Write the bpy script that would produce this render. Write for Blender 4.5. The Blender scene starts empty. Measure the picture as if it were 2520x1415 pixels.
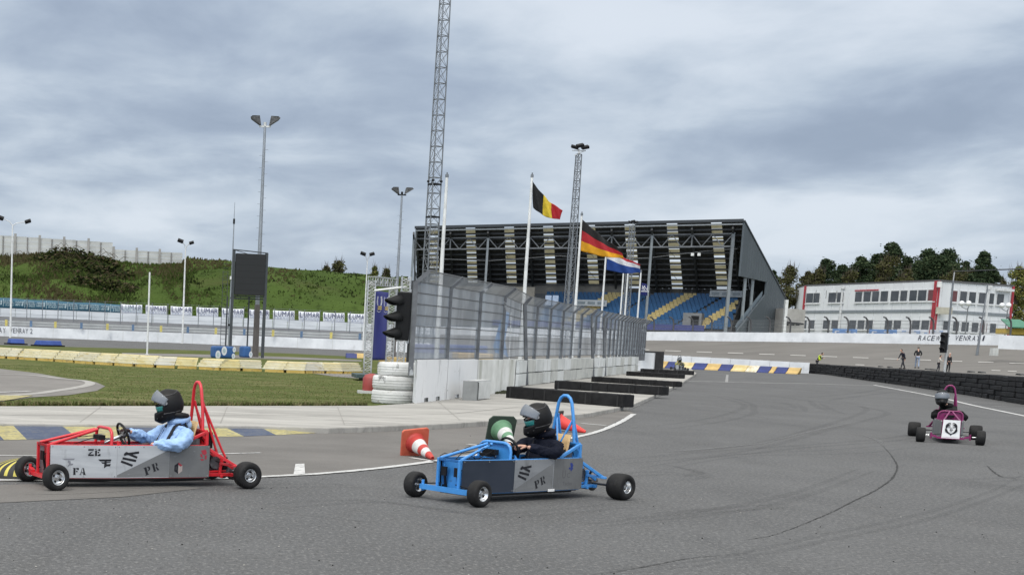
import bpy, math, random
from mathutils import Vector, Matrix, noise
random.seed(7)
SC = bpy.context.scene
COL = SC.collection
V = Vector
rad = math.radians
# ---------------------------------------------------------------- camera
W, H = 2520, 1415
FPX, CX, CY = 3640.0, 500.0, 1288.3
PIT, ROLL, EYE = rad(7.5), rad(2.2), 1.62
_r0 = V((1, 0, 0)); _u0 = V((0, math.sin(PIT), math.cos(PIT))); FW = V((0, math.cos(PIT), -math.sin(PIT)))
RT = _r0*math.cos(ROLL)+_u0*math.sin(ROLL); UP = _u0*math.cos(ROLL)-_r0*math.sin(ROLL)
CAMP = V((0, 0, EYE))
cd = bpy.data.cameras.new('camera'); cam = bpy.data.objects.new('camera', cd); COL.objects.link(cam)
mm = Matrix.Identity(4)
for i in range(3):
    mm[i][0] = RT[i]; mm[i][1] = UP[i]; mm[i][2] = -FW[i]; mm[i][3] = CAMP[i]
cam.matrix_world = mm
cd.sensor_width = 36; cd.lens = 36*FPX/W
cd.shift_x = (W/2-CX)/W; cd.shift_y = (CY-H/2)/W
cd.clip_start = 0.1; cd.clip_end = 4000
SC.camera = cam
# ---------------------------------------------------------------- sky, sun, exposure
SUN_EL, SUN_AZ = rad(52), rad(205)
w = bpy.data.worlds.new('World'); SC.world = w; w.use_nodes = True
nt = w.node_tree; N = nt.nodes; L = nt.links
for n in list(N): N.remove(n)
def nn(t, **k):
    n = N.new(t)
    for a, b in k.items(): setattr(n, a, b)
    return n
def mth(op, a, b=None, c=None):
    n = nn('ShaderNodeMath', operation=op)
    for i, q in enumerate((a, b, c)):
        if q is None: continue
        if isinstance(q, (int, float)): n.inputs[i].default_value = q
        else: L.new(q, n.inputs[i])
    return n.outputs[0]
def ramp(f, pts, interp='LINEAR'):
    n = nn('ShaderNodeValToRGB'); n.color_ramp.interpolation = interp
    e = n.color_ramp.elements
    while len(e) < len(pts): e.new(0.5)
    for i, (p, c) in enumerate(pts):
        e[i].position = p; e[i].color = (*c, 1) if len(c) == 3 else c
    L.new(f, n.inputs[0]); return n.outputs[0]
def mixc(f, a, b, mode='MIX'):
    n = nn('ShaderNodeMix', data_type='RGBA', blend_type=mode)
    if isinstance(f, (int, float)): n.inputs[0].default_value = f
    else: L.new(f, n.inputs[0])
    for i, q in ((6, a), (7, b)):
        if isinstance(q, tuple): n.inputs[i].default_value = (*q, 1)
        else: L.new(q, n.inputs[i])
    return n.outputs[2]
tc = nn('ShaderNodeTexCoord')
sep = nn('ShaderNodeSeparateXYZ'); L.new(tc.outputs['Generated'], sep.inputs[0])
sx, sy, sz = sep.outputs
zc = mth('MAXIMUM', sz, 0.0)
den = mth('ADD', zc, 0.17)
comb = nn('ShaderNodeCombineXYZ'); L.new(mth('DIVIDE', sx, den), comb.inputs[0]); L.new(mth('DIVIDE', sy, den), comb.inputs[1])
comb.inputs[2].default_value = 3.7
def cloudnoise(scale, det, rough, dist, off):
    mp = nn('ShaderNodeMapping'); mp.inputs['Location'].default_value = off; mp.inputs['Scale'].default_value = (1.0, 0.80, 1)
    L.new(comb.outputs[0], mp.inputs[0])
    n = nn('ShaderNodeTexNoise'); n.inputs['Scale'].default_value = scale; n.inputs['Detail'].default_value = det
    n.inputs['Roughness'].default_value = rough; n.inputs['Distortion'].default_value = dist
    L.new(mp.outputs[0], n.inputs['Vector']); return n.outputs[0]
n1 = cloudnoise(1.05, 3, 0.45, 0.25, (1.3, 0.4, 0))
n2 = cloudnoise(3.1, 6, 0.54, 0.25, (4.1, 2.2, 0))
n3 = cloudnoise(0.42, 2, 0.5, 0.2, (7.7, 1.1, 0))
cl = mth('ADD', mth('ADD', mth('MULTIPLY', n1, 0.54), mth('MULTIPLY', n2, 0.32)), mth('MULTIPLY', n3, 0.14))
ccol = ramp(cl, [(0.39, (0.30, 0.365, 0.475)), (0.455, (0.385, 0.458, 0.575)), (0.515, (0.51, 0.59, 0.69)), (0.60, (0.74, 0.80, 0.88))], 'B_SPLINE')
# pale band low over the horizon
ccol = mixc(ramp(zc, [(0.0, (0.5,)*3), (0.10, (0.0,)*3)]), ccol, (0.60, 0.68, 0.78))
# overcast sky: brighter overhead
# the thick cloud overhead is neutral grey, and brighter on the side of the hidden sun
ccol = mixc(ramp(zc, [(0.24, (0.0,)*3), (0.60, (0.92,)*3)]), ccol, (0.665, 0.655, 0.625))
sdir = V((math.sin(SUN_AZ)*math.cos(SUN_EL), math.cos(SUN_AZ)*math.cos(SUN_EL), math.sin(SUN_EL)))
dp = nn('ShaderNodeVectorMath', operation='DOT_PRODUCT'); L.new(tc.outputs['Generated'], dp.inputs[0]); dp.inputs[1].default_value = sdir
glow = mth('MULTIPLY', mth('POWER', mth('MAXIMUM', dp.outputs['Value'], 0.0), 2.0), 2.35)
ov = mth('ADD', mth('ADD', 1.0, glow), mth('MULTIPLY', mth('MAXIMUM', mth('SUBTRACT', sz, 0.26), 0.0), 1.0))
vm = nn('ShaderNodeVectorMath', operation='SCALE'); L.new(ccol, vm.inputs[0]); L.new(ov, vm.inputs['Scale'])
sky = nn('ShaderNodeTexSky', sky_type='NISHITA', sun_disc=False, sun_elevation=SUN_EL, sun_rotation=SUN_AZ)
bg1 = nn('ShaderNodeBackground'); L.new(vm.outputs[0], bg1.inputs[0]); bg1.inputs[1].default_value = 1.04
bg2 = nn('ShaderNodeBackground'); L.new(sky.outputs[0], bg2.inputs[0]); bg2.inputs[1].default_value = 0.10
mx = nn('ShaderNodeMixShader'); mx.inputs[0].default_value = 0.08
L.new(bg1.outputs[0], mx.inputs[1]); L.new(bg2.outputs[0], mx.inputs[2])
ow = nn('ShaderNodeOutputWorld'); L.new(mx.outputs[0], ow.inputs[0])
sd = bpy.data.lights.new('sun', 'SUN'); sd.energy = 0.95; sd.angle = rad(11); sd.color = (1, 0.94, 0.86)
so = bpy.data.objects.new('sun', sd); COL.objects.link(so)
so.rotation_euler = sdir.to_track_quat('Z', 'Y').to_euler()
so.location = (0, 0, 60)
SC.view_settings.view_transform = 'Standard'; SC.view_settings.look = 'None'
SC.view_settings.exposure = 0.0; SC.view_settings.gamma = 1
try: SC.view_settings.use_curve_mapping = False
except Exception: pass
SC.cycles.max_bounces = 8; SC.cycles.transparent_max_bounces = 48
SC.cycles.use_denoising = True
# ---------------------------------------------------------------- photo pixel -> place in the world
def ray(px, py): return FW+RT*((px-CX)/FPX)-UP*((py-CY)/FPX)
def G(px, py, z=0.0):
    d = ray(px, py); return CAMP+d*((z-EYE)/d.z)
def AT(px, py, D):
    d = ray(px, py); return CAMP+d*(D/d.y)
def ZAT(b, py):
    k = (CY-py)/FPX
    return EYE-((UP.x-k*FW.x)*b.x+(UP.y-k*FW.y)*b.y)/(UP.z-k*FW.z)
def ONP(px, py, A, B):            # on the vertical plane through A and B
    n = V((B.y-A.y, A.x-B.x, 0)); d = ray(px, py); return CAMP+d*(n.dot(A-CAMP)/n.dot(d))
def lerp(a, b, t): return a+(b-a)*t
# ---------------------------------------------------------------- materials
MC = {}
def M(name, col, rough=0.6, metal=0.0, var=0.12, scale=3.0, bump=0.0, bscale=60.0, col2=None, det=4, coord='pos', trans=0.0, alpha=1.0, spec=0.5, stretch=(1, 1, 1), lo=0.35, hi=0.65, bdist=0.01, coat=0.0):
    if name in MC: return MC[name]
    m = bpy.data.materials.new(name); m.use_nodes = True; MC[name] = m
    t = m.node_tree; b = t.nodes['Principled BSDF']; out = t.nodes['Material Output']
    b.inputs['Roughness'].default_value = rough; b.inputs['Metallic'].default_value = metal
    b.inputs['Specular IOR Level'].default_value = spec
    if coat: b.inputs['Coat Weight'].default_value = coat; b.inputs['Coat Roughness'].default_value = 0.15
    if coord == 'pos': src = t.nodes.new('ShaderNodeNewGeometry').outputs['Position']
    else: src = t.nodes.new('ShaderNodeTexCoord').outputs['Object']
    mp = t.nodes.new('ShaderNodeMapping'); mp.inputs['Scale'].default_value = stretch; t.links.new(src, mp.inputs[0]); src = mp.outputs[0]
    n = t.nodes.new('ShaderNodeTexNoise'); n.inputs['Scale'].default_value = scale; n.inputs['Detail'].default_value = det; n.inputs['Roughness'].default_value = 0.6
    t.links.new(src, n.inputs['Vector'])
    r = t.nodes.new('ShaderNodeValToRGB'); r.color_ramp.elements[0].position = lo; r.color_ramp.elements[1].position = hi
    c2 = col2 if col2 else tuple(min(1, c*(1+var)) for c in col)
    c1 = col if col2 else tuple(c*(1-var) for c in col)
    r.color_ramp.elements[0].color = (*c1, 1); r.color_ramp.elements[1].color = (*c2, 1)
    t.links.new(n.outputs[0], r.inputs[0]); t.links.new(r.outputs[0], b.inputs['Base Color'])
    if bump:
        n2 = t.nodes.new('ShaderNodeTexNoise'); n2.inputs['Scale'].default_value = bscale; n2.inputs['Detail'].default_value = 4
        t.links.new(src, n2.inputs['Vector'])
        bp = t.nodes.new('ShaderNodeBump'); bp.inputs['Strength'].default_value = bump; bp.inputs['Distance'].default_value = bdist
        t.links.new(n2.outputs[0], bp.inputs['Height']); t.links.new(bp.outputs[0], b.inputs['Normal'])
    sh = b.outputs[0]
    if trans:
        tr = t.nodes.new('ShaderNodeBsdfTranslucent'); t.links.new(r.outputs[0], tr.inputs[0])
        ms = t.nodes.new('ShaderNodeMixShader'); ms.inputs[0].default_value = trans
        t.links.new(sh, ms.inputs[1]); t.links.new(tr.outputs[0], ms.inputs[2]); sh = ms.outputs[0]
    if alpha < 1:
        tr = t.nodes.new('ShaderNodeBsdfTransparent')
        ms = t.nodes.new('ShaderNodeMixShader'); ms.inputs[0].default_value = alpha
        t.links.new(tr.outputs[0], ms.inputs[1]); t.links.new(sh, ms.inputs[2]); sh = ms.outputs[0]
    t.links.new(sh, out.inputs[0])
    return m
def node(m, t, **k):
    n = m.node_tree.nodes.new(t)
    for a, b in k.items(): setattr(n, a, b)
    return n
def layer(m, col, scale, lo, hi, amt=1.0, stretch=(1, 1, 1), det=5, dist=0.0, off=(0, 0, 0)):
    """lay a second, noise-shaped colour (dirt, wear, stains) over a material's base colour"""
    t = m.node_tree; b = t.nodes['Principled BSDF']; prev = b.inputs['Base Color'].links[0].from_socket
    g = node(m, 'ShaderNodeNewGeometry'); mp = node(m, 'ShaderNodeMapping'); mp.inputs['Scale'].default_value = stretch; mp.inputs['Location'].default_value = off
    t.links.new(g.outputs['Position'], mp.inputs[0])
    n = node(m, 'ShaderNodeTexNoise'); n.inputs['Scale'].default_value = scale; n.inputs['Detail'].default_value = det; n.inputs['Distortion'].default_value = dist
    n.inputs['Roughness'].default_value = 0.62
    t.links.new(mp.outputs[0], n.inputs['Vector'])
    r = node(m, 'ShaderNodeMapRange'); r.inputs[1].default_value = lo; r.inputs[2].default_value = hi; r.inputs[4].default_value = amt
    t.links.new(n.outputs[0], r.inputs[0])
    x = node(m, 'ShaderNodeMix', data_type='RGBA'); t.links.new(r.outputs[0], x.inputs[0]); t.links.new(prev, x.inputs[6]); x.inputs[7].default_value = (*col, 1)
    t.links.new(x.outputs[2], b.inputs['Base Color']); return m
# ---------------------------------------------------------------- mesh builder
def frame(d):
    d = d.normalized(); a = V((0, 0, 1)) if abs(d.z) < 0.95 else V((1, 0, 0))
    x = d.cross(a).normalized(); y = x.cross(d).normalized(); return x, y
class MB:
    def __init__(s): s.v = []; s.f = []; s.m = []; s.s = []
    def add(s, vs, fs, mi=0, sm=False):
        o = len(s.v); s.v += [V(p) for p in vs]
        for f in fs: s.f.append([i+o for i in f]); s.m.append(mi); s.s.append(sm)
        return s
    def box(s, c, d, rz=0.0, mi=0, M3=None):
        c = V(c); h = V(d)/2; R_ = M3 if M3 else Matrix.Rotation(rz, 3, 'Z')
        vs = [c+R_@V((x*h.x, y*h.y, z*h.z)) for z in (-1, 1) for y in (-1, 1) for x in (-1, 1)]
        return s.add(vs, [(0, 2, 3, 1), (4, 5, 7, 6), (0, 1, 5, 4), (2, 6, 7, 3), (0, 4, 6, 2), (1, 3, 7, 5)], mi)
    def bar(s, p, q, a, b=None, mi=0):
        p = V(p); q = V(q); b = b or a; x, y = frame(q-p); x = x*a/2; y = y*b/2
        vs = [p-x-y, p+x-y, p+x+y, p-x+y, q-x-y, q+x-y, q+x+y, q-x+y]
        return s.add(vs, [(0, 1, 2, 3), (7, 6, 5, 4), (0, 4, 5, 1), (1, 5, 6, 2), (2, 6, 7, 3), (3, 7, 4, 0)], mi)
    def cyl(s, p, q, r, r2=None, n=10, mi=0, cap=True, sm=True):
        p = V(p); q = V(q); r2 = r if r2 is None else r2; x, y = frame(q-p); vs = []
        for c, rr in ((p, r), (q, r2)):
            for i in range(n):
                a = 2*math.pi*i/n; vs.append(c+(x*math.cos(a)+y*math.sin(a))*rr)
        s.add(vs, [(i, (i+1) % n, n+(i+1) % n, n+i) for i in range(n)], mi, sm)
        if cap: s.add(vs[:n], [tuple(range(n))[::-1]], mi); s.add(vs[n:], [tuple(range(n))], mi)
        return s
    def tube(s, pts, r, n=8, mi=0):
        pts = [V(p) for p in pts]; vs = []; k = len(pts); px = None
        for i, p in enumerate(pts):
            d = (pts[min(i+1, k-1)]-pts[max(i-1, 0)]).normalized()
            if px is None: x, y = frame(d)
            else:
                x = (px-d*px.dot(d)).normalized(); y = x.cross(d)
            px = x; rr = r[i] if isinstance(r, (list, tuple)) else r
            for j in range(n):
                a = 2*math.pi*j/n; vs.append(p+(x*math.cos(a)+y*math.sin(a))*rr)
        fs = [(i*n+j, i*n+(j+1) % n, (i+1)*n+(j+1) % n, (i+1)*n+j) for i in range(k-1) for j in range(n)]
        s.add(vs, fs, mi, True); s.add(vs[:n], [tuple(range(n))[::-1]], mi); s.add(vs[-n:], [tuple(range(n))], mi); return s
    def lathe(s, prof, o, ax, n=20, mi=0, sm=True):
        o = V(o); ax = V(ax).normalized(); x, y = frame(ax); vs = []
        for r, h in prof:
            for i in range(n):
                a = 2*math.pi*i/n; vs.append(o+ax*h+(x*math.cos(a)+y*math.sin(a))*r)
        fs = [(k*n+i, k*n+(i+1) % n, (k+1)*n+(i+1) % n, (k+1)*n+i) for k in range(len(prof)-1) for i in range(n)]
        return s.add(vs, fs, mi, sm)
    def poly(s, pts, mi=0): return s.add(pts, [tuple(range(len(pts)))], mi)
    def prism(s, pts, ex, mi=0):
        pts = [V(p) for p in pts]; ex = V(ex); n = len(pts); vs = pts+[p+ex for p in pts]
        s.add(vs, [tuple(range(n))[::-1], tuple(range(n, 2*n))]+[(i, (i+1) % n, n+(i+1) % n, n+i) for i in range(n)], mi); return s
    def grid(s, f, nu, nv, mi=0, sm=True, mf=None):
        vs = [V(f(i/nu, j/nv)) for j in range(nv+1) for i in range(nu+1)]
        o = len(s.v); s.v += vs
        for j in range(nv):
            for i in range(nu):
                a = o+j*(nu+1)+i; s.f.append([a, a+1, a+nu+2, a+nu+1]); s.m.append(mf(i/nu, j/nv) if mf else mi); s.s.append(sm)
        return s
    def sphere(s, c, r, nu=12, nv=8, mi=0, sc=(1, 1, 1)):
        c = V(c)
        return s.grid(lambda u, v: c+V((math.cos(2*math.pi*u)*math.sin(math.pi*v)*sc[0], math.sin(2*math.pi*u)*math.sin(math.pi*v)*sc[1], -math.cos(math.pi*v)*sc[2]))*r, nu, nv, mi)
    def ico(s, c, r, mi=0, j=0.0):
        t = 1.618; base = [(-1, t, 0), (1, t, 0), (-1, -t, 0), (1, -t, 0), (0, -1, t), (0, 1, t), (0, -1, -t), (0, 1, -t), (t, 0, -1), (t, 0, 1), (-t, 0, -1), (-t, 0, 1)]
        vs = [V(c)+V(b)*(r/1.9)*(1+random.uniform(-j, j)) for b in base]
        return s.add(vs, [(0, 11, 5), (0, 5, 1), (0, 1, 7), (0, 7, 10), (0, 10, 11), (1, 5, 9), (5, 11, 4), (11, 10, 2), (10, 7, 6), (7, 1, 8), (3, 9, 4), (3, 4, 2), (3, 2, 6), (3, 6, 8), (3, 8, 9), (4, 9, 5), (2, 4, 11), (6, 2, 10), (8, 6, 7), (9, 8, 1)], mi)
    def spaced(s, txt, o, xd, yd, width, h, mi=0, off=0.0, shear=0.0, fill=0.80):
        # one letter per cell, each letter drawn to the width of its cell
        xd = V(xd).normalized(); wt = [0.5 if c in 'I1' else (0.45 if c == ' ' else (1.25 if c in 'MW' else 1.0)) for c in txt]; tot = sum(wt); x = -width/2
        for c, q in zip(txt, wt):
            cw = width*q/tot
            if c != ' ': k = textgeo(c); s.text(c, V(o)+xd*(x+cw/2), xd, yd, h, mi, off, sx=cw*fill/(k[2]*h/k[3]), shear=shear)
            x += cw
        return s
    def text(s, txt, o, xd, yd, size, mi=0, off=0.0, thick=0.0, sx=1.0, shear=0.0, align=0.5):
        vs, fs, w_, h_ = textgeo(txt); o = V(o); xd = V(xd).normalized(); yd = V(yd).normalized(); nrm = xd.cross(yd)
        k = size/h_; out = []
        for x, y in vs:
            xx = (x-w_*align)*k*sx+y*k*shear; out.append(o+xd*(xx)+yd*((y-h_/2)*k)+nrm*off)
        return s.add(out, fs, mi)
    def xf(s, mat):
        s.v = [mat@p for p in s.v]; return s
    def build(s, name, mats, parent=None, world=True, bevel=0.0, bseg=2, label=None, kind=None):
        me = bpy.data.meshes.new(name); vs = s.v
        if parent is not None and world:
            inv = parent.matrix_basis.inverted() if parent.parent is None else (parent.parent.matrix_basis@parent.matrix_basis).inverted()
            vs = [inv@p for p in vs]
        me.from_pydata([tuple(p) for p in vs], [], s.f)
        if not isinstance(mats, (list, tuple)): mats = [mats]
        for m_ in mats: me.materials.append(m_)
        me.polygons.foreach_set('material_index', s.m); me.polygons.foreach_set('use_smooth', s.s)
        me.update(); o = bpy.data.objects.new(name, me); COL.objects.link(o)
        if parent is not None: o.parent = parent
        if bevel:
            b = o.modifiers.new('bevel', 'BEVEL'); b.width = bevel; b.segments = bseg; b.limit_method = 'ANGLE'; b.angle_limit = rad(40); b.harden_normals = False
        if label: o['label'] = label
        if kind: o['kind'] = kind
        return o
TG = {}
def textgeo(txt):
    if txt in TG: return TG[txt]
    c = bpy.data.curves.new('t', 'FONT'); c.body = txt; c.size = 1; c.fill_mode = 'FRONT'; c.offset = 0.0; c.resolution_u = 3
    o = bpy.data.objects.new('t', c); COL.objects.link(o)
    dg = bpy.context.evaluated_depsgraph_get(); me = bpy.data.meshes.new_from_object(o.evaluated_get(dg))
    vs = [(v.co.x, v.co.y) for v in me.vertices]; fs = [tuple(p.vertices) for p in me.polygons]
    x0 = min(v[0] for v in vs); y0 = min(v[1] for v in vs); x1 = max(v[0] for v in vs); y1 = max(v[1] for v in vs)
    vs = [(x-x0, y-y0) for x, y in vs]
    bpy.data.objects.remove(o); bpy.data.curves.remove(c); bpy.data.meshes.remove(me)
    TG[txt] = (vs, fs, x1-x0, y1-y0); return TG[txt]
def skin(nodes, edges, sub=2, root=0):
    """one smooth tapering surface grown along a skeleton; returns (verts, faces)"""
    me = bpy.data.meshes.new('k'); me.from_pydata([tuple(n[0]) for n in nodes], edges, []); o = bpy.data.objects.new('k', me); COL.objects.link(o)
    import bmesh
    bm = bmesh.new(); bm.from_mesh(me); ly = bm.verts.layers.skin.verify()
    for i, v in enumerate(bm.verts):
        r = nodes[i][1]; v[ly].radius = (r, r) if isinstance(r, (int, float)) else r; v[ly].use_root = (i == root)
    bm.to_mesh(me); bm.free()
    sm = o.modifiers.new('s', 'SKIN'); sm.use_smooth_shade = True; sm.branch_smoothing = 0.6
    if sub: ss = o.modifiers.new('u', 'SUBSURF'); ss.levels = sub; ss.render_levels = sub
    dg = bpy.context.evaluated_depsgraph_get(); m2 = bpy.data.meshes.new_from_object(o.evaluated_get(dg))
    vs = [v.co.copy() for v in m2.vertices]; fs = [tuple(p.vertices) for p in m2.polygons]
    bpy.data.objects.remove(o); bpy.data.meshes.remove(me); bpy.data.meshes.remove(m2)
    return vs, fs
def tag(o, label=None, cat=None, group=None, kind=None):
    if label: o['label'] = label
    if cat: o['category'] = cat
    if group: o['group'] = group
    if kind: o['kind'] = kind
    return o
def thing(name, label, cat, loc=(0, 0, 0), rz=0.0, group=None):
    o = bpy.data.objects.new(name, None); COL.objects.link(o); o.empty_display_size = 0.3
    o.matrix_basis = Matrix.Translation(V(loc))@Matrix.Rotation(rz, 4, 'Z')
    return tag(o, label, cat, group)
def copy_tree(o, parent=None):
    c = o.copy(); COL.objects.link(c)
    if parent is not None: c.parent = parent
    for ch in list(o.children): copy_tree(ch, c)
    return c
ORD = 'first second third fourth fifth sixth seventh eighth ninth tenth eleventh twelfth thirteenth fourteenth fifteenth sixteenth seventeenth eighteenth nineteenth twentieth twenty-first twenty-second twenty-third'.split()
# ================================================================ materials of the place
asph = M('asphalt', (0.080, 0.0812, 0.083), 0.88, var=0.0, scale=0.35, bump=0.8, bscale=95, col2=(0.104, 0.1053, 0.107), bdist=0.006)
layer(asph, (0.062, 0.063, 0.065), 0.45, 0.50, 0.68, 0.70, (1, 0.35, 1), 6, 1.2)
layer(asph, (0.075, 0.074, 0.072), 1.6, 0.50, 0.70, 0.45, (1, .5, 1), 7, 1.5, (3, 1, 2)); layer(asph, (0.20, 0.198, 0.195), 30, 0.52, 0.68, 0.80, (1, .6, 1), det=3)
layer(asph, (0.048, 0.048, 0.048), 27, 0.53, 0.68, 0.85, (1, .6, 1), det=3, off=(9, 4, 2)); layer(asph, (0.24, 0.235, 0.23), 90, 0.62, 0.72, 0.7, det=1, off=(1, 2, 3))
asph2 = M('old_asphalt', (0.125, 0.118, 0.110), 0.9, scale=0.6, bump=0.7, bscale=70, col2=(0.165, 0.156, 0.146), bdist=0.008)
layer(asph2, (0.26, 0.25, 0.24), 38, 0.60, 0.72, 0.6, det=3)
layer(asph2, (0.06, 0.055, 0.052), 33, 0.6, 0.72, 0.6, det=3, off=(3, 8, 2))
bankm = M('bank_asphalt', (0.135, 0.128, 0.118), 0.9, scale=0.10, col2=(0.165, 0.156, 0.145), stretch=(1, 1, 1))
layer(bankm, (0.105, 0.1, 0.093), 0.6, 0.5, 0.7, 0.6, (0.1, 1, 1))
concm = M('apron_concrete', (0.30, 0.290, 0.270), 0.9, scale=0.6, bump=0.4, bscale=30, col2=(0.43, 0.417, 0.388), stretch=(0.45, 1.6, 1))
layer(concm, (0.17, 0.165, 0.155), 1.4, 0.50, 0.70, 0.7, (0.4, 2.5, 1), 6, 1.0)
layer(concm, (0.58, 0.56, 0.52), 9, 0.60, 0.75, 0.4, det=3)
grassm = M('grass_ground', (0.060, 0.080, 0.018), 0.95, scale=0.8, bump=0.5, bscale=16, col2=(0.098, 0.118, 0.034), spec=0.1, bdist=0.05)
layer(grassm, (0.19, 0.17, 0.085), 0.8, 0.48, 0.68, 0.7, (0.4, 1.2, 1), 6); layer(grassm, (0.05, 0.07, 0.02), 3.5, 0.58, 0.72, 0.5, (0.6, 1, 1), 5, off=(5, 5, 5)); layer(grassm, (0.24, 0.22, 0.13), 26, 0.60, 0.72, 0.5)
paint = M('white_paint', (0.46, 0.46, 0.455), 0.75, scale=6, col2=(0.62, 0.62, 0.61))
layer(paint, (0.20, 0.20, 0.20), 16, 0.52, 0.66, 0.85)
fpaint = M('worn_paint', (0.20, 0.20, 0.20), 0.8, scale=5, col2=(0.32, 0.32, 0.315))
skidm = M('skid_mark', (0.06, 0.06, 0.062), 0.8, scale=4, alpha=0.085, var=0.2)
crackm = M('crack', (0.035, 0.035, 0.034), 0.95)
lightpatch = M('scuffed_asphalt', (0.21, 0.21, 0.21), 0.85, scale=5, alpha=0.28)
kblue = M('kerb_blue', (0.040, 0.058, 0.115), 0.85, scale=3, col2=(0.075, 0.095, 0.145)); layer(kblue, (0.13, 0.135, 0.14), 14, 0.50, 0.66, 0.75)
kyel = M('kerb_yellow', (0.36, 0.31, 0.12), 0.85, scale=3, col2=(0.46, 0.41, 0.19)); layer(kyel, (0.17, 0.165, 0.13), 14, 0.47, 0.62, 0.85); layer(kyel, (0.5, 0.48, 0.32), 7, 0.6, 0.7, 0.5)
def struct(mb, name, mat, **k):
    o = mb.build(name, mat, **k); o['kind'] = 'structure'; return o
def gpoly(mb, pts, z=0.0, mi=0): return mb.poly([G(x, y, z) for x, y in pts][::-1], mi)
def ribbon(mb, pts, wpx, z, jit=0.0, widths=None, step=None):
    """a strip painted on the ground along the photo's line; width in metres"""
    P = [G(x, y, z) for x, y in pts]; Q = []
    for a, b in zip(P[:-1], P[1:]):
        n = max(1, int((b-a).length/(step or 1e9)))
        for i in range(n): Q.append(lerp(a, b, i/n))
    Q.append(P[-1]); L_ = []; R_ = []
    for i, p in enumerate(Q):
        d = (Q[min(i+1, len(Q)-1)]-Q[max(0, i-1)]); d.z = 0; d.normalize(); n = V((-d.y, d.x, 0))
        wd = wpx*(1+random.uniform(-jit, jit))/2; o = n*random.uniform(-jit, jit)*wpx*0.8
        if widths: wd *= widths(i/(len(Q)-1))
        L_.append(p+n*wd+o); R_.append(p-n*wd+o)
    for i in range(len(Q)-1): mb.add([R_[i], R_[i+1], L_[i+1], L_[i]], [(0, 1, 2, 3)])
def spline(pts, k=8):
    out = []; n = len(pts)
    for i in range(n-1):
        p0 = pts[max(0, i-1)]; p1 = pts[i]; p2 = pts[i+1]; p3 = pts[min(n-1, i+2)]
        for j in range(k):
            t = j/k
            out.append(tuple(0.5*((2*b)+(-a+c)*t+(2*a-5*b+4*c-d)*t*t+(-a+3*b-3*c+d)*t**3) for a, b, c, d in zip(p0, p1, p2, p3)))
    out.append(tuple(pts[-1])); return out
g = MB(); g.poly([(-900, -200, 0), (1100, -200, 0), (1100, 1800, 0), (-900, 1800, 0)]); struct(g, 'ground', asph)
g = MB(); gpoly(g, [(-420, 1086), (600, 1073), (810, 1063), (940, 1058), (1110, 1052), (1260, 1040), (1429, 1024), (1532, 1003), (1560, 1016), (1500, 1045), (1430, 1074), (1060, 1137), (740, 1169), (640, 1174), (0, 1184), (-420, 1190)], 0.004)
gpoly(g, [(-420, 1196), (0, 1192), (330, 1186), (500, 1200), (300, 1222), (0, 1236), (-420, 1246)], 0.004)
struct(g, 'old_asphalt', asph2)
gz = 0.004
g = MB(); gpoly(g, [(-700, 832), (0, 849), (452, 861), (700, 869), (1010, 884), (1015, 998), (915, 999), (0, 1001), (-700, 1003)], gz); struct(g, 'grass', grassm)
g = MB(); gpoly(g, [(-500, 890), (0, 907), (92, 918), (167, 931), (236, 940), (259, 950), (239, 961), (167, 972), (80, 977), (0, 988), (-500, 1000)], 0.012)
gpoly(g, [(300, 868), (560, 873), (760, 880), (890, 886), (890, 889), (700, 884), (500, 879), (300, 872)], 0.012)
gpoly(g, [(740, 914), (900, 922), (905, 933), (820, 926)], 0.012)
pathm = M('pale_asphalt', (0.165, 0.155, 0.145), 0.9, scale=0.6, bump=0.5, bscale=40, col2=(0.21, 0.198, 0.185)); layer(pathm, (0.10, 0.095, 0.09), 3, .55, .72, .5); struct(g, 'path', pathm)
g = MB(); ribbon(g, spline([(-200, 914), (60, 922), (150, 931), (205, 936), (222, 943), (200, 951), (130, 962), (60, 970), (-200, 985)]), 0.28, 0.018); struct(g, 'path_edge_line', M('pale_line', (.30, .29, .27), .8, scale=5, col2=(.38, .37, .35)))
g = MB(); ribbon(g, [(-200, 972), (74, 962)], 0.14, 0.022); struct(g, 'path_line', paint)
g = MB(); gpoly(g, [(-200, 984), (0, 972), (82, 973), (20, 984), (-200, 998)], 0.024); struct(g, 'yellow_marking', kyel)
# ---- apron slab with its real kerb edge
SZ = 0.10
top = [(-600, 1002), (0, 999), (915, 998), (1010, 992), (1264, 962), (1280, 948), (1440, 930), (1568, 914), (1700, 906), (1714, 918), (1676, 943), (1620, 968), (1552, 997), (1442, 1017), (1260, 1031), (1110, 1041), (940, 1048), (810, 1052), (640, 1047), (0, 1041), (-600, 1036)]
g = MB(); tp = [G(x, y, SZ) for x, y in top]; g.prism([V((p.x, p.y, -0.02)) for p in tp][::-1], (0, 0, SZ+0.02)); apr = struct(g, 'apron', concm)
b = apr.modifiers.new('b', 'BEVEL'); b.width = 0.02; b.segments = 2; b.limit_method = 'ANGLE'
g = MB()
for a, b_ in [((-600, 1019), (1120, 1019)), ]:
    ribbon(g, [a, (560, 1021), (900, 1022), (1110, 1018), (1360, 992), (1560, 952), (1650, 928)], 0.03, SZ+0.004)
for x0, y0, x1, y1 in [(250, 999, 190, 1043), (560, 999, 540, 1046), (830, 999, 850, 1050), (1075, 985, 1140, 1040), (1300, 960, 1440, 1013), (1385, 950, 1530, 995), (1470, 936, 1590, 973), (1530, 926, 1640, 952)]:
    ribbon(g, [(lerp(x0, x1, .04), lerp(y0, y1, .04)), (lerp(x0, x1, .88), lerp(y0, y1, .88))], 0.014, SZ+0.004)
struct(g, 'apron_joints', M('joint_dark', (0.27, 0.26, 0.24), 0.95))
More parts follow.
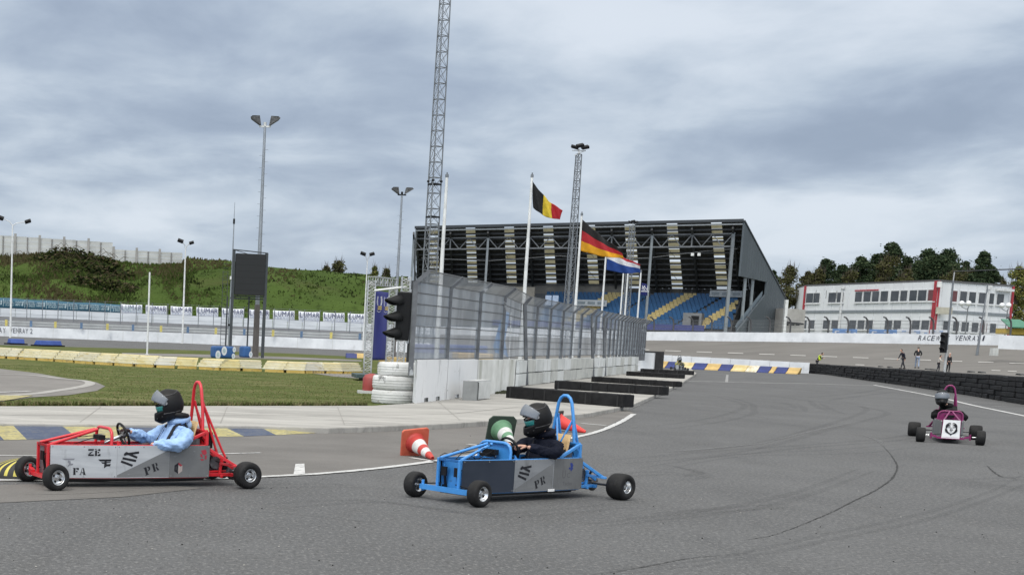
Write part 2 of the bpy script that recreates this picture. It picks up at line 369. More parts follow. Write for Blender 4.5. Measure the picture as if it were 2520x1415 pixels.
# ---- painted blue and yellow ramp kerb in front of the slab
kt = [(-140, 1040), (-30, 1041), (28, 1042), (147, 1043), (294, 1044), (380, 1044), (440, 1045), (483, 1045), (544, 1046), (633, 1047), (700, 1049)]
kb = [(-120, 1084), (10, 1082), (66, 1081), (192, 1078), (330, 1076), (420, 1075), (500, 1074), (535, 1074), (600, 1073), (680, 1070), (815, 1063)]
g = MB()
for i in range(len(kt)-1):
    q = [G(*kb[i], 0.008), G(*kb[i+1], 0.008), G(*kt[i+1], 0.07), G(*kt[i], 0.07)]
    g.add(q, [(0, 1, 2, 3)], i % 2)
struct(g, 'painted_kerb', [kblue, kyel])
# ---- painted lines
g = MB()
ribbon(g, spline([(-300, 1182), (0, 1180), (320, 1182), (640, 1172), (850, 1159), (1060, 1135), (1250, 1104), (1430, 1072), (1510, 1046), (1560, 1018)], 10), 0.12, 0.010, 0.10, step=0.12)
struct(g, 'line_marking', paint)
g = MB(); gpoly(g, [(727, 1141), (749, 1140), (751, 1166), (722, 1168)], 0.012); struct(g, 'box_marking', paint)
g = MB()
ribbon(g, [(1430, 1041), (1492, 1046)], 0.12, 0.010); ribbon(g, [(1150, 1092), (1230, 1101)], 0.10, 0.010); ribbon(g, [(1010, 1125), (1075, 1135)], 0.08, 0.010)
ribbon(g, spline([(-100, 1119), (110, 1120), (400, 1119), (640, 1113)], 6), 0.06, 0.010, 0.3, step=0.3)
struct(g, 'thin_marking', paint)
g = MB(); ribbon(g, spline([(1690, 937), (1850, 941), (2000, 944), (2160, 949)], 6), 0.30, 0.007, 0.1, step=0.8); struct(g, 'cross_line', M('worn_white', (.30, .30, .295), .8, scale=1.2, col2=(.50, .50, .49)))
g = MB()
ribbon(g, [(1790, 922), (1788, 940)], 0.14, 0.006); ribbon(g, [(2160, 949), (2255, 950)], 0.12, 0.006)
ribbon(g, [(1560, 1000), (1690, 937)], 0.10, 0.006, 0.3, step=1); ribbon(g, [(1700, 918), (1860, 924)], 0.14, 0.006, 0.4, step=1)
ribbon(g, [(2440, 1000), (2540, 996)], 0.07, 0.006, 0.3, step=1); ribbon(g, [(2470, 1043), (2560, 1044)], 0.04, 0.006, 0.3, step=1)
struct(g, 'faded_marking', fpaint)
g = MB(); ribbon(g, spline([(2150, 947), (2300, 975), (2400, 998), (2540, 1027), (2700, 1064)], 6), 0.16, 0.008, 0.08, step=1.0); struct(g, 'track_edge_line', paint)
# ---- cracks and skid marks
g = MB()
ribbon(g, spline([(2172, 1096), (2192, 1118), (2208, 1146), (2200, 1170), (2185, 1185), (2150, 1208), (2100, 1232), (2040, 1262), (1965, 1293), (1900, 1316), (1840, 1326)], 8), 0.014, 0.005, 0.65, step=0.04, widths=lambda t: 0.35+1.1*math.sin(math.pi*t)+0.5*noise.noise(V((t*30, 0, 0))))
ribbon(g, spline([(180, 1222), (330, 1231), (480, 1247), (640, 1258), (800, 1272), (940, 1287)], 8), 0.010, 0.005, 0.5, step=0.06, widths=lambda t: 0.5+0.8*noise.noise(V((t*25, 3, 0))))
ribbon(g, spline([(60, 1216), (200, 1214), (330, 1206)], 6), 0.009, 0.005, 0.6, step=0.06)
ribbon(g, spline([(1440, 1415), (1560, 1398), (1700, 1372), (1840, 1360)], 6), 0.010, 0.005, 0.6, step=0.05, widths=lambda t: 0.4+0.5*math.sin(math.pi*t))
ribbon(g, spline([(2430, 1146), (2460, 1170), (2500, 1176)], 6), 0.02, 0.005, 0.6, step=0.08)
struct(g, 'asphalt_cracks', crackm)
g = MB(); zz = 0.0055
arcs = [[(1590, 960), (1720, 968), (1800, 985), (1832, 998), (1810, 1012), (1740, 1030), (1600, 1050)], [(1650, 958), (1840, 966), (1960, 982), (2080, 992), (2130, 1004), (2110, 1020), (2000, 1055), (1880, 1086), (1700, 1112), (1500, 1132)],
        [(1690, 975), (1850, 985), (1930, 992), (1960, 1005)], [(1990, 985), (2010, 1000), (2040, 1012)], [(1600, 1126), (1780, 1108), (1960, 1096), (2180, 1078), (2300, 1055)], [(1580, 1150), (1800, 1118), (2050, 1106), (2230, 1090)],
        [(1980, 978), (2100, 968), (2180, 955)], [(1430, 1290), (1620, 1268), (1800, 1245), (1960, 1210), (2120, 1150)], [(1500, 1400), (1760, 1372), (2000, 1320), (2240, 1270), (2420, 1215), (2520, 1165)],
        [(1600, 1262), (1760, 1250), (1900, 1240)], [(1680, 1172), (1720, 1160), (1620, 1140)], [(2380, 1180), (2440, 1176), (2530, 1172)], [(1380, 1180), (1600, 1160), (1740, 1172)],
        [(640, 1240), (900, 1230), (1200, 1262), (1500, 1240)], [(200, 1205), (500, 1195), (800, 1190), (1000, 1205)], [(1700, 945), (1900, 950), (2040, 962)]]
random.seed(3)
for a in arcs:
    ww = random.uniform(0.10, 0.22)*(1.5 if a[0][1] < 1000 else 0.8)
    for off in (0, 1):
        zz += 0.00006
        pp = [(x+off*random.uniform(20, 60), y+off*random.uniform(4, 9)) for x, y in a]
        ribbon(g, spline(pp, 8), ww, zz, 0.04, widths=lambda t: max(0.05, math.sin(math.pi*t)**0.5))
struct(g, 'skid_marks', skidm)
g = MB(); zz = 0.0072
for a in [[(1600, 1112), (1700, 1107), (1860, 1092), (1900, 1085)], [(1880, 1090), (2000, 1060), (2100, 1040)], [(2120, 1070), (2160, 1083), (2170, 1095)], [(1750, 1005), (1900, 1030)], [(1560, 995), (1640, 1002)], [(1500, 1045), (1545, 1052), (1570, 1050)]]:
    zz += 0.0001; ribbon(g, spline(a, 6), 0.10, zz, 0.2, widths=lambda t: max(0.05, math.sin(math.pi*t)))
struct(g, 'pale_scuffs', lightpatch)
# ---- little stones and crumbs of rubber
g = MB(); random.seed(11)
for i in range(150):
    px = random.uniform(0, 2520); py = random.uniform(1180, 1415) if random.random() < .8 else random.uniform(1060, 1180)
    p = G(px, py, 0.003); g.ico(p, random.uniform(0.003, 0.008), 0 if random.random() < .55 else 1, 0.4)
tag(g.build('loose_stones', [M('rubber_crumb', (0.03, 0.03, 0.03), 0.9), M('grit', (0.3, 0.29, 0.27), 0.9)]), 'tiny loose stones and rubber crumbs scattered on the grey asphalt', 'gravel', kind='stuff')
# ---- grass tufts standing on the lawn
g = MB(); random.seed(5)
cnt = 0
while cnt < 9000:
    px = random.uniform(-60, 925); py = 998-100*(random.random()**0.8)
    if py < 893+px*0.033: continue
    if px < 262 and 905+px*0.14 < py < 990-px*0.10: continue
    cnt += 1
    p = G(px, py, 0.0); h = random.uniform(0.012, 0.035); a = random.uniform(0, 6.3); r = random.uniform(0.012, 0.03)
    d = V((math.cos(a)*r, math.sin(a)*r, 0)); t = p+V((random.uniform(-.03, .03), random.uniform(-.03, .03), h))
    g.add([p-d, p+d, t], [(0, 1, 2)], 0 if random.random() < .7 else 1)
for k in range(1500):
    px = random.uniform(-40, 905); p = G(px, 998.6+random.uniform(-1.0, 1.6)*abs(noise.noise(V((px*.02, 0, 0))))*2, 0.0); p.z = .0; h = random.uniform(.07, .125); a = random.uniform(0, 6.3); r = random.uniform(.012, .035)
    d = V((math.cos(a)*r, math.sin(a)*r, 0)); g.add([p-d, p+d, p+V((random.uniform(-.06, .06), random.uniform(-.10, .03), h))], [(0, 1, 2)], 0 if random.random() < .5 else 1)
gb1 = M('grass_blade', (0.105, 0.128, 0.038), 0.8, scale=0.9, col2=(0.15, 0.165, 0.06), spec=0.2, trans=0.3); gb2 = M('grass_blade_dry', (0.24, 0.21, 0.11), 0.85, spec=0.2, trans=0.3)
tag(g.build('grass_tufts', [gb1, gb2]), 'short green and yellowed grass of the lawn inside the circuit', 'grass', kind='stuff')
# ================================================================ left side of the circuit
whitew = M('white_wall_paint', (0.62, 0.64, 0.66), 0.7, scale=0.8, col2=(0.76, 0.78, 0.80))
layer(whitew, (0.42, 0.43, 0.44), 1.3, 0.60, 0.75, 0.7, (1, 1, 0.6))
lett = M('dark_lettering', (0.02, 0.025, 0.045), 0.6)
galv = M('galvanised_steel', (0.32, 0.34, 0.36), 0.45, 0.7, scale=2); galvd = M('dull_steel', (0.20, 0.215, 0.23), 0.55, 0.5, scale=2)
darkm = M('dark_metal', (0.009, 0.0095, 0.0105), 0.6, scale=4, spec=0.25); whitep = M('white_post_paint', (0.68, 0.69, 0.68), 0.5, scale=2)
conc2 = M('old_concrete', (0.42, 0.43, 0.41), 0.9, scale=0.7, col2=(0.56, 0.57, 0.55), stretch=(0.4, 0.4, 2.5)); layer(conc2, (0.30, 0.31, 0.29), 0.9, 0.55, 0.72, 0.6, (1, 1, 0.3))
# left wall
LW = [G(-420, 809.5), G(0, 827), G(452, 844.5), G(894, 863), G(1060, 870)]
hw = 1.07
t = thing('track_wall', 'long low white wall with lettering in front of the left stretch of track', 'wall', LW[1])
g = MB()
for a, b_ in zip(LW[:-1], LW[1:]):
    g.bar(a+V((0, 0.12, hw/2)), b_+V((0, 0.12, hw/2)), 0.24, hw)
g.build('wall_body', whitew, t)
g = MB()
for i in range(16):
    p = ONP(-300+i*86, 850, LW[0] if i < 4 else LW[1], LW[1] if i < 4 else LW[3]); g.box((p.x, p.y-0.002, hw/2), (0.035, 0.03, hw-0.06))
g.build('panel_joint', conc2, t)
u = (LW[2]-LW[1]).normalized()
def ontext(par, name, txt, x0, x1, ymid, A, B, h, mat, mi=0, off=0.02, shear=0.0, mb=None):
    a = ONP(x0, ymid, A, B); b_ = ONP(x1, ymid+(x1-x0)*0.04, A, B); a.z = b_.z = (a.z+b_.z)/2
    wd = (b_-a).length; m_ = mb or MB(); m_.spaced(txt, (a+b_)/2, b_-a, (0, 0, 1), wd, h, mi, off, shear=shear, fill=.78)
    return m_ if mb is not None else m_.build(name, mat, par)
ontext(t, 'lettering', 'VENRAY 2', 24, 81, 813, LW[1], LW[2], 0.52, lett)
ontext(t, 'lettering', 'RACEWAY', -52, 15, 810.5, LW[0], LW[1]+(LW[1]-LW[0]), 0.52, lett)
# guard rail behind it
t = thing('guard_rail', 'steel guard rail on blue and yellow posts above the left white wall', 'guard rail', LW[1]+V((0, 1, 0)))
g = MB(); off = V((0, 1.0, 0))
R0, R1 = LW[0]+off, LW[4]+off
for z in (1.30, 1.58):
    for a, b_ in zip(LW[:-1], LW[1:]):
        g.bar(a+off+V((0, 0, z)), b_+off+V((0, 0, z)), 0.06, 0.20)
g.build('rail', M('rail_steel', (0.42, 0.43, 0.42), 0.5, 0.5, scale=1), t)
by = [M('post_blue', (0.10, 0.17, 0.28), 0.6), M('post_yellow', (0.55, 0.47, 0.14), 0.6)]
for i, px in enumerate([-112, -48, 15, 76, 136, 200, 264, 327, 396, 462, 531, 601, 672, 742, 815, 886, 950]):
    p = ONP(px, 820, LW[1]+off, LW[3]+off); g = MB(); g.box((p.x, p.y-0.05, 1.43), (0.26, 0.12, 0.66)); g.build('post', by[1-i % 2], t)
# far banked track and its outer panel wall
D2 = 172.0
OB = [AT(-420, 760.5, D2+4), AT(0, 778.5, D2), AT(452, 797, D2-1), AT(890, 816, D2-2), AT(1080, 824, D2-2)]
g = MB(); nu = 12
for a, b_, c, d in zip(LW[:-1], LW[1:], OB[:-1], OB[1:]):
    g.grid(lambda u_, v_: (lerp(lerp(a+V((0, 1.4, 0)), b_+V((0, 1.4, 0)), u_), lerp(c, d, u_), v_).to_2d().to_3d()+V((0, 0, lerp(0.0, lerp(c.z, d.z, u_), v_**1.3)))), 4, 8)
struct(g, 'banked_track', bankm2 := M('bank_asphalt_grey', (0.10, 0.105, 0.115), 0.9, scale=0.3, col2=(0.13, 0.135, 0.145)))
t = thing('panel_wall', 'low whitish concrete panel wall along the far left track below the banners', 'wall', OB[1])
hp = 0.95
for a, b_ in zip(OB[:-1], OB[1:]):
    n = 12 if a is not OB[3] else 5
    for i in range(n):
        p = lerp(a, b_, i/n); q = lerp(a, b_, (i+1)/n); e = (q-p)*0.012
        g = MB(); g.bar(p+e+V((0, 0.1, hp/2-0.05)), q-e+V((0, 0.1, hp/2-0.05)), 0.16, hp+0.1); g.build('wall_panel', M('panel_concrete', (0.50, 0.53, 0.56), 0.85, scale=0.9, col2=(0.66, 0.69, 0.72), stretch=(0.3, 0.3, 3)), t)
t = thing('mesh_fence', 'thin grey catch fence standing in front of the far left banners', 'fence', OB[1]+V((0, -4, 0)))
OF = [p+V((0, -3.5, -0.35)) for p in OB]
g = MB(); pts = []
for a, b_ in zip(OF[:-1], OF[1:]):
    for i in range(12): pts.append(lerp(a, b_, i/12))
for p in pts:
    m_ = MB(); m_.cyl(p, p+V((0, 0, 2.5)), 0.045, n=6); m_.build('post', galvd, t)
for z in (0.1, 0.7, 1.3, 1.9, 2.45):
    g.tube([p+V((0, 0, z)) for p in pts], 0.012, 4)
g.build('wire', galvd, t)
# ---- banners
castm = M('banner_teal', (0.022, 0.095, 0.150), 0.6, scale=1.5, col2=(0.032, 0.12, 0.18)); bwhite = M('banner_white', (0.66, 0.68, 0.72), 0.6, scale=3, var=0.06)
blet = M('banner_navy', (0.015, 0.025, 0.12), 0.6); bpale = M('banner_pale', (0.42, 0.52, 0.55), 0.6); bmid = M('banner_blue_line', (0.12, 0.16, 0.42), 0.6); bgrey = M('banner_grey_letters', (0.26, 0.30, 0.42), 0.6)
A, B = AT(-420, 711, D2+4.2), AT(297, 749, D2+.2)
A0, B0 = AT(-420, 741, D2+4.2), AT(297, 773, D2+.2)
t = thing('advertising_banner', 'long teal banner with repeated pale lettering along the foot of the embankment', 'banner', A0)
g = MB(); g.grid(lambda u_, v_: lerp(lerp(A0, B0, u_), lerp(A, B, u_), v_)+V((0, 0.06*math.sin(u_*70)+0.04*math.sin(u_*31+v_*3), 0.03*math.sin(u_*43))), 160, 3)
bo = g.build('cloth', castm, t); s_ = bo.modifiers.new('s', 'SOLIDIFY'); s_.thickness = 0.02
for i in range(-7, 6):
    x0 = 37+i*52.8
    m_ = MB(); ontext(None, '', 'Castrol', x0, x0+21, 744.5+x0*.052, A, B, 0.52, None, off=0.16, mb=m_, shear=0.1)
    m_.box(ONP(x0+24.5, 745.5+x0*.052, A, B)+V((0, -0.16, 0)), (0.05, 0.02, 0.9))
    ontext(None, '', 'BOSTON', x0+27, x0+48, 743+x0*.052, A, B, 0.34, None, off=0.16, mb=m_, shear=0.1)
    ontext(None, '', '& SALES', x0+30, x0+50, 749.5+x0*.052, A, B, 0.34, None, off=0.16, mb=m_, shear=0.1)
    m_.build('lettering', bpale, t)
lx = [(297, 350), (358.5, 410.5), (420, 473), (483.5, 537), (546, 600.5), (612, 663), (672, 725), (735, 787), (795, 848), (856, 906)]
for i, (x0, x1) in enumerate(lx):
    yt = 748+(x0-297)*0.0405; dd = D2+0.1-i*0.15
    a, b_, c, d = AT(x0, yt+26.5, dd), AT(x1, yt+28.6, dd), AT(x1, yt+2.0, dd), AT(x0, yt, dd)
    t = thing('advertising_banner', 'white banner with navy lettering, %s from the left in the row of white banners' % ORD[i], 'banner', a, group='white lettered banners below the embankment')
    g = MB(); sg = random.uniform(0, 6); g.grid(lambda u_, v_: lerp(lerp(a, b_, u_), lerp(d, c, u_), v_)+V((0, 0.05*math.sin(u_*5+sg), 0.045*math.sin(u_*math.pi)*(-1 if v_ > .5 else -.6))), 14, 4)
    bo = g.build('cloth', bwhite, t); s_ = bo.modifiers.new('s', 'SOLIDIFY'); s_.thickness = 0.02
    h = (c.z+d.z-a.z-b_.z)/2; wv = (b_-a)
    m_ = MB(); tgk = textgeo('LUMAR'); o = lerp(a, b_, .5)+V((0, -0.10, 0))
    m_.spaced('LUMAR', o+V((0, 0, h*0.69)), wv, (0, 0, 1), wv.length*.97, h*0.46); m_.build('lettering', blet, t)
    m_ = MB(); tgk = textgeo('VERHUUR'); m_.spaced('VERHUUR', o+V((0, 0, h*0.32)), wv, (0, 0, 1), wv.length*.95, h*0.19, fill=.62); m_.build('lettering', bgrey, t)
    m_ = MB(); m_.box(o+V((0, 0, h*0.085)), (wv.length*0.94, 0.01, h*0.10), math.atan2(wv.y, wv.x)); m_.build('stripe', bmid, t)
# ---- embankment
emg = M('embankment_grass', (0.043, 0.070, 0.015), 0.95, scale=0.12, col2=(0.062, 0.098, 0.022), spec=0.1, bump=0.8, bscale=2.5, bdist=0.3)
layer(emg, (0.070, 0.066, 0.028), 0.10, 0.52, 0.70, 0.60, (1, 1, 1.5), 6, 0.5, (40, 7, 1)); layer(emg, (0.022, 0.035, 0.010), 0.5, 0.56, 0.70, 0.7)
ep = [(-420, 640), (-150, 632), (0, 629), (100, 623), (170, 620), (240, 631), (290, 643), (400, 652), (448, 650), (462, 636), (560, 641), (660, 656), (760, 664), (900, 676), (1002, 682), (1016, 720)]
ET = [AT(x, y, 196) for x, y in ep]; EBs = [AT(x, 778+0.042*x, 174) for x, y in ep]
for p in EBs: p.z = 1.2
g = MB()
for i in range(len(ep)-1):
    def f(u_, v_):
        p = lerp(lerp(EBs[i], EBs[i+1], u_), lerp(ET[i], ET[i+1], u_), v_)
        k = math.sin(math.pi*v_); p.z += k*1.3
        p += V((0, 0, 0.45*noise.noise(p*0.25)+0.25*noise.noise(p*0.9)))*(0.35+k)
        return p
    g.grid(f, 14, 22)
    def f2(u_, v_):
        p = lerp(ET[i], ET[i+1], u_)+V((0, 60*v_, -6*v_)); return p+V((0, 0, 0.7*noise.noise(lerp(ET[i], ET[i+1], u_)*0.25)*0.35+0.12*noise.noise(lerp(ET[i], ET[i+1], u_)*0.9)))
    g.grid(f2, 14, 3)
struct(g, 'embankment', emg)
# weeds on the embankment
g = MB(); random.seed(21); wm = [M('weed_green', (0.046, 0.070, 0.016), 0.9, spec=0.1, scale=0.3, col2=(0.068, 0.098, 0.024)), M('weed_brown', (0.085, 0.075, 0.035), 0.9, spec=0.1), M('weed_dark', (0.024, 0.034, 0.011), 0.9, spec=0.1)]
for k in range(24000):
    i = random.randrange(2, len(ep)-2); u_ = random.random(); v_ = random.random()**0.8
    p = lerp(lerp(EBs[i], EBs[i+1], u_), lerp(ET[i], ET[i+1], u_), v_); kk = math.sin(math.pi*v_); p.z += kk*1.3+0.45*noise.noise(p*0.25)*(0.35+kk)
    left = max(0, min(1, (650-lerp(ep[i][0], ep[i+1][0], u_))/300))
    if random.random() > .25+.75*left: continue
    h = random.uniform(0.1, 0.3)*(1+1.0*left*(0.5+noise.noise(p*0.12))); a = random.uniform(0, 6.3); r = random.uniform(0.1, 0.26)
    d = V((math.cos(a)*r, math.sin(a)*r, 0)); c = noise.noise(p*0.10+V((9, 0, 0)))+random.uniform(-.25, .25)+left*0.12
    mi = 1 if c > 0.16 else (2 if c < -0.22 else 0)
    g.add([p-d-V((0, 0, .1)), p+d-V((0, 0, .1)), p+d*random.uniform(-1, 1)+V((random.uniform(-.1, .1), -0.05, h))], [(0, 1, 2)], mi)
tag(g.build('weeds', wm), 'rough green and brown weeds growing all over the left embankment', 'weeds', kind='stuff')
# bramble thicket
def leafblob(g, c, rx, ry, rz, n, s0, s1, mis=(0,), flat=0.0, shell=0.45):
    for k in range(n):
        while True:
            p = V((random.uniform(-1, 1), random.uniform(-1, 1), random.uniform(-1, 1)))
            if shell < p.length < 1: break
        q = V(c)+V((p.x*rx, p.y*ry, p.z*rz)); s = random.uniform(s0, s1)
        a = V((random.uniform(-1, 1), random.uniform(-1, 1), random.uniform(-1, 1))).normalized(); x, y = frame(a)
        y = y*(1-flat)
        g.add([q-x*s, q-y*s*.6, q+x*s, q+y*s*.6], [(0, 1, 2, 3)], random.choice(mis))
g = MB(); random.seed(31)
bc = [(165, 632, 193, 4.2, 1.5), (120, 648, 192, 3.5, 1.6), (225, 648, 192, 3.8, 1.4), (200, 672, 188, 5, 2.0), (265, 680, 188, 4, 1.6), (230, 702, 184, 4, 1.6), (290, 712, 184, 3.5, 1.2), (150, 680, 188, 3.5, 1.3)]
for (x, y, D, rx, rz) in bc:
    c = AT(x, y, D)-V((0, 0, 0.3)); leafblob(g, c, rx, 2.0, rz, 1300, 0.12, 0.34, (0, 0, 1, 2, 2), shell=0.2)
brm = [M('bramble', (0.033, 0.045, 0.012), 0.9, spec=0.1, scale=0.4, col2=(0.06, 0.07, 0.02)), M('bramble_brown', (0.075, 0.060, 0.035), 0.9, spec=0.1), M('bramble_dark', (0.016, 0.024, 0.008), 0.9, spec=0.1)]
for k in range(60):
    x, y, D, rx, rz = random.choice(bc); c = AT(x, y, D); p = c+V((random.uniform(-rx, rx), -1.5, random.uniform(-rz, rz)*.6)); dx = random.choice((-1, 1))*random.uniform(.8, 2)
    g.tube([p, p+V((dx*.5, -.2, random.uniform(.4, 1))), p+V((dx, -.3, random.uniform(-.2, .5)))], 0.03, 4, 1)
t = thing('bramble_thicket', 'dark tangled bramble thicket covering the top of the left embankment', 'bush', AT(190, 690, 186)); g.build('foliage', brm, t)
# concrete panel fences on top
def topfence(pts, label, n0, hi_extra):
    t = thing('concrete_fence', label, 'fence', AT(pts[0][0], pts[0][2], 195.2))
    for (x0, yt0, yb0), (x1, yt1, yb1), n in pts_pairs(pts):
        for i in range(n):
            a, b_ = i/n, (i+1)/n
            P = [AT(lerp(x0, x1, a), lerp(yb0, yb1, a), 195.2), AT(lerp(x0, x1, b_), lerp(yb0, yb1, b_), 195.2), AT(lerp(x0, x1, b_), lerp(yt0, yt1, b_), 195.2), AT(lerp(x0, x1, a), lerp(yt0, yt1, a), 195.2)]
            hb = (P[0].z+P[1].z)/2-0.8; ht = (P[2].z+P[3].z)/2; m_ = MB(); nb = 6
            for k in range(nb):
                z0 = lerp(hb, ht, k/nb); z1 = lerp(hb, ht, (k+1)/nb)
                m_.bar(V((P[0].x+.05, P[0].y, (z0+z1)/2)), V((P[1].x-.05, P[1].y, (z0+z1)/2)), 0.07, z1-z0-0.03)
            m_.build('fence_panel', conc2, t)
            m_ = MB(); tall = 0.35 if i % 2 == hi_extra else -0.05
            m_.box((P[0].x, P[0].y-0.08, (hb+ht+tall)/2), (0.30 if tall > 0 else 0.13, 0.2, ht-hb+tall)); m_.build('post', M('post_concrete', (0.17, 0.165, 0.155), 0.9, scale=1, col2=(0.25, 0.24, 0.23)) if tall < 0 else M('post_concrete_pale', (0.27, 0.265, 0.25), 0.9, scale=1, col2=(0.36, 0.35, 0.33)), t)
    return t
def pts_pairs(pts):
    return [(pts[i], pts[i+1], pts[i+1][3]) for i in range(len(pts)-1)] if False else [((pts[i][:3]), (pts[i+1][:3]), pts[i][3]) for i in range(len(pts)-1)]
topfence([(-420, 560, 640, 16), (7, 579.5, 630, 9), (277, 597, 642, 0)], 'tall pale concrete panel fence standing on the left embankment', 0, 1)
topfence([(279, 613.5, 645, 6), (449, 622.5, 652, 0)], 'lower stepped pale concrete panel fence ending on the embankment crest', 0, 0)
# ---- lamp posts
def floods(mb, c, s, dx=1):
    mb.box(c, (0.5*s, 0.35*s, 0.22*s), 0, M3=Matrix.Rotation(rad(-18)*dx, 3, 'Y')@Matrix.Rotation(rad(25), 3, 'X'))
def lamppost(px, ytop, D, label, arms, ybase=None, col=whitep, r0=0.11, r1=0.07, cat='lamp post'):
    b_ = G(px, 0, 0) if False else AT(px, 800, D); b_ = V((b_.x, b_.y, 0.0 if D < 158 else 1.0)); zt = ZAT(b_, ytop)
    t = thing('lamp_post', label, cat, b_, group='white lamp posts by the left track')
    g = MB(); g.cyl(b_, V((b_.x, b_.y, zt)), r0, r1, 10); g.build('pole', col, t)
    for dx, dz, s in arms:
        m_ = MB(); q = V((b_.x+dx, b_.y-0.2, zt+dz)); m_.tube([(b_.x, b_.y, zt-0.1), (b_.x+dx*.3, b_.y-.05, zt+dz*.5), q], 0.04, 6); m_.build('arm', col, t)
        m_ = MB(); floods(m_, q+V((math.copysign(.2, dx), -.1, .05)), s, math.copysign(1, dx)); m_.build('lamp_head', darkm, t)
    return t
lamppost(26, 553, 150, 'white two armed lamp post at the left edge of the photo', [(-1.0, 0.55, 1.3), (1.35, 0.3, 1.2)])
lamppost(450, 612, 156, 'white lamp post with twin floodlights left of the black video screen', [(-0.35, 0.7, 1.2), (0.4, 0.55, 1.0)])
lamppost(896, 650, 152, 'slim white lamp post with twin floodlights beside the truss gantry', [(-0.3, 0.95, 1.1), (0.2, 0.95, 1.0)], r0=0.09, r1=0.045)
# thin marker pole
p = G(362, 873); t = thing('marker_pole', 'plain thin white pole on the grass behind the kerb blocks', 'pole', p); g = MB(); g.cyl(p, V((p.x, p.y, ZAT(p, 670))), 0.055, 0.05, 8); g.cyl(V((p.x, p.y, 0)), V((p.x, p.y, 0.04)), 0.12, n=10); g.build('pole', whitep, t)
# ---- tall floodlight masts with winged lamp clusters
def flood_mast(px, ybase, ytop, D, label, s, wing):
    b_ = G(px, ybase) if ybase else AT(px, 850, D); b_ = V((b_.x, b_.y, 0)); zt = ZAT(b_, ytop)
    t = thing('floodlight_mast', label, 'floodlight', b_, group='tall steel floodlight masts')
    g = MB(); g.cyl(b_, (b_.x, b_.y, 3.2*s), 0.20*s, 0.17*s, 12, 1); g.cyl((b_.x, b_.y, 3.2*s), (b_.x, b_.y, zt), 0.135*s, 0.075*s, 12)
    for i in range(26): # climbing pegs
        z = 3.5*s+i*(zt-4.5*s)/26; sd_ = 1 if i % 2 else -1; g.bar((b_.x, b_.y, z), (b_.x+sd_*0.26*s, b_.y, z), 0.02)
    g.build('pole', [galv, M('pole_base_brown', (0.14, 0.125, 0.115), 0.8, scale=2)], t)
    g = MB(); g.bar((b_.x-.35*s, b_.y, zt), (b_.x+.35*s, b_.y, zt), 0.10*s); g.cyl((b_.x, b_.y, zt), (b_.x, b_.y, zt+.25*s), 0.09*s, n=8)
    g.build('bracket', whitep if wing else darkm, t)
    for sd_ in (-1, 1):
        m_ = MB()
        c0 = V((b_.x+sd_*0.12*s, b_.y, zt+0.05*s)); 
        for k in range(4):
            a = k/3
            p1 = c0+V((sd_*0.12*s, -0.25*s+0.2*k*s, 0)); tip = c0+V((sd_*(0.78-0.02*k)*s, -0.45*s+0.3*k*s, 0.42*s)); top_ = c0+V((sd_*0.22*s, -0.3*s+0.2*k*s, 0.55*s))
            m_.prism([p1, tip, tip+V((-sd_*0.12*s, 0, 0.1*s)), top_], (0, 0.17*s, 0))
        m_.build('lamp_cluster', M('lamp_cluster', (0.10, 0.10, 0.10), 0.5, 0.3, scale=8, var=0.5), t)
    return t
flood_mast(628, 879, 312, 0, 'tallest grey floodlight mast, rising behind the black video screen', 1.0, 1)
flood_mast(969, None, 480, 118, 'slimmer grey floodlight mast between the truss gantry and the lattice tower', 0.95, 0)
# ---- video screen on a steel stand
b_ = G(606, 880); D = b_.y
t = thing('video_screen', 'large blank black video screen on tall dark steel legs', 'screen', (b_.x, b_.y, 0))
X = lambda px: AT(px, 800, D).x
zb, ztp = ZAT(b_, 730), ZAT(b_, 622)
x0, x1 = X(566), X(652)
g = MB(); g.box(((x0+x1)/2+.02, D, (zb+ztp)/2), (x1-x0-.32, 0.5, ztp-zb-0.15), rad(4)); g.build('screen_cabinet', M('screen_black', (0.010, 0.011, 0.012), 0.55, var=0.05, scale=3), t, bevel=0.02)
g = MB(); rz = rad(4)
for k in range(1, 7): g.box(((x0+x1)/2+.02, D-0.252, lerp(zb, ztp, k/7)), (x1-x0-.34, 0.004, 0.012), rad(4))
g.build('module_seam', M('seam', (0.008,)*3, 0.8), t)
for px, y1, wd in ((569, 615, 0.17), (649, 622, 0.19)):
    g = MB(); g.box((X(px), D, ZAT(b_, y1)/2), (wd, 0.22, ZAT(b_, y1))); g.build('leg', M('stand_steel', (0.045, 0.052, 0.058), 0.5, scale=3), t)
for px in (558, 612):
    g = MB(); g.box((X(px), D+1.6, zb/2), (0.09, 0.12, zb)); g.build('leg', MC['stand_steel'], t)
g = MB(); g.bar((x0, D-.1, ZAT(b_, 616)), (x1, D-.1, ZAT(b_, 622)), 0.06); g.bar((x0, D, zb), (x1, D, zb), 0.08); g.bar((x0, D+1.6, zb-.1), (x1, D+1.6, zb-.1), 0.08); g.bar((x0, D, zb-.1), (x0, D+1.6, zb-.1), .08); g.bar((x1, D, zb-.1), (x1, D+1.6, zb-.1), .08)
g.bar((x0+.1, D-.1, ZAT(b_, 617)), (x0+1, D-.1, ZAT(b_, 627)), 0.04); g.build('cross_bar', MC['stand_steel'], t)
# side ladder cage
bx = X(551); t = thing('ladder_cage', 'narrow dark ladder frame left of the video screen legs', 'ladder', (bx, D+3, 0))
g = MB()
for dx in (-.15, .15):
    for dy in (0, .35): g.bar((bx+dx, D+3+dy, 0.6), (bx+dx, D+3+dy, ZAT(V((bx, D+3, 0)), 667)), 0.03)
for k in range(22): g.bar((bx-.15, D+3, .8+k*.24), (bx+.15, D+3, .8+k*.24), 0.02)
g.build('frame', MC['stand_steel'], t)
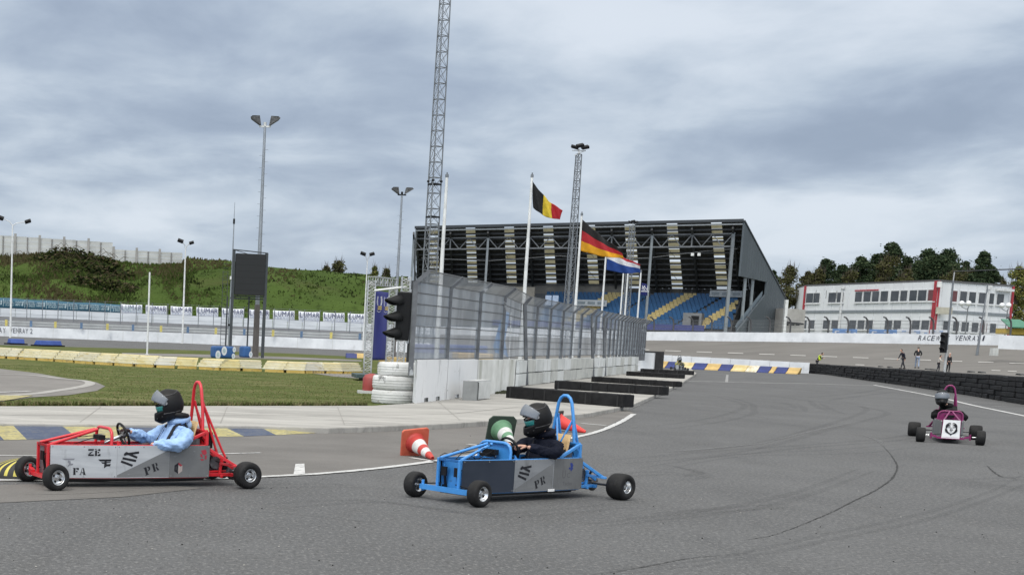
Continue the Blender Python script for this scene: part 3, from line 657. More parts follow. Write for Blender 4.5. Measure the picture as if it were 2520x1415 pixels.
# slim aerial pole before the screen
p = G(563, 868); t = thing('aerial_pole', 'slim grey aerial pole with small boxes standing beside the video screen', 'aerial', p)
g = MB(); z5 = ZAT(p, 545); g.cyl((p.x, p.y, 0), (p.x, p.y, z5*.55), 0.10, 0.085, 10); g.cyl((p.x, p.y, z5*.55), (p.x, p.y, z5), 0.05, 0.035, 8); g.cyl((p.x, p.y, z5), (p.x, p.y, ZAT(p, 498)), 0.03, 0.015, 6); g.build('pole', galv, t)
g = MB(); g.box((p.x, p.y, z5), (0.14, .14, .35)); g.box((p.x-.08, p.y-.05, ZAT(p, 684)), (0.12, .16, .22), mi=1); g.cyl((p.x, p.y, ZAT(p, 802)), (p.x, p.y, ZAT(p, 797)), 0.16, n=10); g.build('aerial_box', [darkm, whitep], t)
# blue drums and boxes
drumb = M('drum_blue', (0.022, 0.085, 0.24), 0.5, scale=2, col2=(0.035, 0.115, 0.30))
def drumbox(x0, x1, yt, yb, label, ovals, dark=False):
    a, b2 = G(x0, yb), G(x1, yb+(x1-x0)*.03); h = ZAT((a+b2)/2, yt); t = thing('block', label, 'block', (a+b2)/2, math.atan2((b2-a).y, (b2-a).x))
    wd = (b2-a).length; g = MB(); g.box((0, .35, h/2), (wd, .7, h)); g.build('body', drumb, t, world=False, bevel=0.12, bseg=3)
    for (u_, v_, s) in ovals:
        m_ = MB(); pts = [((u_-.5)*wd+math.cos(k/14*6.283)*.17*s, -0.006, v_*h+math.sin(k/14*6.283)*.26*s) for k in range(14)]
        m_.poly(pts, 0); m_.poly([(p_[0]*1+0, p_[1]-.003, p_[2]) for p_ in [((u_-.5)*wd+math.cos(k/10*6.283)*.09*s, -0.006, v_*h+math.sin(k/10*6.283)*.13*s) for k in range(10)]], 1)
        m_.build('oval_badge', [bwhite, bpale], t, world=False)
drumbox(528, 579, 852, 881, 'blue plastic block with white oval badges below the screen', [(.45, .62, 1), (.16, .28, .95), (.9, .2, .6), (.93, .75, .6)])
drumbox(599, 618, 852, 880, 'narrow blue plastic block beside the screen leg', [(.93, .3, .7)])
trb = M('trackside_blue', (0.03, 0.07, 0.30), 0.5, scale=2, col2=(0.045, 0.10, 0.36))
for (x0, x1, yt, yb, lab) in ((27, 61, 833.5, 848, 'short bright blue foam barrier standing on the left track'), (101, 153, 838, 852.5, 'longer bright blue foam barrier standing on the left track')):
    a, b2 = G(x0, yb), G(x1, yb+1); h = ZAT(a, yt); t = thing('foam_barrier', lab, 'barrier', (a+b2)/2, math.atan2((b2-a).y, (b2-a).x)); wd = (b2-a).length
    g = MB(); g.prism([(-wd/2, 0, 0.1), (-wd/2, .12, h), (-wd/2, .5, h), (-wd/2, .7, .1)], (wd, 0, 0)); g.build('body', trb, t, world=False, bevel=0.03); g = MB(); g.box((0, .35, .05), (wd+.35, .9, .1)); g.build('base', darkm, t, world=False)
# small blue / yellow kerb block by the gantry
for (x0, x1, mt, cn) in ((857, 874, 'blk_navy', 'navy'), (875, 895, 'blk_amber', 'amber')):
    a, b2 = G(x0, 881), G(x1, 882); h = ZAT(a, 869); wd = (b2-a).length; t = thing('kerb_block', 'small %s kerb block on the grass left of the gantry' % cn, 'barrier block', (a+b2)/2)
    g = MB(); g.prism([(-wd/2, 0, 0), (-wd/2, .2, h), (-wd/2, .6, h), (-wd/2, .8, 0)], (wd, 0, 0)); g.build('body', M(mt, (0.02, 0.035, 0.16) if 'navy' in mt else (0.55, 0.38, 0.14), 0.5, scale=2), t, world=False, bevel=0.03)
# ---- cream / yellow kerb blocks along the lawn
edge = [(-70, 851, 878), (-30, 853, 880), (12, 855.5, 882.5), (43, 857, 884), (87, 859, 887), (132, 861.5, 889.5), (180, 864.5, 893), (228.5, 867.5, 896.5), (277, 869.5, 899), (326, 872, 902), (378, 875.5, 904.5), (430, 878.5, 906.5), (484, 880.5, 908.5), (538, 883.5, 911.5), (592, 884.5, 913), (645, 886.5, 914.5), (698, 889, 917), (750, 891, 919), (799, 892, 919.5), (844, 892.5, 920.5), (893, 893, 921)]
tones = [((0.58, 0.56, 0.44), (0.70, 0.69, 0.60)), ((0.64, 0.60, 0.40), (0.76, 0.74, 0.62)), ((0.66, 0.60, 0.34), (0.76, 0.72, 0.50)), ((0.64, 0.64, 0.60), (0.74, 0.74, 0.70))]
tsel = [0, 0, 0, 1, 1, 1, 0, 1, 1, 1, 3, 2, 1, 2, 0, 1, 1, 3, 1, 0]; names_ = ['cream', 'pale yellow', 'yellow', 'greyish white']
feet = M('block_foot_amber', (0.50, 0.34, 0.08), 0.7, scale=3, col2=(0.62, 0.45, 0.14)); layer(feet, (0.16, 0.12, 0.07), 6, 0.52, 0.66, 0.8)
for i in range(len(edge)-1):
    (xa, ta, ba), (xb, tb, bb) = edge[i], edge[i+1]; tn = tsel[i]
    a, b2 = G(xa-3, ba), G(xb-3, bb); h = (ZAT(a, ta)+ZAT(b2, tb))/2*0.98; wd = (b2-a).length; t = thing('kerb_block', '%s plastic kerb block, %s from the left in the row along the lawn' % (names_[tn], ORD[i]), 'barrier block', (a+b2)/2, math.atan2((b2-a).y, (b2-a).x)+random.uniform(-.03, .03), group='cream and yellow kerb blocks along the lawn')
    mt = M('block_plastic_%d' % tn, tones[tn][0], 0.6, scale=2.2, col2=tones[tn][1], coord='pos'); 
    if 'lay' not in mt: layer(mt, (0.50, 0.38, 0.08), 1.4, 0.56, 0.70, 0.7, (1, 1, 2)); layer(mt, (0.22, 0.20, 0.15), 3.1, 0.62, 0.74, 0.6, (1, 1, .5)); mt['lay'] = 1
    g = MB(); w2 = wd/2-0.012; foot = 0.12
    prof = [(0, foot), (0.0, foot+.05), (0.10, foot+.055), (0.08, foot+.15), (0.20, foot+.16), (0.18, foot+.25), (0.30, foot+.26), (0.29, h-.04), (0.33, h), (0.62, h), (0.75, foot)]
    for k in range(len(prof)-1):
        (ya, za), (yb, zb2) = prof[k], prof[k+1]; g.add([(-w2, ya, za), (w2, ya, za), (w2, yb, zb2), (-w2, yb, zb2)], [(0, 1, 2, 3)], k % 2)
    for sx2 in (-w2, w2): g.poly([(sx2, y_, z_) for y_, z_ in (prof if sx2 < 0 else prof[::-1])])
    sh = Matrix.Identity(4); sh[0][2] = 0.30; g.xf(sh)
    g.build('shell', [mt, M('block_riser_%d' % tn, tuple(c*q for c, q in zip(tones[tn][0], (.80, .72, .55))), .6, scale=2)], t, world=False)  # alternate faces yellower and darker: bands, plus shadow lines put in by colour
    g = MB(); g.box((.1, .36, foot/2), (2*w2-.1, .70, foot)); g.build('foot', feet, t, world=False)
# ================================================================ fence, walls and things in the middle
random.seed(41)
# block wall near end
P0, P1 = G(1022, 992, .1), G(1264, 963, .1)
sec = [(1022, 1098), (1098, 1171), (1171, 1264)]
wblk = M('block_white', (0.80, 0.81, 0.82), 0.65, scale=0.8, col2=(0.86, 0.865, 0.87)); wblk2 = M('block_stained', (0.62, 0.63, 0.60), 0.8, scale=1.5, col2=(0.80, 0.81, 0.79)); layer(wblk2, (0.28, 0.28, 0.22), 1.2, 0.52, 0.68, 0.7, (1, 1, .25))
layer(wblk, (0.36, 0.36, 0.36), 2.6, 0.58, 0.72, 0.6, (1, 1, .3)); layer(wblk, (0.15, 0.15, 0.15), 5.0, 0.66, 0.71, 0.7, (.5, 1, 1.6))
for i, (xa, xb) in enumerate(sec):
    a = ONP(xa, 980, P0, P1); b_ = ONP(xb, 980, P0, P1); a.z = b_.z = .1; ht = ZAT(a, 886)-.1; wd = (b_-a).length
    t = thing('wall_block', ['clean white wall block right beside the painted tyre stack', 'clean white wall block between its white neighbour and the stained one', 'stained whitish wall block with moss at its foot'][i], 'barrier block', (a+b_)/2, math.atan2((b_-a).y, (b_-a).x), group='white wall blocks at the near end of the catch fence')
    w2 = wd/2-.015; nx = [-w2, -w2*.45, -w2*.2, w2*.3, w2*.55, w2]
    g2 = MB(); dv = Matrix.Rotation(-math.atan2((b_-a).y, (b_-a).x), 3, 'Z')@V((0.02, .62, 0)); g2.prism([(-w2, 0, 0), (nx[1], 0, 0), (nx[1], 0, .1), (nx[2], 0, .1), (nx[2], 0, 0), (nx[3], 0, 0), (nx[3], 0, .1), (nx[4], 0, .1), (nx[4], 0, 0), (w2, 0, 0), (w2, 0, ht), (-w2, 0, ht)] if i < 2 else [(-w2, 0, 0), (w2, 0, 0), (w2, 0, ht), (-w2, 0, ht)], dv)
    g2.build('block', wblk2 if i == 2 else wblk, t, world=False)
# long second wall made of two rows of grey panels
Q0, Q1 = G(1272, 951, .1), G(1568, 916, .1)
t = thing('concrete_wall', 'long wall of small grey white concrete panels in two rows under the catch fence', 'wall', Q0)
ql = (Q1-Q0).length; qd = (Q1-Q0).normalized(); qn = V((-qd.y, qd.x, 0)); h2 = ZAT(Q0, 886)-.1
g = MB(); g.bar(Q0+qn*.30+V((0, 0, h2/2)), Q1+qn*.30+V((0, 0, h2/2)), 0.4, h2); g.build('core', conc2, t)
greys = [M('panel_a', (0.52, 0.54, 0.53), 0.85, scale=1.3, col2=(0.66, 0.68, 0.67)), M('panel_b', (0.62, 0.64, 0.64), 0.85, scale=1.3, col2=(0.74, 0.76, 0.76)), M('panel_c', (0.44, 0.45, 0.43), 0.85, scale=1.3, col2=(0.58, 0.59, 0.56))]
for m_ in greys: layer(m_, (0.22, 0.21, 0.18), 1.0, 0.58, 0.74, 0.6, (1, 1, .2))
n = 22
for r in range(2):
    for k in range(n):
        s0 = ql*(k/n)**1.02; s1 = ql*((k+1)/n)**1.02
        tilt = 0.10 if (r == 0 and k in (3, 4, 6)) else random.uniform(-.012, .02)
        a = Q0+qd*(s0+.03)+qn*(-tilt*.5); b2 = Q0+qd*(s1-.03)+qn*(-tilt*.2); zc_ = h2*(.25+.5*r); m_ = MB()
        m_.bar(a+qn*.02+V((0, 0, zc_+random.uniform(-.02, .02))), b2+qn*.02+V((0, 0, zc_)), 0.10, h2*.5-.03); m_.build('wall_panel', random.choice(greys), t)
a = G(1583, 912, .1)
t2 = thing('wall_block', 'bright white wall block closing the far end of the catch fence', 'barrier block', a); g = MB(); g.box((a.x-.2, a.y, .1+.55), (0.75, 1.6, 1.1), math.atan2(qd.y, qd.x)); g.build('block', whitew, t2)
t2 = thing('rubber_sheet', 'black rubber edging at the far end of the concrete wall', 'rubber mat', a+V((.45, 0, 0))); g = MB(); g.box((a.x+.42, a.y+.2, .1+.6), (0.2, 1.6, 1.2), math.atan2(qd.y, qd.x)); g.build('sheet', M('black_rubber', (0.018, 0.018, 0.019), 0.7, scale=3, var=.3), t2)
# catch fence
F0 = G(1016, 992, .1)+V((0, .35, 0)); zt0 = ZAT(F0, 886)
F0.z = zt0; F1 = Q1+qn*.30; F1.z = zt0
Fm = ONP(1264, 880, P0, P1)+V((0, .35, 0)); Fm.z = zt0
t = thing('catch_fence', 'tall grey catch fence with bent tops standing on the concrete walls', 'fence', F0)
segs = [(F0, Fm, [0, .36, .665, .97]), ]
pxs = [1012, 1098, 1172, 1232, 1275, 1313, 1347, 1378, 1402, 1424, 1443, 1459, 1473, 1485, 1496, 1506, 1515, 1523, 1531, 1538, 1545, 1551, 1557, 1563, 1568, 1573, 1578, 1583]
steelp = M('fence_channel', (0.10, 0.105, 0.115), 0.55, 0.3, scale=3, col2=(0.16, 0.17, 0.18)); layer(steelp, (0.50, 0.52, 0.53), 2.4, 0.62, 0.68, 0.8)
posts = []
for i, px in enumerate(pxs):
    p = ONP(px, 890, F0, Fm) if px < 1240 else ONP(px, 890, Q0+qn*.30, Q1+qn*.30); p.z = zt0
    posts.append(p)
hf = ZAT(posts[0], 694)-zt0
ld = V((0.34, 0.06, 0.0)); tips = []
for i, p in enumerate(posts):
    g = MB(); lo_ = 0.12 if i in (4, 10, 12) else p.z-.35
    front = -qn*.34 if i in (4, 10, 12) else V((0, 0, 0))
    g.bar((p.x+front.x, p.y+front.y, lo_), (p.x+front.x*.3, p.y+front.y*.3, p.z+hf), 0.16, 0.10)
    tip = V((p.x, p.y, p.z+hf))+V((0.30, -0.02, 0.26)); g.bar((p.x+front.x*.3, p.y+front.y*.3, p.z+hf-.02), tip, 0.11, 0.09); g.build('post', steelp, t)
    tips.append(tip)
wirem = M('fence_wire', (0.13, 0.14, 0.15), 0.6, 0.3, scale=3)
g = MB()
for k in range(8): g.tube([p+V((0, -.06, hf*k/7+.02)) for p in posts], 0.011, 4)
g.tube([q+V((0, -.02, 0)) for q in tips], 0.014, 4)
g.build('tension_wire', wirem, t)
# fine mesh: a cloth of woven wire, seen as a half transparent veil
meshm = M('fence_mesh', (0.32, 0.36, 0.41), 0.6, 0.2, scale=0.7, col2=(0.50, 0.55, 0.61), alpha=0.60, lo=.42, hi=.60, stretch=(1, 1, .6))
g = MB()
for a, b2, ta, tb in zip(posts[:-1], posts[1:], tips[:-1], tips[1:]):
    e = V((0, 0, hf)); g.grid(lambda u_, v_: lerp(lerp(a, b2, u_), lerp(a+e, b2+e, u_), v_)+V((0, .04*math.sin(u_*3.14)*math.sin(v_*6), 0)), 4, 6)
    g.add([a+e, b2+e, tb, ta], [(0, 1, 2, 3)])
g.build('wire_mesh', meshm, t)
# tyre stack painted white
tyw = M('painted_tyre', (0.58, 0.58, 0.56), 0.7, scale=2.5, col2=(0.74, 0.74, 0.73), bump=.4, bscale=20); layer(tyw, (0.10, 0.10, 0.10), 2.3, 0.56, 0.61, 0.9, (1, 1, .8), 6); layer(tyw, (0.30, 0.28, 0.22), 5, 0.60, 0.68, 0.6)
c = G(976, 996, 0.0)+V((0, .52, 0)); r = 0.5
zz = 0.0
for k, (dx, rr, hh) in enumerate([(-0.02, .525, .34), (-.02, .52, .34), (.07, .51, .32)]):
    t = thing('tyre', ['bottom tyre of the white painted stack, its paint badly chipped', 'middle tyre of the white painted stack, cleanest of the three', 'top tyre of the white painted stack with blackened top edge'][k], 'tyre', (c.x+dx, c.y, zz), group='white painted tyre stack')
    prof = [(rr*.62, .02), (rr*.80, 0.0), (rr*.955, .012), (rr*.995, .045), (rr*1.005, hh*.5), (rr*.995, hh-.045), (rr*.955, hh-.012), (rr*.80, hh), (rr*.62, hh-.02), (rr*.60, hh*.5), (rr*.62, .02)]
    g = MB(); g.lathe(prof, (0, 0, 0), (0, 0, 1), 36)
    for q in (.32, .5, .68): g.lathe([(rr*1.006, hh*q-.012), (rr*1.014, hh*q-.008), (rr*1.014, hh*q+.008), (rr*1.006, hh*q+.012)], (0, 0, 0), (0, 0, 1), 36)
    g.build('carcass', tyw, t, world=False); zz += hh
# radiator-like white panels leaning in front of the wall
a, b_ = G(1156, 985, .1), G(1216, 982, .1); h = ZAT(a, 938)-.1
t = thing('steel_trunk', 'ribbed grey white metal box leaning against the white wall blocks', 'box', (a+b_)/2, 0)
ang = math.atan2((b_-a).y, (b_-a).x); g = MB(); w_ = (b_-a).length
M4 = Matrix.Translation((a+b_)/2)@Matrix.Rotation(ang+rad(8), 4, 'Z')
g.box((.08, .12, h/2+.02), (w_*.88, .24, h)); 
for k in range(14): g.box((-w_*.3+k*w_*.058, -.002, h/2), (.014, .012, h*.9))
g.xf(M4); g.build('body', M('trunk_paint', (0.55, 0.56, 0.55), 0.6, scale=3, col2=(0.68, 0.69, 0.68)), t)
g = MB(); g.box((-w_/2+.03, .12, h/2-.01), (.11, .36, h+.03)); g.xf(M4); g.build('lid', M('trunk_grey', (0.26, 0.27, 0.27), 0.6, scale=3), t); g = MB(); g.box((-w_/2+.10, .08, h/2), (.03, .3, h-.04)); g.xf(M4); g.build('gap_seal', darkm, t)
# moss
g = MB(); 
for k in range(160):
    p = G(random.uniform(1215, 1262), 967+random.uniform(-3, 2), .1); g.ico(p+V((0, 0, .02)), random.uniform(.02, .06), 0, .4)
tag(g.build('moss', M('moss', (0.05, 0.055, 0.03), .95)), 'moss and dirt at the foot of the stained wall block', 'moss', kind='stuff')
# black beams
rub = M('black_beam', (0.009, 0.009, 0.010), 0.7, scale=5, col2=(0.018, 0.018, 0.019), bump=.3, bscale=40, spec=.25)
layer(rub, (0.05, 0.05, 0.048), 3, 0.62, 0.78, 0.5)
bl = ['first and nearest of the long black foam beams on the apron', 'second black foam beam, behind the nearest one', 'third black foam beam, just past the longest one', 'fourth black foam beam, short looking and far along the apron', 'farthest black foam beam, before the blue and yellow blocks']
for i, ((x0, yb0, yt0), (x1, yb1, yt1)) in enumerate([((1244, 978.5, 952.5), (1531, 1002, 971)), ((1363, 956.5, 936), (1631, 973, 951.5)), ((1454, 939, 927), (1663, 952, 938.5)), ((1540, 924, 915), (1674, 931.5, 920.5)), ((1575, 917, 908), (1706, 923, 912.5))]):
    a, b_ = G(x0, yb0, .1), G(x1, yb1, .1); h = (ZAT(b_, yt1)-.1); wd = (b_-a).length; t = thing('foam_beam', bl[i], 'barrier', (a+b_)/2, math.atan2((b_-a).y, (b_-a).x), group='black foam beams lying across the apron')
    t.location.z = .1
    g = MB(); k = 4
    for j in range(k):
        s0, s1 = -wd/2+wd*j/k, -wd/2+wd*(j+1)/k; g.box(((s0+s1)/2, .22+random.uniform(-.004, .004), h/2+random.uniform(-.006, .004)), (s1-s0-.004, .44, h))
    g.build('beam', rub, t, world=False, bevel=.025)
    g = MB()
    for s in (-.46, -.15, .2, .46): g.box((s*wd, .22, h/2+.006), (.05, .452, h))
    g.build('strap', M('strap_black', (0.012, .012, .013), .5), t, world=False)
# ---- truss gantry
def truss(mb, p, q, wd, n, r=.022, rb=.012, side=None):
    p = V(p); q = V(q); x, y = frame(q-p); 
    if side: x = V(side).normalized(); y = x.cross((q-p).normalized())
    cs = [(-1, -1), (1, -1), (1, 1), (-1, 1)]; h = wd/2
    for a, b2 in cs: mb.cyl(p+x*a*h+y*b2*h, q+x*a*h+y*b2*h, r, n=6)
    for f in range(4):
        a = cs[f]; b2 = cs[(f+1) % 4]
        for k in range(n):
            u0, u1 = k/n, (k+1)/n; A_ = lerp(p, q, u0)+x*a[0]*h+y*a[1]*h; B_ = lerp(p, q, u1)+x*b2[0]*h+y*b2[1]*h; A2 = lerp(p, q, u0)+x*b2[0]*h+y*b2[1]*h; B2 = lerp(p, q, u1)+x*a[0]*h+y*a[1]*h
            if k % 2 == 0: mb.cyl(A_, B_, rb, n=4, cap=False)
            else: mb.cyl(A2, B2, rb, n=4, cap=False)
            mb.cyl(A_, B2*0+A2, rb, n=4, cap=False)
alu = M('truss_aluminium', (0.55, 0.56, 0.57), 0.35, 0.6, scale=3)
b0 = G(905, 921); D = b0.y
t = thing('truss_gantry', 'aluminium truss gantry with two towers beside the fence end', 'gantry', (b0.x, b0.y, 0))
xa = AT(907, 850, D).x; ztop = ZAT(b0, 690); zlo = ZAT(b0, 919)
g = MB(); truss(g, (xa, D, zlo+.0), (xa, D, ztop), .30, 26); g.build('tower', alu, t)
b1 = V((AT(960, 850, D+2.2).x, D+2.2, 0)); zt1 = ZAT(b1, 700)
g = MB(); truss(g, (b1.x, b1.y, 0.3), (b1.x, b1.y, zt1), .30, 24); g.build('tower', alu, t)
g = MB(); pA = V((xa, D, ztop-.02)); pB = V((b1.x, b1.y, zt1+.05)); truss(g, pA, pB, .34, 9, side=(0, 0, 1)); g.build('top_beam', alu, t)
pC = AT(1002, 700, D-1); pD = V((pC.x, pC.y, .1)); zC = ZAT(pD, 682); g = MB(); truss(g, (pC.x-.05, pC.y, ZAT(pD, 718)), (pC.x-.05, pC.y, zC), .34, 4); g.build('top_beam', alu, t)
pE = AT(985, 900, D-1); g = MB(); truss(g, (pE.x, D-1, 0.2), (pE.x, D-1, ZAT(V((pE.x, D-1, 0)), 818)), .26, 10); g.build('tower', alu, t)
g = MB(); g.cyl(AT(922, 715, D-.6), AT(1000, 706, D-1), .045, n=8); g.build('cross_pole', whitep, t)
# blue banner with golden laurels
banb = M('banner_royal', (0.030, 0.036, 0.20), 0.6, scale=1.0, col2=(0.045, 0.052, 0.27), stretch=(1, 1, .4)); gold = M('banner_gold', (0.55, 0.42, 0.12), .6)
a, b_ = AT(917, 884, D+.35), AT(948, 886, D+1.6); z0, z1 = ZAT(a, 886), ZAT(a, 716); t = thing('hanging_banner', 'tall royal blue banner with white and gold laurels hanging in the truss gantry', 'banner', (a.x, a.y, z0))
g = MB(); f_ = lambda u_, v_: V((lerp(a.x, b_.x, u_), lerp(a.y, b_.y, u_)+.06*math.sin(u_*7+v_*2)+.05*math.sin(v_*5+u_*3), lerp(z0, z1, v_))); g.grid(f_, 12, 24)
bo = g.build('cloth', banb, t); s_ = bo.modifiers.new('s', 'SOLIDIFY'); s_.thickness = .012
g = MB(); nrm = V((.5, -1, 0)).normalized()*.03
for cx_ in (.25, .78):
    for k in range(11):
        for sd_ in (-1, 1):
            v_ = .80+k*.012; c_ = f_(cx_+sd_*(.13-.0006*(k-5)**2*2), v_)+nrm; s = .05
            g.add([c_+V((-s*.7, 0, -s*.3)), c_+V((s*.7, 0, -s*.3)), c_+V((sd_*s, 0, s*.7))], [(0, 1, 2)], 0)
    for v_ in (.775, .745): c_ = f_(cx_, v_)+nrm; g.box(c_, (.24, .01, .06), rad(20), 1)
    g.grid(lambda u_, v_: f_(cx_-.14+.28*u_, .715-.02*math.sin(3.14*u_)+v_*.008)+nrm, 6, 1, 0)
g.build('emblem', [M('emblem_white', (.7, .7, .72), .6), gold], t)
# trailer deck, red tank
a = G(902, 938); t = thing('trailer', 'low dark green trailer platform under the truss gantry', 'trailer', (a.x, a.y, 0)); zA = ZAT(a, 931); zB = ZAT(a, 921)
g = MB(); xl, xr = AT(876, 930, a.y).x, AT(960, 930, a.y).x; g.box(((xl+xr)/2, a.y+.9, (zA+zB)/2), (xr-xl, 1.8, zB-zA)); g.build('deck', M('trailer_green', (.045, .075, .078), .6, scale=2), t, bevel=.02)
g = MB(); xl2 = AT(892, 930, a.y+.3).x; g.box(((xl2+xr)/2, a.y+1.0, zA/2), (xr-xl2, 1.1, zA-.01)); g.build('chassis', darkm, t)
a = G(912, 968, 0); t = thing('red_tank', 'round red container half hidden behind the painted tyres', 'container', a); g = MB(); rr = .24; g.lathe([(0.02, .02), (rr*.8, 0), (rr, .1), (rr, .42), (rr*.75, .52), (.05, .56)], a, (0, 0, 1), 16); g.build('shell', M('dull_red', (.30, .05, .045), .5, scale=3), t)
g = MB(); g.box(a+V((.0, -.1, .04)), (.75, .35, .08)); g.build('base', conc2, t)
a = G(965, 912); t = thing('yellow_box', 'amber foam block on the trailer behind the tyres', 'block', (a.x, a.y, 0)); g = MB(); xl, xr = AT(936, 900, a.y).x, AT(1000, 900, a.y).x; g.box(((xl+xr)/2, a.y+.4, (ZAT(a, 893)+ZAT(a, 879))/2), (xr-xl, .8, ZAT(a, 879)-ZAT(a, 893))); g.build('body', M('amber', (.48, .33, .12), .6, scale=2), t, bevel=.03)
# ---- near traffic light (three hooded black lamps facing left)
p = G(994, 990); Dt = p.y-.3; base = V((AT(1000, 880, Dt).x, Dt, 0))
t = thing('traffic_light', 'large black three lamp traffic light with long hoods at the fence end', 'traffic light', base)
zT, zBt = ZAT(base, 719), ZAT(base, 838)
px0 = lambda z_, px: AT(px, 780, Dt).x
lean = V((-0.17, 0, 0))
cT, cB = V((AT(996, 720, Dt).x, Dt, zT)), V((AT(988, 835, Dt).x, Dt, zBt))
g = MB(); g.bar(cB, cT, 0.15, 0.34); g.build('housing', darkm, t, bevel=.03)
for k in range(3):
    c = lerp(cT, cB, .17+.335*k)+V((-.07, 0, 0)); m_ = MB(); ax = V((-1, -.30, -.38)).normalized(); rr = .140
    x = V((0, 1, 0)); x = (x-ax*x.dot(ax)).normalized(); y = ax.cross(x)
    if y.z < 0: y = -y
    def hood(u_, v_):
        an = -math.pi*.22+u_*math.pi*1.44; L_ = .10+.30*max(0, .35+.65*math.sin(an))**.55
        return c+(x*math.cos(an)+y*math.sin(an))*rr+ax*(L_*v_)
    m_.grid(hood, 20, 3); ho = m_.build('hood', darkm, t); s_ = ho.modifiers.new('s', 'SOLIDIFY'); s_.thickness = .012
    m_ = MB(); m_.lathe([(0, .03), (rr*.6, .022), (rr*.95, 0)], c, ax, 16); m_.build('lens', M('dark_lens', (.015, .012, .012), .2), t)
g = MB(); g.bar(V((AT(1003, 860, Dt).x, Dt+.08, ZAT(base, 845))), V((AT(1011, 715, Dt).x, Dt+.08, ZAT(base, 712))), .05); g.bar(V((AT(1007, 860, Dt).x+.04, Dt+.08, ZAT(base, 800))), V((AT(1014, 715, Dt).x+.04, Dt+.08, ZAT(base, 718))), .03); g.build('mounting_rail', alu, t)
g = MB(); g.bar(V((AT(1003, 880, Dt).x+.06, Dt+.18, 0.1)), V((AT(1016, 700, Dt).x+.06, Dt+.18, ZAT(base, 690))), .12, .14); g.build('post', M('post_black', (.03, .032, .035), .6), t)
# ---- flags and poles
def flagpole(px0_, y0, px1, y1, D, label, w0=.10, w1=.05, col=whitep):
    a = AT(px0_, y0, D); a.z = 0; top_ = V((a.x, a.y, ZAT(a, y1))); t = thing('flagpole', label, 'flagpole', a, group='white flagpoles behind the catch fence')
    g = MB(); g.cyl(a, top_, w0, w1, 12); g.build('pole', col, t); g = MB(); g.cyl(top_, top_+V((0, 0, .12)), w1*1.3, n=8); g.cyl(top_+V((0, 0, .12)), top_+V((0, 0, .2)), w1*.6, n=6); g.build('finial', galvd, t)
    return a, top_
flagpole(1085, 690, 0, 437, 62, 'thick white flagpole without a flag, nearest to the lattice tower', .115, .055)
A2, T2 = flagpole(1296, 640, 0, 437, 66, 'tall white flagpole carrying the black yellow and red flag', .105, .05)
A3, T3 = flagpole(1424, 640, 0, 531, 78, 'white flagpole carrying the black red and gold flag', .09, .05)
A4, T4 = flagpole(1486, 700, 0, 628, 88, 'white flagpole carrying the red white and blue flag', .07, .05)
flagpole(1530, 730, 0, 662, 94, 'bare white flagpole, left one of the close pair', .06, .045)
flagpole(1541, 730, 0, 664, 96, 'bare white flagpole, right one of the close pair', .06, .045)
A7, T7 = flagpole(1572, 740, 0, 671, 100, 'white flagpole carrying the small blue lettered flag', .07, .05)
def flag(D, c00, c10, c11, c01, label, mats, mf, amp, extra=None, sag=0, cx=None):
    # c00 hoist bottom, c10 fly bottom, c11 fly top, c01 hoist top (photo pixels)
    P = [AT(*q, D) for q in (c00, c10, c11, c01)]
    if cx is not None:
        for q in P: q.x += cx
    t = thing('flag', label, 'flag', P[3])
    def f(u_, v_):
        p = lerp(lerp(P[0], P[1], u_), lerp(P[3], P[2], u_), v_)
        return p+V((0, amp*math.sin(u_*8+v_*2.2)*u_**.5+amp*.4*math.sin(u_*17+v_*4), -sag*math.sin(u_*math.pi)+amp*.22*math.sin(u_*9+v_*1.3)*u_))
    g = MB(); g.grid(f, 36, 18, mf=mf); o = g.build('cloth', mats, t); s_ = o.modifiers.new('s', 'SOLIDIFY'); s_.thickness = .006
    if extra: extra(t, f)
fb = M('flag_black', (.012, .012, .012), .8, trans=.1); fy = M('flag_yellow', (.78, .60, .05), .7, trans=.3); fr = M('flag_red', (.48, .025, .035), .7, trans=.25); fgo = M('flag_gold', (.80, .42, .02), .7, trans=.3); fw = M('flag_white', (.75, .76, .78), .7, trans=.3); fbl = M('flag_blue', (.012, .055, .25), .7, trans=.2); fna = M('flag_navy', (.02, .03, .17), .7, trans=.2)
def vert3(u_, v_): return 0 if u_ < .36 else (1 if u_ < .66 else 2)
def hor3(u_, v_): return 2 if v_ < 1/3 else (1 if v_ < 2/3-.01 else 0)
flag(66, (1312, 511), (1379, 541), (1384, 517), (1310, 447), 'black yellow and red vertically striped flag on the tall pole', [fb, fy, fr], vert3, .16, sag=.14)
flag(78, (1429, 617), (1536, 637), (1531, 616), (1433, 541), 'black red and gold horizontally striped flag streaming rightwards', [fb, fr, fgo], hor3, .20, sag=.08)
flag(88, (1493, 664), (1577, 672), (1575, 650), (1495, 608), 'red white and blue striped flag below the larger flag', [fr, fw, fbl], lambda u_, v_: 2 if v_ < .46 else (1 if v_ < .80 else 0), .16, sag=.1)
def kn(t, f):
    g = MB(); 
    for (txt, u_, v_) in (('K', .3, .62), ('N', .62, .62)):
        g.text(txt, f(u_, v_)+V((0, -.2, 0)), (1, 0, 0), (0, 0, 1), .30)
    g.box(f(.45, .34)+V((0, -.2, 0)), (.5, .01, .06)); g.build('lettering', fw, t)
flag(100, (1577, 726), (1594, 728), (1592, 700), (1579, 696), 'small dark blue flag with white letters on the last pole', [fna], lambda u_, v_: 0, .08, kn)
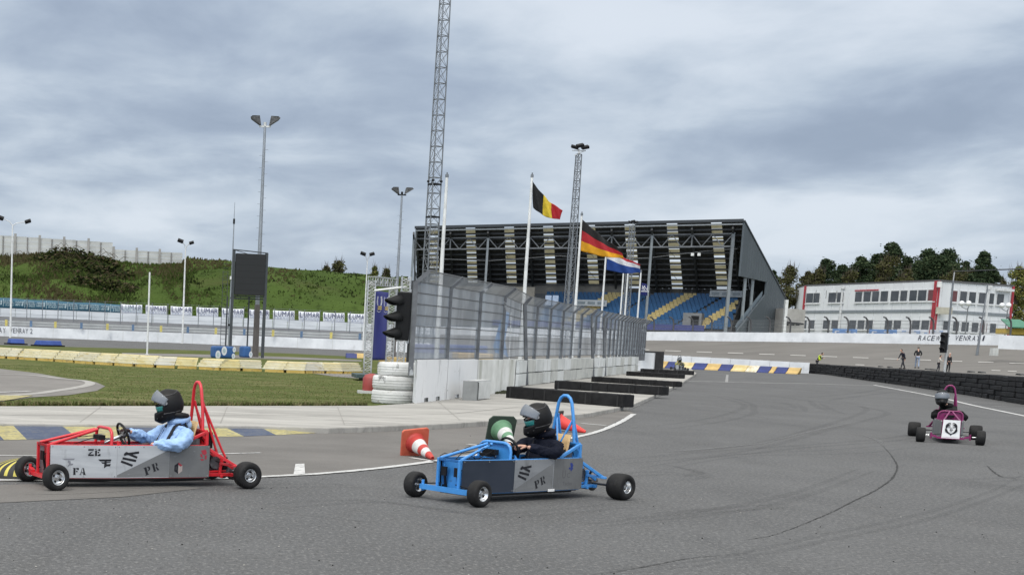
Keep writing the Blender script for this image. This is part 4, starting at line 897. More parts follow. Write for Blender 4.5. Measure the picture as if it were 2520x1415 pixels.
# ---- lattice masts
def lattice(pxb, yb, pxt, yt, D, label, w0, w1, n, name='lattice_tower', floodhead=0, colm=None, over=0, dark_from=None):
    a = AT(pxb, yb, D); zt_ = ZAT(V((a.x, a.y, 0)), yt)+over; t = thing(name, label, 'tower', (a.x, a.y, 0)); g = MB(); cm = [galvd, darkm]
    def cn(k, z_):
        w = lerp(w0, w1, z_/zt_)/2; an = rad(12)+k*2*math.pi/3; return V((a.x+w*1.15*math.cos(an), a.y+w*1.15*math.sin(an), z_))
    rl = .05 if w0 > .6 else .035
    for k in range(3): g.cyl(cn(k, 0), cn(k, zt_), rl, rl*.8, 7, mi=0)
    g.build('leg', cm, t); g = MB()
    for i in range(n):
        z0, z1 = zt_*i/n, zt_*(i+1)/n
        for k in range(3):
            g.cyl(cn(k, z1), cn((k+1) % 3, z1), rl*.55, n=5, cap=False); g.cyl(cn(k, z0), cn((k+1) % 3, z1), rl*.32, n=4, cap=False); g.cyl(cn((k+1) % 3, z0), cn(k, z1), rl*.32, n=4, cap=False)
    g.build('bracing', cm, t)
    if dark_from:
        zj = ZAT(V((a.x, a.y, 0)), dark_from); g = MB()
        for k in range(3): g.cyl(cn(k, zj-.06), cn(k, zj+.06), rl*1.9, n=8)
        for k in range(3): g.bar(cn(k, zj-.2), cn((k+1) % 3, zj-.2), .10)
        zj2 = ZAT(V((a.x, a.y, 0)), dark_from+88)
        for k in range(3): g.bar(cn(k, zj2), cn((k+1) % 3, zj2), .10)
        g.build('joint_plate', darkm, t)
    if floodhead:
        s = floodhead; g = MB(); c = V((a.x, a.y, zt_)); g.cyl(c, c+V((0, 0, .35*s)), .07*s, n=8); g.bar(c+V((-.5*s, 0, .25*s)), c+V((.5*s, 0, .25*s)), .06*s)
        g.bar(c+V((-.3*s, 0, -.1*s)), c+V((.5*s, .1, .3*s)), .05*s); g.build('bracket', whitep, t)
        for k, (dx, dz) in enumerate([(-.32, .5), (.05, .62), (.42, .5)]):
            g = MB(); g.box(c+V((dx*s, -.05*k, dz*s)), (.52*s, .42*s, .2*s), M3=Matrix.Rotation(rad(14 if dx < 0 else -14), 3, 'Y')@Matrix.Rotation(rad(20), 3, 'X')); g.build('lamp_head', darkm, t, bevel=.02)
    return t
lattice(1062, 560, 0, -30, 100, 'very tall steel lattice tower leaving the top of the photo', 1.0, .66, 27, over=3, dark_from=446)
lattice(1413, 540, 0, 380, 112, 'lattice floodlight tower with dark lamps in front of the grandstand', .74, .42, 24, floodhead=1.0)
lattice(1550, 640, 0, 556, 128, 'smaller lattice floodlight tower between the grandstand bays', .66, .42, 20, floodhead=.62)
# hazy things seen through the fence: parked blue and pale vehicles / tent, blocks
def vane(px0_, px1, y0, y1, D, mat, label, name, depth=2.0, cat='object'):
    a, b_ = AT(px0_, y1, D), AT(px1, y1, D); z1 = ZAT(V((a.x, a.y, 0)), y0); z0 = max(0.0, a.z); t = thing(name, label, cat, ((a.x+b_.x)/2, D, z0)); g = MB()
    g.box(((a.x+b_.x)/2, D+depth/2, (z0+z1)/2), (b_.x-a.x, depth, z1-z0)); g.build('body', mat, t, bevel=.05); return t
vane(1020, 1105, 846, 868, 75, M('tent_violet', (.16, .17, .30), .7), 'low violet grey foam blocks behind the catch fence', 'foam_block', cat='block')
vane(1108, 1200, 848, 866, 76, M('crash_navy', (.05, .08, .26), .7), 'low navy foam blocks behind the catch fence', 'foam_block', cat='block')
vane(1128, 1215, 868, 884, 73, MC['amber'], 'long amber foam block just behind the catch fence', 'foam_block', cat='block')
# blue feather flag
a = AT(1224, 882, 70); t = thing('feather_flag', 'light blue feather flag seen through the catch fence', 'flag', a); g = MB(); sk = [(1218, 868), (1240, 872), (1251, 880), (1248, 868), (1243, 840), (1254, 770), (1240, 764), (1228, 800), (1214, 852)]
g.prism([AT(x, y, 70) for x, y in sk], (0, .02, 0)); g.build('cloth', M('feather_blue', (.12, .28, .55), .6, trans=.3), t); g = MB(); g.cyl(AT(1253, 886, 70), AT(1258, 768, 70), .02, n=6); g.build('pole', whitep, t)
# ================================================================ right side: banked oval, stand, building
random.seed(51)
WB = [AT(900, 816.5, 194), AT(1020, 821, 191), AT(1590, 837.5, 177), AT(2030, 842.5, 162), AT(2440, 849.5, 148), AT(2462, 850, 147)]
WB2 = [AT(2458, 858, 138), AT(2640, 866, 132)]
WBX = [V((p.x, p.y, p.z)) for p in WB]+[V((WB[-1].x+22, WB[-1].y-10, WB[-1].z+.15))]
def bankz(t_): return t_**2.6
g = MB(); BW = 40.0; nsg = len(WBX)-1
IN = []
for i, p in enumerate(WBX):
    d = (WBX[min(i+1, nsg)]-WBX[max(i-1, 0)]); d.z = 0; d.normalize(); n = V((d.y, -d.x, 0)); IN.append(V((p.x, p.y, 0))+n*BW)
def bankpt(s, v_):
    i = min(nsg-1, int(s)); u_ = s-i; a = lerp(IN[i], IN[i+1], u_); b_ = lerp(WBX[i], WBX[i+1], u_); p = lerp(a, b_, v_); p.z = .012+b_.z*bankz(v_); return p
g.grid(lambda u_, v_: bankpt(u_*nsg, v_), nsg*10, 26); struct(g, 'banked_oval', bankm)
from mathutils.bvhtree import BVHTree
_nu, _nv = nsg*10, 26
_bv = [bankpt(i/_nu*nsg, j/_nv) for j in range(_nv+1) for i in range(_nu+1)]
_bt = BVHTree.FromPolygons(_bv, [(j*(_nu+1)+i, j*(_nu+1)+i+1, (j+1)*(_nu+1)+i+1, (j+1)*(_nu+1)+i) for j in range(_nv) for i in range(_nu)])
def onbank(px, py):
    d = ray(px, py); h = _bt.ray_cast(CAMP, d.normalized())
    return V(h[0]) if h[0] is not None else G(px, py)
# dashes on the banking
g = MB()
for k in range(30):
    px = 1560+k*77; py = 861.2+(px-1600)*.0362
    if px > 2520: break
    a, b_ = onbank(px, py), onbank(px+38, py+1.2); n = V((b_.y-a.y, a.x-b_.x, 0)).normalized()*.28
    up_ = V((0, 0, .03)); c, d = onbank(px+38, py+2.8), onbank(px, py+1.7)
    g.poly([a+up_, d+up_, c+up_, b_+up_])
for px, py in ((2105, 897), (2440, 911), (2480, 913)):
    a, b_, c, d = onbank(px, py), onbank(px+22, py+.8), onbank(px+22, py+2.6), onbank(px, py+1.8); g.poly([q+V((0, 0, .03)) for q in (a, d, c, b_)])
struct(g, 'lane_dashes', M('dash_paint', (.36, .35, .33), .8, scale=3, col2=(.48, .47, .45)))
# outer wall
t = thing('track_wall', 'long white wall of the banked oval with dark lettering before the grandstand', 'wall', WB[2]); hw2 = 1.02
g = MB()
for a, b_ in zip(WB[:-1], WB[1:]): g.bar(a+V((0, .12, hw2/2)), b_+V((0, .12, hw2/2)), .26, hw2)
g.build('wall_body', whitew, t); g = MB()
for px in range(1030, 2450, 48):
    i = 1 if px < 1590 else (2 if px < 2030 else 3); p = ONP(px, 840, WB[i], WB[i+1]); zz = lerp(WB[i].z, WB[i+1].z, (p.x-WB[i].x)/(WB[i+1].x-WB[i].x)); g.box((p.x, p.y-.01, zz+hw2/2), (.035, .04, hw2-.06))
g.build('panel_joint', M('joint_grey', (.45, .46, .47), .8), t)
for txt, x0, x1, yy in (('RACEWAY', 2259, 2337, 831.5), ('VENRAY 1', 2349, 2423, 831.5)):
    A_, B_ = WB[3], WB[4]; a = ONP(x0, yy, A_, B_); b_ = ONP(x1, yy+1, A_, B_); k = textgeo(txt); h = .50; wd = (b_-a).length; g = MB(); c_ = (a+b_)/2
    g.spaced(txt, c_, V((B_.x-A_.x, B_.y-A_.y, B_.z-A_.z)), (0, 0, 1), wd, h, 0, .09, shear=.2, fill=.74); g.build('lettering', lett, t)
g = MB(); g.bar(WB2[0]+V((0, 0, .62)), WB2[1]+V((0, 0, .62)), .28, 1.25); t = thing('track_wall', 'nearer white wall section at the right edge of the photo', 'wall', WB2[0]); g.build('wall_body', whitew, t)
g = MB(); t = thing('trackside_stone', 'stone kerb piece under the start of the nearer wall section', 'block', WB2[0]); g.box(WB2[0]+V((-.3, .2, -.3)), (.5, .6, .7)); g.build('block', conc2, t)
# ground behind the oval
g = MB(); bk = [V((p.x, p.y, p.z+.25)) for p in WBX]
for i in range(nsg): g.add([bk[i]+V((0, .3, 0)), bk[i+1]+V((0, .3, 0)), bk[i+1]+V((60, 260, 2)), bk[i]+V((0, 260, 2))], [(0, 1, 2, 3)])
struct(g, 'terrain', M('infield_soil', (.10, .11, .06), .95, scale=.2, col2=(.16, .16, .10)))
# fence behind the wall
t = thing('mesh_fence', 'catch fence with curved posts behind the white wall of the oval', 'fence', WB[2]+V((0, .6, 0)))
fp = []
for px in (1565, 1612, 1660, 1708, 1755, 1803, 1851, 1899, 1949, 1996, 2043, 2092, 2141, 2190, 2246, 2303, 2361, 2427, 2495):
    i = 2 if px < 2030 else 3; p = ONP(px, 830, WB[i], WB[i+1])+V((0, .7, 0)); zz = lerp(WB[i].z, WB[i+1].z, (p.x-WB[i].x)/(WB[i+1].x-WB[i].x)); p.z = zz; fp.append(p)
    m_ = MB(); m_.tube([p, p+V((0, 0, 1.9)), p+V((-.08, 0, 2.35)), p+V((-.35, -.1, 2.65)), p+V((-.62, -.15, 2.72))], .09, 6); m_.build('post', M('post_dark', (.075, .075, .078), .6, scale=2), t)
g = MB()
for z_ in (1.2, 1.6, 2.0, 2.35): g.tube([p+V((0, 0, z_)) for p in fp], .014, 4)
g.build('wire', wirem, t)
g = MB(); g.grid(lambda u_, v_: lerp(fp[int(min(17, u_*18))], fp[int(min(17, u_*18))+1], u_*18-int(min(17, u_*18)))+V((0, 0, 1+1.4*v_)), 36, 2); g.build('wire_mesh', M('thin_mesh', (.28, .29, .30), .7, alpha=.09), t)
# banners hanging behind the fence
lb = M('banner_sky_blue', (.12, .25, .50), .6, scale=2, col2=(.16, .30, .58))
for k, (x0, x1, y0, y1, mt) in enumerate([(2060, 2122, 808.5, 823, lb), (2151, 2221, 810, 824, lb), (2222, 2300, 809.5, 822, bwhite), (2303, 2347, 811, 821, bwhite)]):
    i = 3; a = ONP(x0, y1, WB[3], WB[4])+V((0, 1.3, 0)); b_ = ONP(x1, y1+1, WB[3], WB[4])+V((0, 1.3, 0)); z0, z1 = ZAT(a, y1+1), ZAT(a, y0)
    t = thing('advertising_banner', ['light blue banner with white marks behind the oval fence, left one', 'light blue banner with white marks behind the oval fence, right one', 'white banner with pale blue stripes behind the oval fence, longer one', 'short white banner behind the oval fence near the traffic light'][k], 'banner', a, group='banners behind the oval fence')
    g = MB(); g.grid(lambda u_, v_: V((lerp(a.x, b_.x, u_), lerp(a.y, b_.y, u_)+.04*math.sin(u_*20), lerp(z0, z1, v_))), 16, 2); g.build('cloth', mt, t)
    m_ = MB(); c = (a+b_)/2; w_ = (b_-a).length; rz = math.atan2(b_.y-a.y, b_.x-a.x); dd = (b_-a).normalized()
    for q, wq in ((-.30, .14), (.12, .2), (.16, .12), (.40, .1)): m_.box(c+dd*w_*q+V((0, -.08, (z0+z1)/2-c.z+(.08 if wq > .13 else -.08))), (w_*wq, .01, .11), rz)
    if mt is lb: m_.lathe([(.0, 0), (.16, 0)], c+dd*w_*-.36+V((0, -.085, (z0+z1)/2-c.z)), (0, -1, 0), 10, 0, False)
    m_.build('lettering', bwhite if mt is lb else M('pale_blue_stripe', (.28, .38, .58), .6), t)
# ================================================================ grandstand
FR, FL = AT(1815, 700, 180), AT(1015, 700, 198); FR.z = FL.z = 0
uL = (FR-FL).length; us = (FR-FL)/uL; bs = V((-us.y, us.x, 0))
def S(s, d, z): return FL+us*s+lerp(V((.185, .983, 0)), bs, max(0, min(1, s/uL)))*d+V((0, 0, z*lerp(.940, 1.0, s/uL)))
FE = AT(1930, 740, 191.5); FE.z = 0; ud = (FE-FR)/15.6
def EW(s, d, z): return FR+ud*d+(us*(s-uL))+V((0, 0, z))
GS = thing('grandstand', 'large dark roofed grandstand with blue and yellow seats behind the oval', 'grandstand', FL, math.atan2(us.y, us.x))
DP, ZF, ZR = 12.3, 16.75, 9.2; DE, ZE_ = 15.6, 8.05
roofz = lambda d: lerp(ZF, ZR, d/DP)
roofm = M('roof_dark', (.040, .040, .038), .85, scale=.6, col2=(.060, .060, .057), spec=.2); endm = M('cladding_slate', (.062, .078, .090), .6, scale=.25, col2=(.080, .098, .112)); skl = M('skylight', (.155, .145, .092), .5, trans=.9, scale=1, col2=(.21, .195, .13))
def s_of(px, d=.3):
    lo, hi = -5, uL+5
    for _ in range(40):
        m_ = (lo+hi)/2; p = S(m_, d, roofz(d))-CAMP; x = CX+FPX*RT.dot(p)/FW.dot(p)
        if x < px: lo = m_
        else: hi = m_
    return (lo+hi)/2
sk = [s_of(px) for px in (1066, 1158, 1253, 1349, 1452, 1550, 1654, 1763)]
edges = [0]; 
for q in sk: edges += [q-.62, q+.62]
edges.append(uL)
# roof: corrugated sheets between the skylights
for i in range(0, len(edges), 2):
    a, b_ = edges[i], edges[i+1]; g = MB(); n = max(4, int((b_-a)/.35))
    g.grid(lambda u_, v_: S(lerp(a, b_, u_), lerp(-.0, DP, v_), roofz(DP*v_)+.05*(1 if int(u_*n+.5) % 2 else -1)), n, 2, sm=False); g.build('roof', roofm, GS)
g = MB(); g.grid(lambda u_, v_: lerp(S(uL, DP*v_, roofz(DP*v_)), EW(uL, DE*v_, lerp(ZF, ZE_, v_)), u_), 3, 6); g.build('roof', roofm, GS)
rg = random.Random(5)
for q in sk:
    g = MB(); d0 = .3
    while d0 < DP-.3:
        d1 = min(DP-.2, d0+rg.choice((.5, .9, 1.2, 1.35))); a, b_ = q-.62, q+.62
        g.add([S(a, d0, roofz(d0)), S(b_, d0, roofz(d0)), S(b_, d1-.07, roofz(d1-.07)), S(a, d1-.07, roofz(d1-.07))], [(0, 1, 2, 3)]); d0 = d1+rg.choice((.12, .16, .4))
    g.build('skylight', skl, GS); m_ = MB(); m_.grid(lambda u_, v_: S(q-.66+1.32*u_, DP*v_, roofz(DP*v_)+.35), 1, 2)
g = MB(); fm = M('frame_grey', (.12, .13, .14), .6, .2, scale=1, col2=(.18, .19, .20))
g.bar(S(-.1, -.08, ZF+.10), S(uL+.1, -.08, ZF+.10), .22, .34); g.build('fascia', M('fascia_dark', (.030, .036, .042), .5), GS)
g = MB(); g.bar(S(0, .05, ZF-.32), S(uL, .05, ZF-.32), .10, .16); g.build('gutter', M('gutter_grey', (.28, .30, .31), .5, .2), GS)
# purlins and rafters
g = MB()
for k in range(1, 12): d = DP*k/12; g.bar(S(0, d, roofz(d)-.22), S(uL, d, roofz(d)-.22), .10, .22)
cols = [s_of(px, 1.2) for px in (1019, 1202, 1410, 1606, 1806)]
raf = []
for a, b_ in zip(cols[:-1], cols[1:]): raf += [a, (a+b_)/2]
raf.append(cols[-1])
for s in raf: g.bar(S(s, .2, roofz(.2)-.55), S(s, DP, roofz(DP)-.45), .22, .42)
g.build('rafters', M('rafter_dark', (.045, .048, .05), .6), GS)
# X wind braces under some bays
g = MB()
for s in raf[::2][:-1]:
    for k in range(3): g.cyl(S(s+.6, 2+4.2*k, roofz(2+4.2*k)-.35), S(s+2.4, 5.6+4.2*k, roofz(5.6+4.2*k)-.35), .035, n=4, cap=False)
g.build('wind_brace', M('rafter_dark', (0, 0, 0)), GS)
# front truss and columns
g = MB(); zt1_, zt2_ = 15.40, 13.90; dt = 1.15
g.bar(S(cols[0], dt, zt1_), S(cols[-1], dt, zt1_), .14); g.bar(S(cols[0], dt, zt2_), S(cols[-1], dt, zt2_), .16)
for a, b_ in zip(raf[:-1], raf[1:]):
    g.bar(S(a, dt, zt2_), S(a, dt, zt1_), .14); w4 = (b_-a)/4
    for k in range(4):
        z0, z1 = (zt1_, zt2_) if k % 2 == 0 else (zt2_, zt1_); g.bar(S(a+w4*k, dt, z0), S(a+w4*(k+1), dt, z1), .10)
g.build('truss', fm, GS)
for i, s in enumerate(cols):
    g = MB(); wd = .34 if i == 4 else .26; g.bar(S(s, dt-.02, 2.0), S(s, dt-.02, roofz(dt)-.5), wd, wd); g.build('column', M('column_grey', (.20, .225, .24), .5, .2, scale=1, col2=(.27, .295, .31)), GS)
# left end: raking edge frame
g = MB(); g.bar(S(.1, .1, ZF-.2), S(.1, 1.0, 14.0), .2); g.bar(S(.1, 1.0, 14.0), S(.1, 3.0, 6.0), .2); g.bar(S(.2, .1, ZF-.3), S(.2, DP, ZR), .25)
for k in range(3): g.cyl(S(.3, 1+k*.3, 13.8-3*k), S(.3, 4+k, 12.2-2.4*k), .05, n=5)
g.build('end_frame', fm, GS)
# right end wall with its opening
g = MB(); e = uL+.02
for pl in ([(0, ZF-.02), (DE, ZE_), (DE, 2.4), (8.6, 2.4), (8.6, 10.0), (0, 10.3)], [(8.6, 2.4), (8.6, 8.5), (.7, 3.9), (.5, 2.4)]):
    g.prism([EW(e, d, z) for d, z in pl], us*.22)
g.build('end_wall', endm, GS)
g = MB()
for d in (1.6+k*.78 for k in range(18)):
    zt_ = lerp(ZF, ZE_, d/DE)-.1; zb_ = 10.15 if d < 8.5 else 2.5; g.bar(EW(e+.225, d, zb_), EW(e+.225, d, zt_), .02, .04)
g.build('cladding_rib', M('rib_slate', (.075, .09, .10), .6), GS)
g = MB(); g.bar(EW(e+.1, -.1, ZF+.05), EW(e+.1, DE+.1, ZE_+.05), .4, .18); g.build('verge', MC['fascia_dark'], GS)
g = MB()
for d in (3.0, 5.4): g.bar(EW(e-.3, d, 4.5), EW(e-.3, d, 10.2), .3)
g.build('opening_post', MC['column_grey'], GS)
g = MB(); g.bar(EW(e-.2, .9, 4.3), EW(e-.2, 8.6, 8.7), .08); 
g.grid(lambda u_, v_: EW(e-.15, lerp(.9, 8.4, u_), lerp(3.7, 8.0, u_)+v_*.95), 8, 1); g.build('parapet', M('parapet_blue_grey', (.16, .20, .235), .6, scale=1), GS)
g = MB(); g.box(EW(e+.3, 4.0, 3.9), (.1, 1.6, 2.6), math.atan2(us.y, us.x)); g.build('service_door', M('door_slate', (.10, .115, .125), .6), GS)
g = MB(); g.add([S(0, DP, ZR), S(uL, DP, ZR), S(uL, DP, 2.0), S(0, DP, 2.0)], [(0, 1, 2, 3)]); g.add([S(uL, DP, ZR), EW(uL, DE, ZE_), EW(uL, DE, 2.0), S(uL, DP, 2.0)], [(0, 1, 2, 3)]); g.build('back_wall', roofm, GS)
# terraces
SE = s_of(1345, 5.0); NR = 15; d0, dz0 = 1.6, 3.75
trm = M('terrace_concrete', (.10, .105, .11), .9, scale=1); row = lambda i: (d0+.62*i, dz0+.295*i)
g = MB()
for i in range(NR+1):
    d, z = row(i); g.bar(S(SE-8, d+.31, (z+2)/2), S(uL-.6, d+.31, (z+2)/2), .62, z-2)
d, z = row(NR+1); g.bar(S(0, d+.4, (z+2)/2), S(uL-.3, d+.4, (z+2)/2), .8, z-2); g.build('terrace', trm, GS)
seatb = M('seat_blue', (.010, .070, .175), .55, scale=2, col2=(.015, .095, .225)); seaty = M('seat_yellow', (.42, .33, .13), .5, scale=2, col2=(.50, .40, .18))
ang = math.atan2(us.y, us.x); 
def seatmesh(g, s, i, mi):
    d, z = row(i); c = S(s, d+.28, z+.26); g.box(c, (.44, .36, .07), ang, mi); g.box(S(s, d+.46, z+.50), (.44, .06, .42), ang, mi)
ais = [s_of(px, 3)-1.0 for px in (1435, 1612, 1762)]; stair = [s_of(px, 3)-1.0 for px in (1520, 1700)]
stub_s = [SE+.25+k*.5 for k in range(int((uL-1.2-SE)/.5))]
allS = []
for i in range(NR):
    for j in range(-30, int(uL/.5)+5):
        s = ais[0]+.25+.34*i+.5*j
        if s < SE or s > uL-.9: continue
        ya = any(abs(s-a-.34*i) < .80 for a in ais); st = any(abs(s-a-.34*i) < .30 for a in stair)
        if not st: allS.append((s, i, ya))
# the nearest hundred seats stand alone, the rest are one mass
near = sorted(allS, key=lambda q: -q[0]+q[1]*.2)[:100]; ns = set((q[0], q[1]) for q in near)
pro = {}
for s, i, ya in near:
    key = ya
    if key not in pro:
        g = MB(); g.box((0, 0, .26), (.44, .36, .07)); g.box((0, .18, .50), (.44, .06, .42)); o = g.build('seat', seaty if ya else seatb, GS, world=False); pro[key] = o; c = o
    else: c = pro[key].copy(); COL.objects.link(c); c.parent = GS
    d, z = row(i); c.location = (s, d+.28, z)
g = MB()
for s, i, ya in allS:
    if (s, i) in ns: continue
    seatmesh(g, s, i, 1 if ya else 0)
g.build('seats', [seatb, seaty], GS, kind='stuff')
# rear wall behind the seats, press boxes and windows
g = MB(); d, z = row(NR+2); g.bar(S(0, d-.6, 8.0), S(SE+9, d-.6, 8.0), .2, 3.0); g.bar(S(0, 3.5, 6.2), S(SE-1, 3.5, 6.2), .3, 5.2)
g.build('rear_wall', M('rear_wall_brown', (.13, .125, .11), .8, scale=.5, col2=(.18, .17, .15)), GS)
for px0_, px1_, y0, y1 in ((1341, 1358, 727, 751), (1359, 1375, 727, 751)):
    A_, B_ = S(0, 3.3, 0), S(SE-1, 3.3, 0); a, b_ = ONP(px0_, y1, A_, B_), ONP(px1_, y0, A_, B_); g = MB(); g.box((a+b_)/2, ((b_-a).to_2d().length, .1, b_.z-a.z), ang); g.build('window', M('pale_window', (.34, .42, .56), .2), GS)
for px0_, px1_, y0, y1, dd in ((1417, 1494, 739, 752, 6.0), (1746, 1828, 716, 730, 9.6)):
    A_, B_ = S(0, dd, 0), S(uL, dd, 0); a, b_ = ONP(px0_, y1, A_, B_), ONP(px1_, y0, A_, B_); w_ = V((b_.x-a.x, b_.y-a.y, 0)); c = (a+b_)/2; h_ = abs(b_.z-a.z)
    g = MB(); g.box(c, (w_.length, .15, h_), ang); bo = g.build('glass_box', M('box_white_grey', (.34, .37, .39), .5), GS); m_ = MB()
    for k in range(3): m_.box(c+us*w_.length*(-.32+.32*k)-bs*.09, (w_.length*.24, .03, h_*.42), ang)
    m_.build('window_pane', M('box_glass', (.16, .19, .21), .15), bo)
g = MB()
for k in range(26): p = S(SE+4+k*1.2, row(NR)[0]+.9, row(NR)[1]); g.cyl(p, p+V((0, 0, 1.0)), .03, n=4)
g.bar(S(SE+4, row(NR)[0]+.9, row(NR)[1]+1.0), S(uL-1, row(NR)[0]+.9, row(NR)[1]+1.0), .05); g.build('back_railing', M('rail_dark', (.10, .10, .10), .6), GS)
g = MB(); g.bar(S(SE-6, .9, 4.0), S(uL-3.5, .9, 4.0), .1, .7); g.build('front_parapet', M('parapet_navy', (.035, .045, .17), .6, scale=1), GS)
# entrance gap with booth
g = MB(); sA = s_of(1722, 2); g.box(S(sA, 2.6, 4.9), (2.2, 2.2, 1.9), ang); g.box(S(sA+.3, 1.44, 4.8), (.9, .1, 1.4), ang, 1); g.build('entrance', [M('entrance_grey', (.17, .175, .18), .8), darkm], GS)
g = MB(); g.tube([S(SE+2, 1.2, 12.9), S(SE+7, 1.4, 12.4), S(SE+13, 1.4, 12.6), S(uL-4, 1.5, 13.4), S(uL-.5, 1.2, 13.6)], .025, 5); g.tube([S(1, 1.2, 12.7), S(10, 1.4, 12.3), S(SE+2, 1.2, 12.9)], .025, 5); g.build('cable', M('cable_grey', (.25, .26, .27), .6), GS)
g = MB()
for s in (cols[3]+5.7, cols[4]-4.5): g.box(S(s, 1.1, 12.95), (.35, .3, .35), ang)
g.build('floodlight', whitep, GS)
# two small sheds beside the stand
A_, B_ = AT(1927, 815, 186), AT(1978, 815, 190); t = thing('annex', 'small stained whitish annex between the grandstand and the white building', 'building', A_)
aw = M('annex_render', (.40, .385, .365), .8, scale=.8, col2=(.52, .505, .48)); z0 = 2.5; zt_ = ZAT(A_, 758)
g = MB(); g.prism([V((A_.x, A_.y, z0)), V((B_.x, B_.y, z0)), V((B_.x, B_.y+4, z0)), V((A_.x, A_.y+4, z0))], (0, 0, zt_-z0)); g.build('wall', aw, t)
g = MB(); g.box(V((AT(1930, 800, 185.6).x, 185.6, (ZAT(A_, 738)+z0)/2)), (.35, .5, ZAT(A_, 738)-z0)); g.build('pillar', whitep, t)
g = MB(); g.bar(V((A_.x+.3, A_.y-.1, ZAT(A_, 793))), V((B_.x-.2, B_.y-.1, ZAT(A_, 794))), .15, .2)
g.build('canopy', darkm, t); g = MB()
for px in (1936, 1950, 1963): g.box(AT(px, 798, 185.8), (.45, .1, .3))
g.build('vent', darkm, t)
# ================================================================ white two storey building
BA, BB, BC = AT(1983, 705, 219), AT(2310, 692.5, 190), AT(2495, 706, 197)
zr = (BA.z+BB.z+BC.z)/3; zg = 3.2
for q in (BA, BB, BC): q.z = 0
bw = M('cladding_white', (.68, .70, .725), .55, scale=.5, col2=(.75, .77, .79), stretch=(1, 1, .4)); rg_ = M('cladding_red', (.36, .03, .045), .55); gb = M('band_grey', (.22, .245, .27), .6); wg = M('window_glass', (.035, .042, .048), .12, scale=.6, col2=(.075, .08, .09)); wf = M('window_frame', (.66, .67, .68), .5)
T = thing('clubhouse', 'white two storey panel building with dark windows and red corner strips', 'building', BB)
back = V((.25, 1, 0)).normalized()*10
g = MB()
for a, b_ in ((BA, BB), (BB, BC)):
    g.add([V((a.x, a.y, zg)), V((b_.x, b_.y, zg)), V((b_.x, b_.y, zr)), V((a.x, a.y, zr))], [(0, 1, 2, 3)])
g.add([V((BC.x, BC.y, zg)), V((BC.x, BC.y, zg))+back, V((BC.x, BC.y, zr))+back, V((BC.x, BC.y, zr))], [(0, 1, 2, 3)]); g.add([V((BA.x, BA.y, zg)), V((BA.x, BA.y, zr)), V((BA.x, BA.y, zr))+back, V((BA.x, BA.y, zg))+back], [(0, 1, 2, 3)])
g.build('wall', bw, T)
g = MB(); g.prism([V((q.x, q.y-.15, zr)) for q in (BA, BB, BC)]+[V((q.x, q.y, zr))+back for q in (BC, BB, BA)], (0, 0, .22)); g.build('roof', M('roof_edge', (.10, .10, .105), .7), T)
def face(a, b_, off, s0, s1, z0, z1, g, mi=0, th=.05):
    d = (b_-a).normalized(); n = V((d.y, -d.x, 0)); c = a+d*(s0+s1)/2+n*off; c.z = (z0+z1)/2; g.box(c, (s1-s0, th, z1-z0), math.atan2(d.y, d.x), mi)
def sx_(px, py, a, b_): p = ONP(px, py, a, b_); return (V((p.x, p.y, 0))-V((a.x, a.y, 0))).length, p.z
Zp = lambda v: v/3.818
upL = [(480, 545), (550, 605), (690, 760), (770, 830), (940, 1003), (1020, 1085), (1100, 1162), (1180, 1247), (1275, 1348), (1365, 1427), (1450, 1518), (1530, 1607), (1624, 1692)]
upR = [(1832, 1884), (1912, 1975), (1998, 2060), (2090, 2150), (2172, 2232), (2262, 2325)]
loL = [(455, 505), (525, 580), (662, 725), (742, 802), (908, 972), (988, 1050), (1065, 1130), (1245, 1312), (1328, 1395), (1500, 1572), (1590, 1660)]
loR = [(1782, 1845), (1875, 1930), (1955, 2022), (2052, 2112), (2130, 2195), (2225, 2280)]
dL, dR = (BB-BA), (BC-BB)
def wrow(lst, a, b_, z0, z1, special=None):
    for k, (x0, x1) in enumerate(lst):
        s0, _ = sx_(1860+Zp(x0), 730, a, b_); s1, _ = sx_(1860+Zp(x1), 730, a, b_)
        g = MB(); face(a, b_, .06, s0-.10, s1+.10, z0-.12, z1+.10, g, th=.08); fo = g.build('window', wf, T); m_ = MB(); mt = wg
        if special and k in special: mt = M('curtain_dark_red', (.14, .05, .055), .5)
        face(a, b_, .085, s0, s1, z0, z1, m_, th=.06); m_.build('pane', mt, fo); m_ = MB(); face(a, b_, .12, s0-.14, s1+.14, z0-.22, z0-.12, m_, th=.14); m_.build('sill', wf, fo)
zu0, zu1, zl0, zl1 = lerp(0, 1, 0)+ZAT(BB, 739.5), ZAT(BB, 713.0), ZAT(BB, 812), ZAT(BB, 788.5)
wrow(upL, BA, BB, zu0, zu1, (12,)); wrow(upR, BB, BC, zu0, zu1, (0,)); wrow(loL, BA, BB, zl0, zl1); wrow(loR, BB, BC, zl0, zl1, (4,))
g = MB(); zb0, zb1 = ZAT(BB, 768.5), ZAT(BB, 761.5); face(BA, BB, .07, .2, dL.length-.6, zb0, zb1, g); face(BB, BC, .07, .6, dR.length-.2, zb0, zb1, g); g.build('floor_band', gb, T)
for a_, b2, s0, s1 in ((BA, BB, dL.length-.62, dL.length-.02), (BB, BC, .0, .22), (BA, BB, -.15, .22), (BB, BC, dR.length-.35, dR.length)): g = MB(); face(a_, b2, .09, s0, s1, zg, zr+.06, g, th=.13); g.build('red_strip', rg_, T)
g = MB(); s0 = sx_(1860+Zp(940), 716, BA, BB)[0]; s1 = sx_(1860+Zp(1162), 716, BA, BB)[0]; face(BA, BB, .16, s0, s1, zu1+.10, zu1+.28, g); g.build('awning_roll', rg_, T)
g = MB()
for k in range(15): s = dL.length*(k+.5)/15; face(BA, BB, .03, s-.02, s+.02, zg, zr, g, th=.06)
